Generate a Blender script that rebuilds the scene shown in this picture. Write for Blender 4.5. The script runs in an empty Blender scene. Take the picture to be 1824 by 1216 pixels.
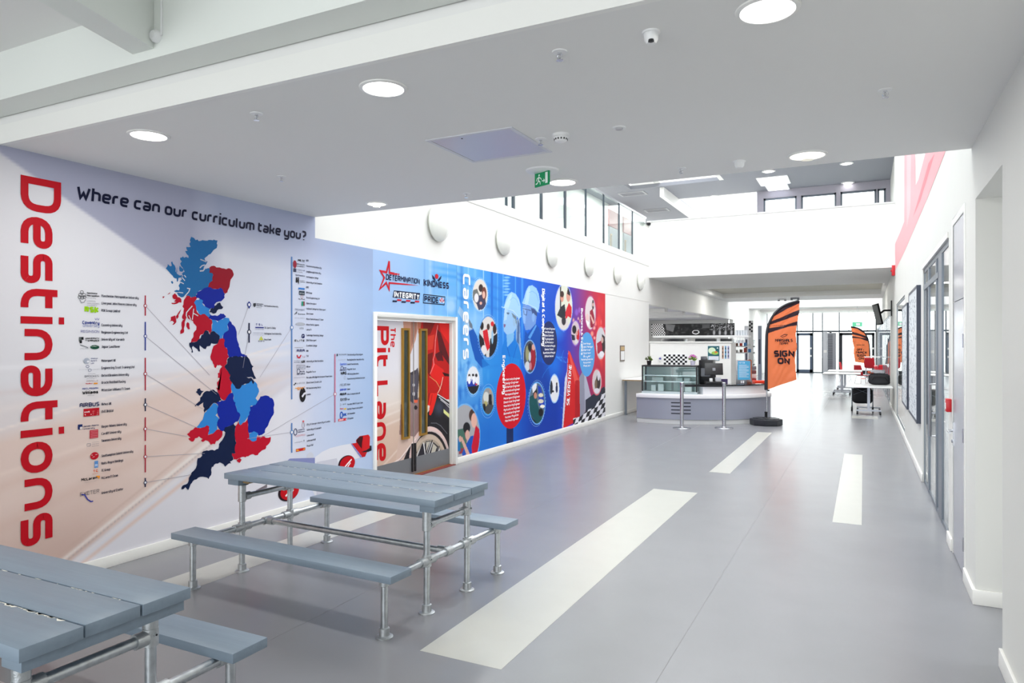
import bpy, bmesh, math, random
import numpy as np
from mathutils import Vector, Matrix

random.seed(7)
rng = np.random.default_rng(7)
S = bpy.context.scene
COL = S.collection

# ---------------------------------------------------------------- camera
F_PX, YAW, HORIZON, EYE = 1252.0, 0.4637, 611.6, 1.73
cam_d = bpy.data.cameras.new('camera')
cam_d.sensor_width = 36.0
cam_d.lens = 36.0 * F_PX / 1824.0
cam_d.shift_y = (HORIZON - 608.0) / 1824.0
cam_d.clip_start = 0.05
cam_d.clip_end = 300
cam = bpy.data.objects.new('camera', cam_d)
COL.objects.link(cam)
cam.location = (0, 0, EYE)
cam.rotation_euler = (math.pi / 2, 0, YAW)
S.camera = cam

# ---------------------------------------------------------------- world, lights, exposure
W = bpy.data.worlds.new('sky')
S.world = W
W.use_nodes = True
wn = W.node_tree.nodes
wn['Background'].inputs[0].default_value = (0.94, 0.972, 1.0, 1)
wn['Background'].inputs[1].default_value = 4.6


def portal(name, loc, rot, sx, sy):
    """marks an opening of the building through which the sky lights the rooms (helps the renderer, gives no light itself)"""
    l = bpy.data.lights.new(name, 'AREA')
    l.shape = 'RECTANGLE'
    l.size, l.size_y = sx, sy
    l.cycles.is_portal = True
    o = bpy.data.objects.new(name, l)
    o.location = loc
    o.rotation_euler = rot
    COL.objects.link(o)
    return o


portal('rooflight_main_void', (-2.28, 12.6, 8.4), (0, 0, 0), 5.8, 13.2)
portal('rooflight_far_void', (-2.28, 34.4, 8.4), (0, 0, 0), 5.8, 6.1)
portal('entrance_daylight', (-4.0, 45.3, 2.0), (-math.pi / 2, 0, 0), 10.0, 3.6)
portal('front_daylight', (-2.3, -6.0, 1.8), (math.pi / 2, 0, 0), 6.0, 3.6)
portal('assumed_front_rooflight', (-2.3, -4.1, 6.2), (0, 0, 0), 5.8, 3.8)  # unseen opening assumed behind the camera, sized to light the near end


def lamp(name, loc, sx, sy, power, col=(1, 0.985, 0.95), shape='RECTANGLE', rot=(0, 0, 0)):
    """a downward area light"""
    l = bpy.data.lights.new(name, 'AREA')
    l.shape = shape
    l.size = sx
    if shape == 'RECTANGLE': l.size_y = sy
    l.energy = power
    l.color = col
    o = bpy.data.objects.new(name, l)
    o.location = loc
    o.rotation_euler = rot
    COL.objects.link(o)
    return o


for y_ in (20.6, 22.6, 25.0, 27.6): lamp('kitchen_luminaire', (-7.2, y_, 2.62), 1.2, .3, 90)
for y_ in (8.0, 12.0, 16.0, 20.0, 26.0): lamp('gallery_fill_light', (-6.75, y_, 6.2), .5, 2.5, 55)  # added fill so the gallery wall reads bright behind its glass
for y_ in (8.5, 14.0, 19.0): lamp('side_room_fill_light', (3.2, y_, 3.05), 1.2, 3.0, 90)  # unseen fill lights put into the side rooms to brighten them
lamp('side_room_fill_light', (3.2, 32.0, 3.05), 1.2, 12.0, 500)  # same added fill, for the long far side room
lamp('bridge_fill_light', (-2.3, 26.1, 3.66), 4.6, .5, 130)  # fill added in the coffer to lift the dark corridor under the bridge
lamp('bridge_fill_light', (-2.3, 40.6, 3.66), 4.6, .5, 150)  # second added fill, below the far ceiling near the entrance

VS = S.view_settings
VS.view_transform = 'Standard'
VS.look = 'None'
VS.exposure = 0.05
VS.gamma = 1.0
VS.use_curve_mapping = False

# ---------------------------------------------------------------- survey: photo lines turned into world positions on known planes
CY, SY = math.cos(YAW), math.sin(YAW)
XL, XR, ZC = -5.23, 0.665, 3.075


def ray(u, v):
    a = (u - 912.0) / F_PX
    return (a * CY - SY, a * SY + CY, -(v - HORIZON) / F_PX)


def on_z(u, v, z=0.0):
    r = ray(u, v)
    k = (z - EYE) / r[2]
    return (r[0] * k, r[1] * k)


def on_x(u, v, x):
    r = ray(u, v)
    k = x / r[0]
    return (r[1] * k, EYE + r[2] * k)


def on_y(u, v, y):
    r = ray(u, v)
    k = y / r[1]
    return (r[0] * k, EYE + r[2] * k)


def yl(u): return on_x(u, 600, XL)[0]
def yr(u): return on_x(u, 600, XR)[0]
def zl(u, v): return on_x(u, v, XL)[1]
def zr(u, v): return on_x(u, v, XR)[1]


def lin(c):
    if isinstance(c, str):
        c = tuple(int(c[i:i + 2], 16) for i in (0, 2, 4))
    return tuple(((x / 255) / 12.92 if x <= 10.3 else ((x / 255 + 0.055) / 1.055) ** 2.4) for x in c)


def linv(a):
    a = np.asarray(a, float) / 255
    return np.where(a <= 0.04045, a / 12.92, ((a + 0.055) / 1.055) ** 2.4)


# ---------------------------------------------------------------- materials
MATS = {}


def mat(name, col=(200, 200, 200), rough=0.5, metal=0.0, emit=None, estr=1.0, noise=0.0, nscale=8.0,
        bump=0.0, bscale=60.0, stretch=(1, 1, 1), spec=0.5, coat=0.0, rnoise=0.0):
    if name in MATS:
        return MATS[name]
    m = bpy.data.materials.new(name)
    m.use_nodes = True
    nt = m.node_tree
    b = nt.nodes['Principled BSDF']
    c = (*lin(col), 1)
    b.inputs['Base Color'].default_value = c
    b.inputs['Roughness'].default_value = rough
    b.inputs['Metallic'].default_value = metal
    b.inputs['Specular IOR Level'].default_value = spec
    b.inputs['Coat Weight'].default_value = coat
    if emit:
        b.inputs['Emission Color'].default_value = (*lin(emit), 1)
        b.inputs['Emission Strength'].default_value = estr
    if noise or bump or rnoise:
        tc = nt.nodes.new('ShaderNodeTexCoord')
        mp = nt.nodes.new('ShaderNodeMapping')
        mp.inputs['Scale'].default_value = stretch
        nt.links.new(tc.outputs['Object'], mp.inputs['Vector'])
    if noise or rnoise:
        n = nt.nodes.new('ShaderNodeTexNoise')
        n.inputs['Scale'].default_value = nscale
        n.inputs['Detail'].default_value = 5
        nt.links.new(mp.outputs[0], n.inputs['Vector'])
        if noise:
            r = nt.nodes.new('ShaderNodeMapRange')
            r.inputs['From Min'].default_value = 0.3
            r.inputs['From Max'].default_value = 0.7
            r.inputs['To Min'].default_value = 1 - noise
            r.inputs['To Max'].default_value = 1 + noise
            mx = nt.nodes.new('ShaderNodeVectorMath')
            mx.operation = 'SCALE'
            mx.inputs[0].default_value = c[:3]
            nt.links.new(n.outputs['Fac'], r.inputs['Value'])
            nt.links.new(r.outputs[0], mx.inputs['Scale'])
            nt.links.new(mx.outputs[0], b.inputs['Base Color'])
        if rnoise:
            r2 = nt.nodes.new('ShaderNodeMapRange')
            r2.inputs['To Min'].default_value = rough - rnoise
            r2.inputs['To Max'].default_value = rough + rnoise
            nt.links.new(n.outputs['Fac'], r2.inputs['Value'])
            nt.links.new(r2.outputs[0], b.inputs['Roughness'])
    if bump:
        n2 = nt.nodes.new('ShaderNodeTexNoise')
        n2.inputs['Scale'].default_value = bscale
        n2.inputs['Detail'].default_value = 3
        bp = nt.nodes.new('ShaderNodeBump')
        bp.inputs['Strength'].default_value = bump
        bp.inputs['Distance'].default_value = 0.01
        nt.links.new(mp.outputs[0], n2.inputs['Vector'])
        nt.links.new(n2.outputs['Fac'], bp.inputs['Height'])
        nt.links.new(bp.outputs[0], b.inputs['Normal'])
    MATS[name] = m
    return m


def glass_mat(name, tint=(0.9, 0.97, 0.95), refl=1.0, ior=1.5):
    if name in MATS:
        return MATS[name]
    m = bpy.data.materials.new(name)
    m.use_nodes = True
    nt = m.node_tree
    nt.nodes.remove(nt.nodes['Principled BSDF'])
    out = nt.nodes['Material Output']
    tr = nt.nodes.new('ShaderNodeBsdfTransparent')
    tr.inputs[0].default_value = (*tint, 1)
    gl = nt.nodes.new('ShaderNodeBsdfGlossy')
    gl.inputs['Roughness'].default_value = 0.0
    gl.inputs['Color'].default_value = (refl, refl, refl, 1)
    fr = nt.nodes.new('ShaderNodeFresnel')
    ge = nt.nodes.new('ShaderNodeNewGeometry')
    ma = nt.nodes.new('ShaderNodeMath')
    ma.operation = 'MULTIPLY_ADD'
    ma.inputs[1].default_value = 1 / ior - ior
    ma.inputs[2].default_value = ior
    nt.links.new(ge.outputs['Backfacing'], ma.inputs[0])
    nt.links.new(ma.outputs[0], fr.inputs['IOR'])
    mx = nt.nodes.new('ShaderNodeMixShader')
    nt.links.new(fr.outputs[0], mx.inputs[0])
    nt.links.new(tr.outputs[0], mx.inputs[1])
    nt.links.new(gl.outputs[0], mx.inputs[2])
    nt.links.new(mx.outputs[0], out.inputs[0])
    MATS[name] = m
    return m


def print_mat(name, rough=0.5, spec=0.4, gain=1.0):
    """flat printed colour carried by the mesh (colour attribute 'Col')"""
    if name in MATS:
        return MATS[name]
    m = bpy.data.materials.new(name)
    m.use_nodes = True
    nt = m.node_tree
    b = nt.nodes['Principled BSDF']
    b.inputs['Roughness'].default_value = rough
    b.inputs['Specular IOR Level'].default_value = spec
    a = nt.nodes.new('ShaderNodeAttribute')
    a.attribute_name = 'Col'
    sc = nt.nodes.new('ShaderNodeVectorMath')
    sc.operation = 'SCALE'
    sc.inputs['Scale'].default_value = gain
    nt.links.new(a.outputs['Color'], sc.inputs[0])
    nt.links.new(sc.outputs[0], b.inputs['Base Color'])
    MATS[name] = m
    return m


M_WALL = mat('white_wall_paint', (232, 232, 229), 0.55, noise=0.012, nscale=1.5)
M_WALLG = mat('grey_white_wall_paint', (218, 218, 213), 0.55, noise=0.012, nscale=1.5)
M_CEIL = mat('ceiling_paint', (233, 233, 231), 0.7)
M_TRIM = mat('white_gloss_trim', (238, 238, 234), 0.32)
M_PIPE = mat('galvanised_steel', (196, 201, 204), 0.34, 1.0, noise=0.12, nscale=30, rnoise=0.1)
M_CLAMP = mat('cast_galvanised', (188, 192, 194), 0.42, 0.9, noise=0.08, nscale=50, bump=0.15, bscale=120)
M_PLANK = mat('blue_grey_painted_plank', (124, 139, 153), 0.42, noise=0.05, nscale=5, stretch=(.5, 7, 7), bump=0.06, bscale=14)
M_RAW = mat('raw_timber', (150, 126, 88), 0.7, noise=0.1, nscale=20)
M_CHIP = mat('bare_wood_filler', (236, 232, 220), 0.7)
M_ALU = mat('grey_aluminium', (118, 126, 136), 0.4, 0.6)
M_DKALU = mat('dark_grey_aluminium', (62, 70, 80), 0.4, 0.4)
M_STEEL = mat('brushed_steel', (190, 192, 196), 0.25, 1.0)
M_BLACK = mat('black_plastic', (22, 22, 25), 0.4)
M_WHITEP = mat('white_plastic', (235, 236, 236), 0.35)
M_LAMP = mat('lamp_diffuser', (255, 255, 255), 0.5, emit=(255, 253, 248), estr=9.0)
M_CHROME = mat('chrome', (225, 226, 230), 0.08, 1.0)
M_RED = mat('red_plastic', (196, 22, 40), 0.35)
M_GLASS = glass_mat('clear_glass', (0.965, 0.99, 0.982))
M_GLASSG = glass_mat('green_tinted_glass', (0.925, 0.98, 0.97), ior=1.4)
M_PRINT = print_mat('mural_print', 0.5, 0.2)
M_CLOTHP = print_mat('banner_cloth_print', 0.45, 0.5)
nt_ = M_CLOTHP.node_tree
tl_ = nt_.nodes.new('ShaderNodeBsdfTranslucent')
mx_ = nt_.nodes.new('ShaderNodeMixShader')
mx_.inputs[0].default_value = 0.5
nt_.links.new(nt_.nodes['Attribute'].outputs['Color'], tl_.inputs['Color'])
nt_.links.new(nt_.nodes['Principled BSDF'].outputs[0], mx_.inputs[1])
nt_.links.new(tl_.outputs[0], mx_.inputs[2])
nt_.links.new(mx_.outputs[0], nt_.nodes['Material Output'].inputs[0])


# ---------------------------------------------------------------- object helpers
def tag(o, label=None, cat=None, group=None, kind=None):
    if label: o['label'] = label
    if cat: o['category'] = cat
    if group: o['group'] = group
    if kind: o['kind'] = kind
    return o


def empty(name, loc=(0, 0, 0), label=None, cat=None, group=None, kind=None, rotz=0.0):
    o = bpy.data.objects.new(name, None)
    o.empty_display_size = 0.1
    o.location = loc
    o.rotation_euler = (0, 0, rotz)
    COL.objects.link(o)
    return tag(o, label, cat, group, kind)


class MB:
    def __init__(s):
        s.v, s.f, s.sm = [], [], []

    def add(s, vs, fs, smooth=False):
        n = len(s.v)
        s.v += [tuple(v) for v in vs]
        s.f += [tuple(i + n for i in f) for f in fs]
        s.sm += [smooth] * len(fs)
        return s

    def box(s, x0, x1, y0, y1, z0, z1):
        if x0 > x1: x0, x1 = x1, x0
        if y0 > y1: y0, y1 = y1, y0
        if z0 > z1: z0, z1 = z1, z0
        v = [(x, y, z) for z in (z0, z1) for y in (y0, y1) for x in (x0, x1)]
        return s.add(v, [(0, 2, 3, 1), (4, 5, 7, 6), (0, 1, 5, 4), (2, 6, 7, 3), (0, 4, 6, 2), (1, 3, 7, 5)])

    def cyl(s, p, q, r, n=14, r2=None, cap=True):
        p, q = Vector(p), Vector(q)
        r2 = r if r2 is None else r2
        d = (q - p).normalized()
        a = d.orthogonal().normalized()
        b = d.cross(a)
        vs = []
        for c, rr in ((p, r), (q, r2)):
            for i in range(n):
                t = 2 * math.pi * i / n
                vs.append(c + (a * math.cos(t) + b * math.sin(t)) * rr)
        s.add(vs, [(i, (i + 1) % n, n + (i + 1) % n, n + i) for i in range(n)], True)
        if cap:
            s.add(vs[:n], [tuple(range(n))[::-1]])
            s.add(vs[n:], [tuple(range(n))])
        return s

    def lathe(s, c, prof, n=24, axis='z'):
        """prof: list of (r, h) revolved about an axis through c"""
        vs = []
        for r, h in prof:
            for i in range(n):
                t = 2 * math.pi * i / n
                a, b = r * math.cos(t), r * math.sin(t)
                if axis == 'z': vs.append((c[0] + a, c[1] + b, c[2] + h))
                elif axis == 'x': vs.append((c[0] + h, c[1] + a, c[2] + b))
                else: vs.append((c[0] + a, c[1] + h, c[2] + b))
        fs = []
        for k in range(len(prof) - 1):
            for i in range(n):
                j = (i + 1) % n
                fs.append((k * n + i, k * n + j, (k + 1) * n + j, (k + 1) * n + i))
        s.add(vs, fs, True)
        if prof[0][0] > 1e-4: s.add(vs[:n], [tuple(range(n))])
        if prof[-1][0] > 1e-4: s.add(vs[-n:], [tuple(range(n))])
        return s

    def tube(s, pts, r, n=10):
        pts = [Vector(p) for p in pts]
        rings = []
        up = None
        for i, p in enumerate(pts):
            d = (pts[min(i + 1, len(pts) - 1)] - pts[max(i - 1, 0)]).normalized()
            if up is None: up = d.orthogonal().normalized()
            up = (up - d * up.dot(d)).normalized()
            b = d.cross(up)
            rr = r[i] if isinstance(r, (list, tuple)) else r
            rings.append([p + (up * math.cos(2 * math.pi * k / n) + b * math.sin(2 * math.pi * k / n)) * rr for k in range(n)])
        vs = [v for ring in rings for v in ring]
        fs = [(i * n + k, i * n + (k + 1) % n, (i + 1) * n + (k + 1) % n, (i + 1) * n + k) for i in range(len(pts) - 1) for k in range(n)]
        s.add(vs, fs, True)
        s.add(rings[0], [tuple(range(n))[::-1]])
        s.add(rings[-1], [tuple(range(n))])
        return s

    def prism(s, poly, z0, z1, fn=None):
        """poly: list of 2-D points, extruded; fn maps (a, b, h) to 3-D"""
        fn = fn or (lambda a, b, h: (a, b, h))
        n = len(poly)
        vs = [fn(a, b, z0) for a, b in poly] + [fn(a, b, z1) for a, b in poly]
        fs = [tuple(range(n))[::-1], tuple(range(n, 2 * n))] + [(i, (i + 1) % n, n + (i + 1) % n, n + i) for i in range(n)]
        return s.add(vs, fs)

    def build(s, name, m, parent=None, bevel=0.0, loc=None, **kw):
        me = bpy.data.meshes.new(name)
        me.from_pydata(s.v, [], s.f)
        me.polygons.foreach_set('use_smooth', s.sm)
        ms = m if isinstance(m, (list, tuple)) else [m]
        for x in ms: me.materials.append(x)
        bm = bmesh.new()
        bm.from_mesh(me)
        bmesh.ops.remove_doubles(bm, verts=bm.verts, dist=1e-5)
        bmesh.ops.recalc_face_normals(bm, faces=bm.faces)
        if bevel:
            ed = [e for e in bm.edges if len(e.link_faces) == 2 and e.calc_face_angle(0) > 0.9]
            bmesh.ops.bevel(bm, geom=ed, offset=bevel, segments=2, affect='EDGES', profile=0.5, clamp_overlap=True)
        bm.to_mesh(me)
        bm.free()
        try:
            me.set_sharp_from_angle(angle=0.7)
        except Exception:
            pass
        o = bpy.data.objects.new(name, me)
        COL.objects.link(o)
        if parent: o.parent = parent
        if loc: o.location = loc
        return tag(o, **kw)


def dup(root, loc=None, rotz=None, label=None, group=None, skip=()):
    r = root.copy()
    COL.objects.link(r)
    if loc is not None: r.location = loc
    if rotz is not None: r.rotation_euler = (0, 0, rotz)
    if label: r['label'] = label
    if group: r['group'] = group
    for ch in list(root.children):
        c = ch.copy(); COL.objects.link(c); c.parent = r
        for g in list(ch.children):
            d = g.copy(); COL.objects.link(d); d.parent = c
    return r


# ---------------------------------------------------------------- flat printed art: crisp polygons and a stroke lettering
GX = {'L': 0.0, 'l': 0.25, 'H': 0.5, 'h': 0.75, 'R': 1.0, 'r': 0.62}
CAP, XH, DESC = 1.0, 0.78, -0.30
GLY = {
    'a': (.62, 'LX RX RB LB LM RM'), 'b': (.62, 'LC LB RB RX LX'), 'c': (.58, 'RX LX LB RB'), 'd': (.62, 'RC RB LB LX RX'),
    'e': (.62, 'RB LB LX RX RM LM'), 'f': (.40, 'RC lC lB|LX RX'), 'g': (.62, 'RB LB LX RX RD LD'), 'h': (.62, 'LC LB|LX RX RB'),
    'i': (.0, 'LX LB|LI LJ'), 'j': (.2, 'RX RD LD|RI RJ'), 'k': (.58, 'LC LB|LM rM|!RX rM RB'), 'l': (.12, 'LC LB RB'),
    'm': (1.0, 'LB LX RX RB|HX HB'), 'n': (.62, 'LB LX RX RB'), 'o': (.62, '*LX RX RB LB'), 'p': (.62, 'LD LX RX RB LB'),
    'q': (.62, 'RD RX LX LB RB'), 'r': (.42, 'LB LX RX'), 's': (.60, 'RX LX LM RM RB LB'), 't': (.40, 'LC LB RB|LX RX'),
    'u': (.62, 'LX LB RB RX'), 'v': (.62, '!LX HB RX'), 'w': (1.0, 'LX LB RB RX|HX HB'), 'x': (.6, '!LX RB|!RX LB'),
    'y': (.62, 'LX LB RB|RX RD LD'), 'z': (.58, '!LX RX LB RB'),
    'A': (.70, 'LB LC RC RB|Lm Rm'), 'B': (.70, "*LC' RC RB LB'|Lm Rm"), 'C': (.68, 'RC LC LB RB'), 'D': (.70, "*LC' RC RB LB'"),
    'E': (.62, "RC LC' LB' RB|Lm Rm"), 'F': (.60, "RC LC' LB|Lm hm"), 'G': (.70, 'RC LC LB RB Rm Hm'), 'H': (.70, 'LC LB|RC RB|Lm Rm'),
    'I': (.0, 'LC LB'), 'J': (.5, 'RC RB LB'), 'K': (.66, 'LC LB|Lm lm|!RC lm RB'), 'L': (.58, "LC LB' RB"),
    'M': (.86, '!LB LC Hm RC RB'), 'N': (.70, '!LB LC RB RC'), 'O': (.72, '*LC RC RB LB'), 'P': (.66, "LB LC' RC Rm Lm"),
    'Q': (.72, '*LC RC RB LB|!Hm RB'), 'R': (.68, "LB LC' RC Rm Lm|!Hm RB"), 'S': (.66, 'RC LC Lm Rm RB LB'), 'T': (.62, 'LC RC|HC HB'),
    'U': (.70, 'LC LB RB RC'), 'V': (.72, '!LC HB RC'), 'W': (1.0, '!LC lB Hm hB RC'), 'X': (.68, '!LC RB|!RC LB'),
    'Y': (.66, '!LC Hm RC|Hm HB'), 'Z': (.62, '!LC RC LB RB'), '1': (.2, 'LC RC RB'), '&': (.62, 'rC LC LB RB RM lM'),
    '?': (.56, 'LC RC Rm Hm HK|HN HB'), '-': (.4, 'LM RM'), '.': (.0, 'LN LB'), ',': (.0, 'LN LB'),
}
GY = {'B': 0.0, 'X': XH, 'C': CAP, 'M': XH / 2, 'm': 0.5, 'D': DESC, 'I': 0.94, 'J': 1.08, 'K': 0.3, 'N': 0.1}


def fillet(pts, r, closed, seg, sharp=()):
    out = []
    n = len(pts)
    for i in range(n):
        p = np.array(pts[i], float)
        if i in sharp or (not closed and i in (0, n - 1)):
            out.append(p); continue
        a, b = np.array(pts[i - 1], float), np.array(pts[(i + 1) % n], float)
        da, db = a - p, b - p
        la, lb = np.hypot(*da), np.hypot(*db)
        rr = min(r, la * 0.5 if (closed or i > 1) else la * .95, lb * 0.5 if (closed or i < n - 2) else lb * .95)
        if la < 1e-6 or lb < 1e-6 or rr < 1e-6:
            out.append(p); continue
        s, e = p + da / la * rr, p + db / lb * rr
        for k in range(seg + 1):
            t = k / seg
            out.append((1 - t) ** 2 * s + 2 * t * (1 - t) * (p * 0.9 + (s + e) * .05) + t * t * e)
    return out


def stroke_quads(pts, w, closed):
    n = len(pts)
    L, R = [], []
    for i in range(n):
        if closed: a, b = pts[i - 1], pts[(i + 1) % n]
        else: a, b = pts[max(i - 1, 0)], pts[min(i + 1, n - 1)]
        p = pts[i]
        d1, d2 = p - a, b - p
        l1, l2 = np.hypot(*d1), np.hypot(*d2)
        if l1 < 1e-9: d1 = d2; l1 = l2
        if l2 < 1e-9: d2 = d1; l2 = l1
        d1, d2 = d1 / l1, d2 / l2
        nn = np.array([-(d1[1] + d2[1]), d1[0] + d2[0]])
        l = np.hypot(*nn)
        if l < 1e-6: nn = np.array([-d1[1], d1[0]]); l = 1
        nn /= l
        c = max(0.45, nn[0] * -d1[1] + nn[1] * d1[0])
        L.append(p + nn * w / 2 / c); R.append(p - nn * w / 2 / c)
    q = []
    for i in range(n if closed else n - 1):
        j = (i + 1) % n
        q.append([L[i], L[j], R[j], R[i]])
    return q


class Art:
    """flat shapes on a surface; fn(s, t, layer) gives the world point"""
    def __init__(s, fn):
        s.fn = fn
        s.v, s.f, s.c = [], [], []

    def poly(s, pts, col, layer=0):
        n = len(s.v)
        layer = layer + (len(s.f) % 60) * 0.012
        s.v += [s.fn(p[0], p[1], layer) for p in pts]
        s.f.append(tuple(range(n, n + len(pts))))
        s.c += [lin(col)] * len(pts)

    def ellipse(s, cx, cy, rx, ry, col, layer=0, n=28, a0=0, a1=2 * math.pi):
        s.poly([(cx + rx * math.cos(a0 + (a1 - a0) * i / n), cy + ry * math.sin(a0 + (a1 - a0) * i / n)) for i in range(n)], col, layer)

    def ring(s, cx, cy, rx, ry, w, col, layer=0, n=28):
        pts = [np.array((cx + rx * math.cos(2 * math.pi * i / n), cy + ry * math.sin(2 * math.pi * i / n))) for i in range(n)]
        for q in stroke_quads(pts, w, True): s.poly(q, col, layer)

    def line(s, pts, w, col, layer=0, closed=False):
        for q in stroke_quads([np.array(p, float) for p in pts], w, closed): s.poly(q, col, layer)

    def text(s, txt, p0, p1=None, h=0.1, col=(20, 26, 60), sw=0.17, layer=3, gap=0.20, seg=4, rad=0.2, slant=0.0,
             direction=(1, 0), width=None, anchor='l', hflip=False):
        """baseline starts at p0; ends at p1 (fits), or runs along direction"""
        adv = []
        x = 0
        for ch in txt:
            if ch == ' ':
                adv.append(None); x += 0.42; continue
            g = GLY.get(ch) or GLY['o']
            adv.append((x, g)); x += g[0] + sw + gap
        total = max(x - gap, 0.01)
        p0 = np.array(p0, float)
        if p1 is not None:
            d = np.array(p1, float) - p0
            L = np.hypot(*d); ex = d / L
            kx = L / total
        else:
            ex = np.array(direction, float); ex /= np.hypot(*ex)
            kx = (width / total) if width else h
            if anchor == 'c': p0 = p0 - ex * kx * total / 2
            if anchor == 'r': p0 = p0 - ex * kx * total
        ey = np.array([-ex[1], ex[0]])
        k = kx / h
        for a in adv:
            if a is None: continue
            x0, (gw, spec) = a
            for st in spec.split('|'):
                closed = st[0] == '*'
                sharp = st[0] == '!'
                toks = st.lstrip('*!').split()
                pts = []
                for t in toks:
                    gx = GX[t[0]] * gw + sw / 2 + x0
                    gy = GY[t[1]]
                    # keep outlines inside cap/x-height: shift centreline by half the stroke
                    if t[1] == 'B': gy += sw / 2
                    elif t[1] in 'XC': gy -= sw / 2
                    elif t[1] in 'D': gy += sw / 2
                    pts.append((gx * k, gy))
                if len(pts) == 2 and txt and pts[0][0] == pts[1][0]:
                    # straight stems reach the full height
                    a_, b_ = sorted(pts, key=lambda q: q[1])
                    lo = a_[1] - sw / 2 if abs(a_[1] - sw / 2) < 1e-6 else a_[1]
                    hi = b_[1] + sw / 2 if toks[0][1] in 'XC' else b_[1]
                    pts = [(a_[0], lo), (b_[0], hi)]
                pts = [np.array(p) for p in pts] if (sharp or len(pts) < 3) else fillet(pts, rad, closed, seg, [i for i, t in enumerate(toks) if t[-1] == "'"])
                for q in stroke_quads(pts, sw, closed):
                    s.poly([p0 + ex * ((c[0] + slant * c[1]) * h) + ey * (c[1] * h) for c in q], col, layer)

    def build(s, name, parent=None, m=None, **kw):
        me = bpy.data.meshes.new(name)
        me.from_pydata([tuple(v) for v in s.v], [], s.f)
        me.materials.append(m or M_PRINT)
        a = me.color_attributes.new('Col', 'FLOAT_COLOR', 'POINT')
        arr = np.ones((len(s.v), 4), np.float32)
        if s.c: arr[:, :3] = np.array(s.c)
        a.data.foreach_set('color', arr.ravel())
        o = bpy.data.objects.new(name, me)
        COL.objects.link(o)
        if parent: o.parent = parent
        return tag(o, **kw)


def inside(U, V, poly):
    r = np.zeros(U.shape, bool)
    n = len(poly)
    j = n - 1
    for i in range(n):
        xi, yi = poly[i]; xj, yj = poly[j]
        if yi != yj:
            c = ((yi > V) != (yj > V)) & (U < (xj - xi) * (V - yi) / (yj - yi) + xi)
            r ^= c
        j = i
    return r


class Paint:
    """a picture printed on a grid of vertices: U, V are sheet coordinates"""
    def __init__(s, U, V):
        s.U, s.V = U, V
        s.C = np.zeros(U.shape + (3,)) + 200.0

    def grad(s, t, stops):
        xs = [a for a, _ in stops]
        return np.stack([np.interp(t, xs, [c[k] for _, c in stops]) for k in range(3)], -1)

    def set(s, arr): s.C = arr.astype(float)

    def blend(s, w, col):
        w = np.clip(w, 0, 1)[..., None]
        s.C = s.C * (1 - w) + np.array(col, float) * w

    def poly(s, pts, col, a=1.0): s.blend(inside(s.U, s.V, pts) * a, col)

    def ell(s, cx, cy, rx, ry, col, a=1.0, soft=0.0, clip=None, rot=0.0):
        du, dv = s.U - cx, s.V - cy
        if rot:
            c, q = math.cos(rot), math.sin(rot)
            du, dv = du * c + dv * q, -du * q + dv * c
        d = np.sqrt((du / rx) ** 2 + (dv / ry) ** 2)
        w = (d < 1).astype(float) if soft == 0 else np.clip((1 + soft - d) / (2 * soft), 0, 1)
        if clip is not None: w = w * clip
        s.blend(w * a, col)

    def rect(s, x0, x1, y0, y1, col, a=1.0, clip=None):
        w = ((s.U > x0) & (s.U < x1) & (s.V > y0) & (s.V < y1)).astype(float) * a
        if clip is not None: w = w * clip
        s.blend(w, col)

    def line(s, pts, wd, col, a=1.0, soft=True):
        for (x0, y0), (x1, y1) in zip(pts[:-1], pts[1:]):
            dx, dy = x1 - x0, y1 - y0
            L2 = dx * dx + dy * dy
            t = np.clip(((s.U - x0) * dx + (s.V - y0) * dy) / L2, 0, 1)
            d = np.hypot(s.U - x0 - t * dx, s.V - y0 - t * dy)
            s.blend(np.clip((wd - d) / max(wd * .5, 1e-6), 0, 1) * a if soft else (d < wd) * a, col)


def grid_print(name, P3, C, parent, m=None, **kw):
    """P3: (r, c, 3) world points, C: (r, c, 3) sRGB 0-255 colours"""
    r, c = P3.shape[:2]
    idx = np.arange(r * c).reshape(r, c)
    q = np.stack([idx[:-1, :-1], idx[:-1, 1:], idx[1:, 1:], idx[1:, :-1]], -1).reshape(-1, 4)
    me = bpy.data.meshes.new(name)
    me.vertices.add(r * c)
    me.vertices.foreach_set('co', P3.reshape(-1).astype(np.float32))
    me.loops.add(q.size)
    me.loops.foreach_set('vertex_index', q.ravel().astype(np.int32))
    me.polygons.add(len(q))
    me.polygons.foreach_set('loop_start', np.arange(0, q.size, 4, dtype=np.int32))
    me.update(calc_edges=True)
    a = me.color_attributes.new('Col', 'FLOAT_COLOR', 'POINT')
    arr = np.ones((r * c, 4), np.float32)
    arr[:, :3] = linv(np.clip(C, 0, 255)).reshape(-1, 3)
    a.data.foreach_set('color', arr.ravel())
    me.materials.append(m or M_PRINT)
    o = bpy.data.objects.new(name, me)
    COL.objects.link(o)
    if parent: o.parent = parent
    return tag(o, **kw)
# ================================================================ SETTING
KS = dict(kind='structure')
Y_SN, Y_SF = 2.705, 5.755            # near and far edge of the low ceiling
Z_LEDGE = zl(1154.8, 473.4)
Y_B = 18.8                           # bridge between the two voids
Z_BB = on_y(1158.3, 494.5, Y_B)[1]
Z_BT = on_y(1157, 395.8, Y_B)[1]
Z_R = 8.4

# floor: grey vinyl
M_FLOOR = mat('grey_vinyl_floor', (131, 132, 136), 0.27, noise=0.025, nscale=2.5, spec=0.6)
fl_ = MB().box(-14, 7, -6.2, 45.5, -0.12, 0).build('floor', M_FLOOR, **KS)
M_STRIP = mat('cream_vinyl_inlay', (188, 188, 181), 0.28, noise=0.02, nscale=5)


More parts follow.
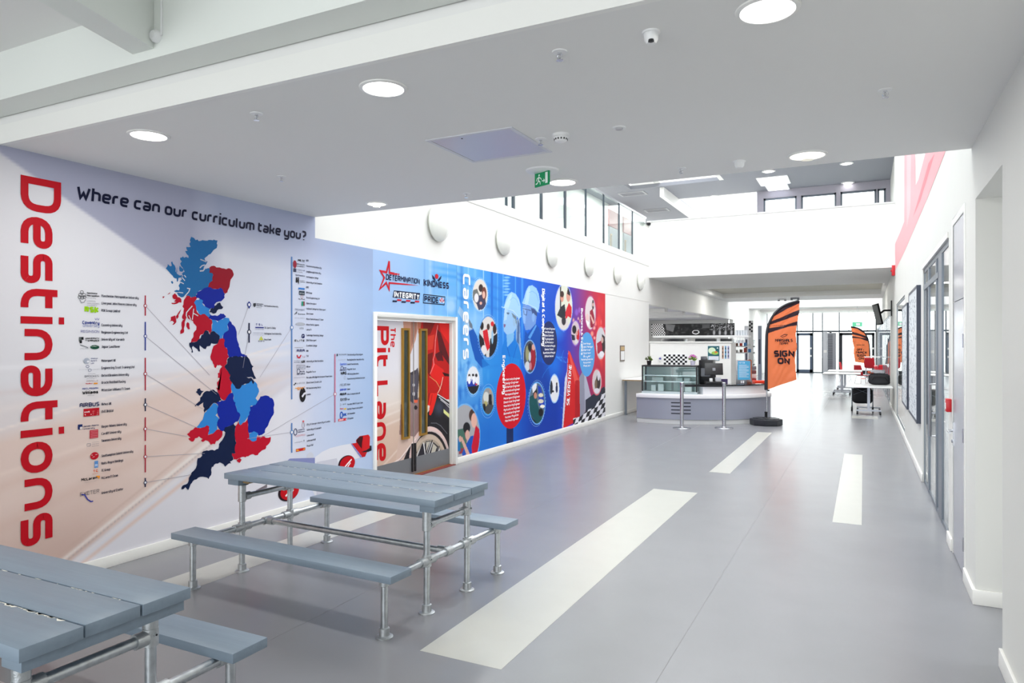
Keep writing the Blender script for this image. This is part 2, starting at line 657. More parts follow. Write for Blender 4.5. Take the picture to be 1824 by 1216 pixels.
def strip(x0, x1, y0, y1):
    MB().box(x0, x1, y0, y1, 0.0, 0.0012).build('floor_strip', M_STRIP, fl_)


strip(-2.235, -1.72, 3.31, 8.245)
strip(-1.86, -1.59, 9.66, 14.45)
strip(-0.27, -0.015, 7.48, 12.2)
strip(-0.25, 0.30, 18.1, 18.75)
a_, b_ = on_z(343, 1052), on_z(715, 914)
strip(b_[0] - 0.36, b_[0] - 0.02, 2.4, b_[1])
strip(a_[0] - 0.34, a_[0] - 0.02, -0.5, 1.5)
# welded joints of the vinyl sheets
jm = mat('vinyl_weld', (116, 116, 118), 0.5)
for x in (-3.1, -0.95):
    MB().box(x, x + 0.0025, -6, 45, 0, 0.0004).build('floor_seam', jm, fl_)

# ---- left wall
DY0, DY1 = yl(664), yl(813)          # door_1 outer frame
DZ = 2.108
wl = MB()
T = 0.16
wl.box(XL - T, XL, -6.2, -3.3, 3.6, 6.2)
wl.box(XL - T, XL, -3.3, 2.7, 3.6, 4.3)
wl.box(XL - T, XL, -6.2, DY0 + .03, 0, 3.6)
wl.box(XL - T, XL, DY1 - .03, Y_B, 0, 3.6)
wl.box(XL - T, XL, DY0 + .03, DY1 - .03, DZ - .03, 3.6)
wl.box(XL - T, XL, 5.755, Y_B, 3.6, zl(1049, 423))
wl.box(XL - T, XL, Y_B, 32.6, zl(1156, 541.7), 3.8)
wl.box(XL - T, XL, 32.6, 45.2, 0, 3.8)
wl.box(XL - T, XL, 31.3, 45.2, 3.8, 5.05)
wl.box(XL - T, XL - .06, 22.2, 31.3, 6.36, Z_R)
wl.box(XL - T, XL, 31.3, 45.2, 6.36, Z_R)
wl.box(XL - T, XL, 5.755, 22.2, 6.35, Z_R)
wl.build('wall_left', M_WALL, **KS)
# fine shadow-gap bead where the upper wall starts
MB().box(XL, XL + 0.006, 5.755, Y_B, Z_LEDGE - .012, Z_LEDGE).build('trim_1', mat('shadow_bead', (196, 196, 192), .6), **KS)
zt0, zt1 = 2.855, 2.862
MB().box(XL, XL + 0.004, yl(1077.7), Y_B, zt0, zt0 + .008).build('trim_2', M_WALLG, **KS)
# baseboards
M_BASE = mat('baseboard_paint', (236, 235, 230), 0.35, noise=0.02, nscale=6)
MB().box(XL, XL + .018, -6.2, DY0, 0, .088).box(XL, XL + .018, DY1, Y_B, 0, .088).build('baseboard_left', M_BASE, bevel=.004, **KS)

# ---- low ceiling with its edges, coffer in front of it, beams behind
MB().box(XL, XR, Y_SN, Y_SF, ZC, 3.30).build('ceiling', M_CEIL, **KS)
z1 = on_y(0, 225, Y_SN)[1]
z2 = on_y(0, 211, Y_SN)[1]
cb = MB()
cb.box(XL, XR, Y_SN, Y_SF, 3.301, Z_LEDGE - .0)
M_BEAM = mat('beam_paint', (230, 234, 229), 0.6)
cb.build('ceiling_upper_slab', M_BEAM, **KS)
MB().box(XL, XR, Y_SN - .012, Y_SN + .02, ZC - .002, z1).build('trim_3', M_TRIM, **KS)
ys = Y_SN - .012
r_ = ray(0, 178)
y_be = r_[1] * (z2 - EYE) / r_[2]
MB().box(XL - .3, XR + .3, y_be, ys, z2, 4.4).build('ceiling_beam', M_BEAM, **KS)
ztop = on_y(0, 98.7, y_be)[1]
MB().box(XL - .3, XR + .3, -3.3, y_be, ztop + .35, ztop + .5).build('ceiling_near', M_CEIL, **KS)
# the lower soffit left of the cross beam and the diagonal cross beam
zcb = on_y(237, 97, y_be)[1]
p = [on_z(u, v, zcb) for u, v in ((66, 0), (237, 97), (280, 89), (141, 0))]
d_ = (p[1][0] - p[0][0], p[1][1] - p[0][1])
far = [(p[0][0] - d_[0] * 1.5, p[0][1] - d_[1] * 1.5), (p[1][0], y_be - .001), (p[2][0], y_be - .001), (p[3][0] - d_[0] * 1.5, p[3][1] - d_[1] * 1.5)]
MB().prism(far, zcb, ztop + .349).build('ceiling_cross_beam', M_BEAM, **KS)
e0, e1 = on_z(0, 98.7, ztop), on_z(158, 52.6, ztop)
MB().prism([(-8, y_be - .01), e1, (far[0][0], far[0][1]), (-8, -3.1)], ztop + .02, ztop + .3).build('ceiling_soffit', M_CEIL, **KS)

# ---- right wall with its openings
OA0, OA1 = yr(1785.5), yr(1737.5)
OAZ = zr(1785, 293)
D20, D21 = yr(1720), yr(1697)
D2Z = zr(1697, 392.5)
G0, G1 = yr(1690), yr(1644)
GZ = zr(1645, 479)
G20, G21 = yr(1611.5), yr(1596.5)
G2Z = zr(1596, 543)
FG0, FG1 = 22.3, 44.0
WT = .22
wr = MB()
x0, x1 = XR, XR + WT
segs = [(-6.2, -3.3, 0, 6.2), (-3.3, OA0, 0, Z_R), (OA0, OA1, OAZ, Z_R), (OA1, D20 + .02, 0, Z_R), (D20 + .02, D21 - .02, D2Z - .03, Z_R), (D21 - .02, G0, 0, Z_R),
        (G0, G1, GZ, Z_R), (G1, G20, 0, Z_R), (G20, G21, G2Z, Z_R), (G21, FG0, 0, Z_R), (FG0, FG1, 2.55, Z_R), (FG1, 45.2, 0, Z_R),
        (G20, G21, 0, .1)]
for y0, y1, za, zb in segs: wr.box(x0, x1, y0, y1, za, zb)
wr.box(x1, 2.6, OA1, OA1 + .14, 0, 3.0)
wr.box(x1, 2.6, OA0 - .14, OA0, 0, 3.0)
wr.box(x1, 2.6, OA0, OA1, OAZ, OAZ + .2)
wr.build('wall_right', M_WALLG, **KS)
bb = MB()
for y0, y1 in ((-6.2, OA0), (OA1, D20), (D21, G0), (G1, G20), (G20, G21), (G21, FG0)):
    bb.box(XR - .018, XR, y0, y1, 0, .1)
bb.box(XR - .018, 2.6, OA1 - .018, OA1, 0, .1)
bb.build('baseboard_right', M_BASE, bevel=.004, **KS)
# rooms behind the right-hand glazing
M_ROOM = mat('side_room_wall', (206, 208, 212), 0.6)
rm = MB()
rm.box(6.4, 6.5, D21, 45, 0, 3.2).box(XR + WT, 6.5, D21 - .1, D21, 0, 3.2).box(XR + WT, 6.5, 15.9, 16.0, 0, 3.2)
rm.box(XR + WT, 6.5, 22.0, 22.1, 0, 3.2).box(XR + WT, 6.5, D21, 45, 3.1, 3.2)
rm.build('wall_side_rooms', M_ROOM, **KS)

# red painted rays high on the right wall
ra = Art(lambda s, t, l: (XR - .002 - l * .001, s, t))
def RP(pts): return [on_x(u, v, XR) for u, v in pts]
def C3(pts): return [(1560 + x * .3702, 250 + y * .3702) for x, y in pts]
ra.poly(RP(C3([(137, 60), (190, 58), (192, 215), (205, 190), (240, 58), (345, 30), (250, 275), (145, 520), (95, 625), (92, 500), (118, 440), (137, 390)])), (236, 158, 164))
ra.poly(RP(C3([(150, 60), (172, 58), (168, 330), (150, 420)])), (240, 176, 180), 1)
ra.poly(RP(C3([(255, 110), (285, 62), (215, 290), (180, 370)])), (222, 118, 128), 1)
rt = empty('painted_wall_graphic', (0, 0, 0), 'faded red painted V-shaped rays high on the right-hand wall', 'wall graphic')
ra.build('painted_ray', rt)

# ---- bridge, parapet and coffered soffit between the voids
M_BRIDGE = mat('bridge_paint', (238, 238, 236), 0.55)
y2, y3 = 23.6, 28.7
zc = 3.70
br = MB()
br.box(XL, XR, Y_B, Y_B + .25, zc + .1, Z_BT)
br.box(XL, XR, Y_B, y2, Z_BB, zc + .1)
br.box(XL, XR, y3, 31.3, Z_BB, zc + .1)
br.box(XL, XL + .25, y2, y3, Z_BB, zc + .1).box(XR - .1, XR, y2, y3, Z_BB, zc + .1)
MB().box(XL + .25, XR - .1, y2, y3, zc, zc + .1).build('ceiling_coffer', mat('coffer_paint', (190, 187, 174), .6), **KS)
br.box(XL, XR, 31.15, 31.3, zc + .1, 4.9)
br.build('ceiling_bridge', M_BRIDGE, **KS)
MB().box(XL, XR, Y_B - .02, Y_B + .28, Z_BT, Z_BT + .035).build('trim_4', mat('parapet_coping', (206, 207, 206), .4), **KS)
b2 = MB()
b2.box(XL, XR, 37.5, 39.2, Z_BB, 4.3).box(XL, XR, 39.2, 42, zc, 4.3).box(XL, XR, 42, 45.2, Z_BB, 4.3)
b2.box(XL, XR, 37.5, 37.7, 4.3, 5.0)
b2.build('ceiling_far', M_BRIDGE, **KS)

# ---- upper storey: left gallery behind glass
gx = -7.4
Z_G = zl(1049, 423)
up = MB()
up.box(-9, XL - T, 5.0, 45, 3.45, 3.60)
up.build('floor_gallery', M_WALLG, **KS)
MB().box(gx - .12, gx, 5.0, 45, 3.6, 6.25).build('wall_gallery', M_WALL, **KS)
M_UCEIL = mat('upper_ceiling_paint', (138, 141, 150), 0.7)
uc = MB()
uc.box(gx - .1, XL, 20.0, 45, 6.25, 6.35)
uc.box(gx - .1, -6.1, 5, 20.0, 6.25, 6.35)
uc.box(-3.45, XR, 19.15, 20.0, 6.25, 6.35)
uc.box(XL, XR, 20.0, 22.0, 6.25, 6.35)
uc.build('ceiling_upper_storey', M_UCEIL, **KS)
ub = MB()
ub.box(-6.1, -3.45, 20.0, 20.12, 6.351, Z_R)
ub.box(-3.45, XR, 19.15, 19.27, 6.351, Z_R)
ub.box(-3.57, -3.45, 19.27, 20.0, 6.251, Z_R)
ub.box(XL - .05, XL + .07, 20.13, 31.3, 5.98, 6.249)
ub.box(XL, XR, 22.0, 22.1, 6.251, Z_R)
ub.build('ceiling_rooflight_upstand', M_BRIDGE, **KS)
# roof planes beside the roof glazing
MB().box(XL, XR, 37.71, 45.2, 5.0, 5.1).box(-9, XL - T, 5, 19.9, 6.45, 6.6).build('ceiling_roof', M_CEIL, **KS)
MB().box(XL, XR, 5.6, 5.755, Z_LEDGE, Z_R).build('wall_near_void', M_WALL, **KS)

# glazed wall at the back of the bridge with three bright windows
YW = 22.0
fw = MB()
wx = [(on_y(u0, 350, YW)[0], on_y(u1, 350, YW)[0]) for u0, u1 in ((1360, 1419), (1427, 1489.5), (1497, 1561), (1563, 1578))]
zh = on_y(1460, 345, YW)[1]
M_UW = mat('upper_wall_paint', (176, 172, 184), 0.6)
xs = [on_y(1348, 350, YW)[0], ] + [q for w in wx for q in w] + [XR]
for i in range(0, len(xs), 2): fw.box(xs[i], xs[i + 1], YW + .001, YW + .15, 3.801, 6.249)
for i, w in enumerate(wx): fw.box(w[0], w[1], YW, YW + .15, zh, 6.249); fw.box(w[0], w[1], YW + .001, YW + .15, 3.801, 4.4)
fw.build('wall_bridge_back', M_UW, **KS)
for i, w in enumerate(wx):
    wo = empty(f'window_{i + 1}', ((w[0] + w[1]) / 2, YW + .07, 4.4), kind='structure')
    for nm, b, m_ in (('window_frame', None, M_ALU), ('pane', 1, M_GLASS)):
        mb = MB()
        wd = (w[1] - w[0]) / 2
        if nm == 'pane': mb.box(-wd, wd, .0, .008, 0, zh - 4.4)
        else:
            mb.box(-wd, -wd + .05, -.03, .03, 0, zh - 4.4).box(wd - .05, wd, -.03, .03, 0, zh - 4.4).box(-wd, wd, -.03, .03, 0, .05).box(-wd, wd, -.03, .03, zh - 4.45, zh - 4.4)
        mb.build(nm, m_, wo)
# small lights, vents and panels on the upper ceiling
ZU = 6.25


def at_upper(u, v): return on_z(u, v, ZU)


def lamp_disc(u, v, r, lab):
    x, y = at_upper(u, v)
    e = empty('ceiling_light', (x, y, ZU), lab, 'ceiling light', 'round lamps on the upper storey ceiling')
    MB().lathe((0, 0, 0), [(r, 0), (r, -.015), (r * .85, -.02)], 20).build('trim_ring', M_WHITEP, e)
    MB().lathe((0, 0, 0), [(r * .84, -.016), (r * .4, -.03), (0, -.034)], 20).build('diffuser', M_LAMP, e)


lamp_disc(1369, 304.5, .17, 'round lit lamp on upper ceiling beside the bright square ceiling panel')
lamp_disc(1510, 325, .17, 'round lit lamp on upper ceiling above the rightmost upper window')
lamp_disc(1508, 290.5, .16, 'small round lamp on upper ceiling nearest the low ceiling edge')
lamp_disc(1272, 349, .15, 'round lamp on upper ceiling left of the square panels')
for (u, v, sx, sy, lab) in ((1378, 321, .75, .5, 'larger bright square ceiling panel on the upper storey'), (1385, 333, .55, .35, 'smaller bright square ceiling panel behind the larger one')):
    x, y = at_upper(u, v)
    e = empty('ceiling_panel_light', (x, y, ZU), lab, 'ceiling light', 'square light panels upstairs')
    MB().box(-sx / 2 - .03, sx / 2 + .03, -sy - .03, sy + .03, -.02, 0).build('frame', M_WHITEP, e)
    MB().box(-sx / 2, sx / 2, -sy, sy, -.026, -.02).build('diffuser', mat('panel_glow', (240, 244, 255), .5, emit=(240, 246, 255), estr=1.6), e)
for (u, v, lab) in ((1127, 344.5, 'thin slotted ceiling vent over the upstairs gallery, nearer one'), (1170, 374, 'thin slotted ceiling vent over the gallery, nearer the bridge')):
    x, y = at_upper(u, v)
    e = empty('ceiling_vent', (x, y, ZU), lab, 'vent', 'slotted vents over the gallery')
    MB().box(-.4, .4, -.25, .25, -.02, 0).build('frame', mat('vent_frame', (170, 172, 178), .5), e)
    for k in range(4): MB().box(-.34, .34, -.18 + k * .1, -.12 + k * .1, -.027, -.02).build('slat', mat('vent_slat', (128, 130, 138), .5), e)
# gallery glazing
gl = empty('window_5', (XL - .08, 6, Z_G), kind='structure')
us = [880, 909.5, 921.8, 971, 1013, 1049.5, 1081, 1108, 1131.5, 1155]
ysj = [yl(u) for u in us]
ZGT = 5.12
for i in range(len(ysj) - 1):
    MB().box(-.006, .006, ysj[i] - 6 + .008, ysj[i + 1] - 6 - .008, 0, (ZGT if i > 3 else 6.25) - Z_G).build('pane', M_GLASSG, gl)
for i, y in enumerate(ysj[1:-1]):
    MB().box(-.02, .02, y - 6 - (.03 if 0 < i < 4 else .012), y - 6 + (.03 if 0 < i < 4 else .012), 0, (ZGT if i > 3 else 6.25) - Z_G).build('mullion', M_DKALU, gl)
MB().box(-.025, .025, ysj[5] - 6, ysj[-1] - 6, ZGT - Z_G, ZGT - Z_G + .045).build('handrail', M_STEEL, gl)
# gallery doors behind the glass
for k, (u0, u1) in enumerate(((1083, 1100), (1109, 1123))):
    ya, yb = on_x(u0, 400, gx)[0], on_x(u1, 400, gx)[0]
    d = empty(f'door_{k + 4}', (gx, ya, 3.6), kind='structure')
    w = yb - ya
    MB().box(0, .05, 0, w, 1.95, 2.6).build('over_panel', mat('dark_red_panel', (150, 34, 44), .4), d)
    MB().box(0, .04, .03, w - .03, 0, 1.93).build('door_leaf', M_ALU, d)
    MB().box(.04, .06, .12, .26, .5, 1.7).build('vision_frame', mat('brass_frame', (176, 140, 70), .35, .7), d)
    MB().box(.06, .064, .15, .23, .54, 1.66).build('pane', M_BLACK, d)
    MB().tube([(.05, w - .2, .95), (.1, w - .2, .95), (.1, w - .2, 1.2), (.05, w - .2, 1.2)], .012, 6).build('door_handle', M_STEEL, d)

# ---- far entrance facade
YF = 45.0
fx = lambda u: on_y(u, 600, YF)[0]
zf = lambda v: on_y(1465, v, YF)[1]
ZT = zf(590); ZH = Z_BB
fa = empty('window_6', (0, YF, 0), kind='structure')
posts = [-12, -9.5, -7.3, XL, fx(1420), fx(1448), fx(1465), fx(1495), XR - .03]

for x in posts: MB().box(x - .03, x + .03, -.05, .05, 0, ZH).build('mullion', M_DKALU, fa)
for x in (fx(1427), fx(1512), fx(1545)): MB().box(x - .02, x + .02, -.04, .04, ZT, ZH).build('mullion', M_DKALU, fa)
for i in range(len(posts) - 1):
    MB().box(posts[i] + .03, posts[i + 1] - .03, -.04, .04, ZT - .05, ZT + .05).build('transom', M_DKALU, fa)
    MB().box(posts[i] + .03, posts[i + 1] - .03, -.04, .04, 0, .06).build('sill_rail', M_DKALU, fa)
    MB().box(posts[i] + .03, posts[i + 1] - .03, -.005, .005, .06, ZT - .05).build('pane', M_GLASS, fa)
    MB().box(posts[i] + .03, posts[i + 1] - .03, -.005, .005, ZT + .05, ZH).build('pane', M_GLASS, fa)
MB().box(-14, 7, 45.0, 45.2, ZH, 5.2).box(XR, 7, 44.9, 45.1, 0, ZH).build('wall_far', M_WALLG, **KS)
# entrance doors
M_DOORB = mat('blue_grey_door_frame', (84, 98, 120), 0.4, 0.3)
for nm, xa, xb, m_, wd in (('door_6', fx(1419), fx(1447), M_DOORB, .13), ('door_7', fx(1496), fx(1558), mat('charcoal_frame', (44, 48, 56), .4, .3), .14)):
    d = empty(nm, (xa, YF - .08, 0), kind='structure')
    w = xb - xa
    MB().box(0, wd, -.04, .04, .02, 2.35).box(w - wd, w, -.04, .04, .02, 2.35).box(0, w, -.04, .04, 2.2, 2.35).box(0, w, -.04, .04, .02, .2).build('door_frame', m_, d)
    MB().box(wd, w - wd, -.005, .005, .2, 2.2).build('pane', M_GLASS, d)
    for z in (1.0, 1.45): MB().box(w - wd - .02, w - wd + .1, -.06, -.045, z - .05, z + .05).build('warning_sticker', M_WHITEP, d)
# outside: pale paving and a hedge bank beyond the glass
MB().box(-40, 40, 45.6, 90, -.15, -.02).build('ground_outside', mat('pale_paving', (214, 214, 208), .8, noise=.03, nscale=1), kind='structure')

# ---- back wall of the kitchen
kb = MB()
kb.box(-9.2, XL - T - .001, 32.3, 32.45, 0, 2.8).box(-9.3, -9.2, 18.8, 32.45, 0, 2.8).box(-9.3, XL - T, 18.7, 18.8, 0, 3.45)
kb.build('wall_kitchen', M_WALL, **KS)
MB().box(-9.3, XL - T - .001, Y_B, 32.6, zl(1156, 541.7) + .004, 2.95).build('ceiling_kitchen', mat('kitchen_ceiling', (214, 214, 222), .6), **KS)
for y in (21.2, 23.6, 26.2): MB().box(-9.2, XL - T - .02, y, y + .35, 2.70, zl(1156, 541.7)).build('ceiling_kitchen_rib', M_CEIL, **KS)
# half-height wall behind the servery
YK = 18.9
xk = on_y(1302, 640, YK)[0]
zk = on_y(1200, 610, YK)[1]
MB().box(XL, xk, YK, YK + .12, 0, zk).box(xk - .12, xk, YK + .12, 19.7, 0, zk).build('wall_servery', M_WALL, **KS)
MB().box(XL - .1, xk + .02, YK - .03, YK + .16, zk, zk + .03).build('trim_5', M_TRIM, **KS)
# ================================================================ LEFT WALL PRINTS
def LW(s, t, l=0): return (XL + .003 + l * .0007, s, t)
def w2(u, v): return on_x(u, v, XL)
def WP(pts): return [w2(*p) for p in pts]
CR = {'A': (280, 410, .0987), 'B': (280, 520, .0987), 'C': (340, 620, .0987), 'D': (310, 740, .11515)}


def MP(*chunks):
    """map outline read from enlarged crops of the survey photo, as wall points"""
    out = []
    for k, pts in chunks:
        ox, oy, sc = CR[k]
        out += [w2(ox + x * sc, oy + y * sc) for x, y in pts]
    return out


def roughen(pts, amp=.006, seed=0):
    r = random.Random(seed)
    out = []
    for i in range(len(pts)):
        a, b = np.array(pts[i]), np.array(pts[(i + 1) % len(pts)])
        out.append(tuple(a))
        L = np.hypot(*(b - a))
        k = int(L / .03)
        n = np.array([-(b - a)[1], (b - a)[0]]) / max(L, 1e-6)
        for j in range(1, k + 1):
            out.append(tuple(a + (b - a) * j / (k + 1) + n * r.uniform(-amp, amp)))
    return out


mural = empty('wall_mural', (XL, 0, 0), 'large destinations wall print with red and blue map beside the tables', 'wall mural')
mural.location = (0, 0, 0)
# printed ground of the destinations print
Y0m, Y1m = on_x(-260, 600, XL)[0], DY0
ny, nz = 420, 190
ys_ = np.linspace(Y0m, Y1m, ny)
zs_ = np.linspace(.088, ZC, nz)


def px_of(Yg, Zg, X=XL):
    d = -SY * X + CY * Yg
    return 912 + F_PX * (CY * X + SY * Yg) / d, HORIZON - F_PX * (Zg - EYE) / d


YY, ZZ = np.meshgrid(ys_, zs_)
U, V = px_of(YY, ZZ)
P = Paint(U, V)
P.set(P.grad(U, [(-200, (205, 200, 205)), (100, (222, 221, 226)), (330, (226, 226, 234)), (480, (212, 216, 230)), (560, (196, 204, 226)), (620, (178, 196, 226)), (680, (160, 186, 224))]))
# upper darker band of the print
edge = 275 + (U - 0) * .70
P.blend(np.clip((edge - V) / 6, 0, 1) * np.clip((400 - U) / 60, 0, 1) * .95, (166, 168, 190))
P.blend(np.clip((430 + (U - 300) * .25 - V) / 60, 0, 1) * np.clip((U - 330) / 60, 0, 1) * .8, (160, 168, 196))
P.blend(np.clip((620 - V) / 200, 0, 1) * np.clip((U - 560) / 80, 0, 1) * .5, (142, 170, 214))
# peach speed-blurred road
b1 = 762 - U * .29
P.blend(np.clip((V - b1) / 30, 0, 1) * np.clip((470 - U) / 160, 0, 1) * .9, (222, 196, 184))
P.blend(np.clip((V - (680 - U * .12)) / 50, 0, 1) * np.clip((560 - U) / 120, 0, 1) * .35, (216, 196, 190))
P.blend(np.clip((V - (900 - U * .35)) / 120, 0, 1) * np.clip((260 - U) / 120, 0, 1) * .55, (190, 158, 146))
for (o, sl, wd, c, a) in ((765, -.30, 3, (238, 224, 218), .8), (700, -.10, 8, (206, 190, 190), .35), (845, -.34, 6, (232, 212, 202), .5), (868, -.40, 14, (210, 180, 168), .4), (655, -.05, 7, (236, 234, 238), .5), (730, -.2, 10, (232, 222, 220), .4), (940, -.5, 18, (206, 176, 164), .35)):
    dl = np.abs(V - (o + U * sl))
    P.blend(np.clip(1 - dl / wd, 0, 1) * a * np.clip((560 - U) / 100, 0, 1), c)
# clean pale area under the diagonal edge
dg = (1006 - (U - 110) * .80)
P.blend(np.clip((V - dg) / 10, 0, 1) * np.clip((560 - U) / 60, 0, 1), (221, 219, 226))
for off, wd, c, a in ((-8, 7, (236, 230, 226), .9), (-2, 1.6, (170, 160, 166), .7), (12, 5, (228, 222, 222), .8), (26, 7, (222, 190, 176), .75), (-22, 4, (200, 172, 160), .5)):
    dl = np.abs(V - dg - off)
    P.blend(np.clip(1 - dl / wd, 0, 1) * a * np.clip((500 - U) / 120, 0, 1), c)
P.blend(np.clip((V - 740) / 60, 0, 1) * np.clip((U - 480) / 60, 0, 1) * .35, (206, 214, 234))
# upper right step: the print stops at the height of the careers print
keep = ZZ <= 2.855
ks_ = int(np.argmax(ys_ >= Y_SF)) 
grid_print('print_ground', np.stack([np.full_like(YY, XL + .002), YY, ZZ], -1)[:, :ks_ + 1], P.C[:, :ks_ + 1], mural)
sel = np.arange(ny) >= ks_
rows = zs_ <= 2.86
grid_print('print_ground', np.stack([np.full_like(YY, XL + .002), YY, ZZ], -1)[rows][:, sel], P.C[rows][:, sel], mural)

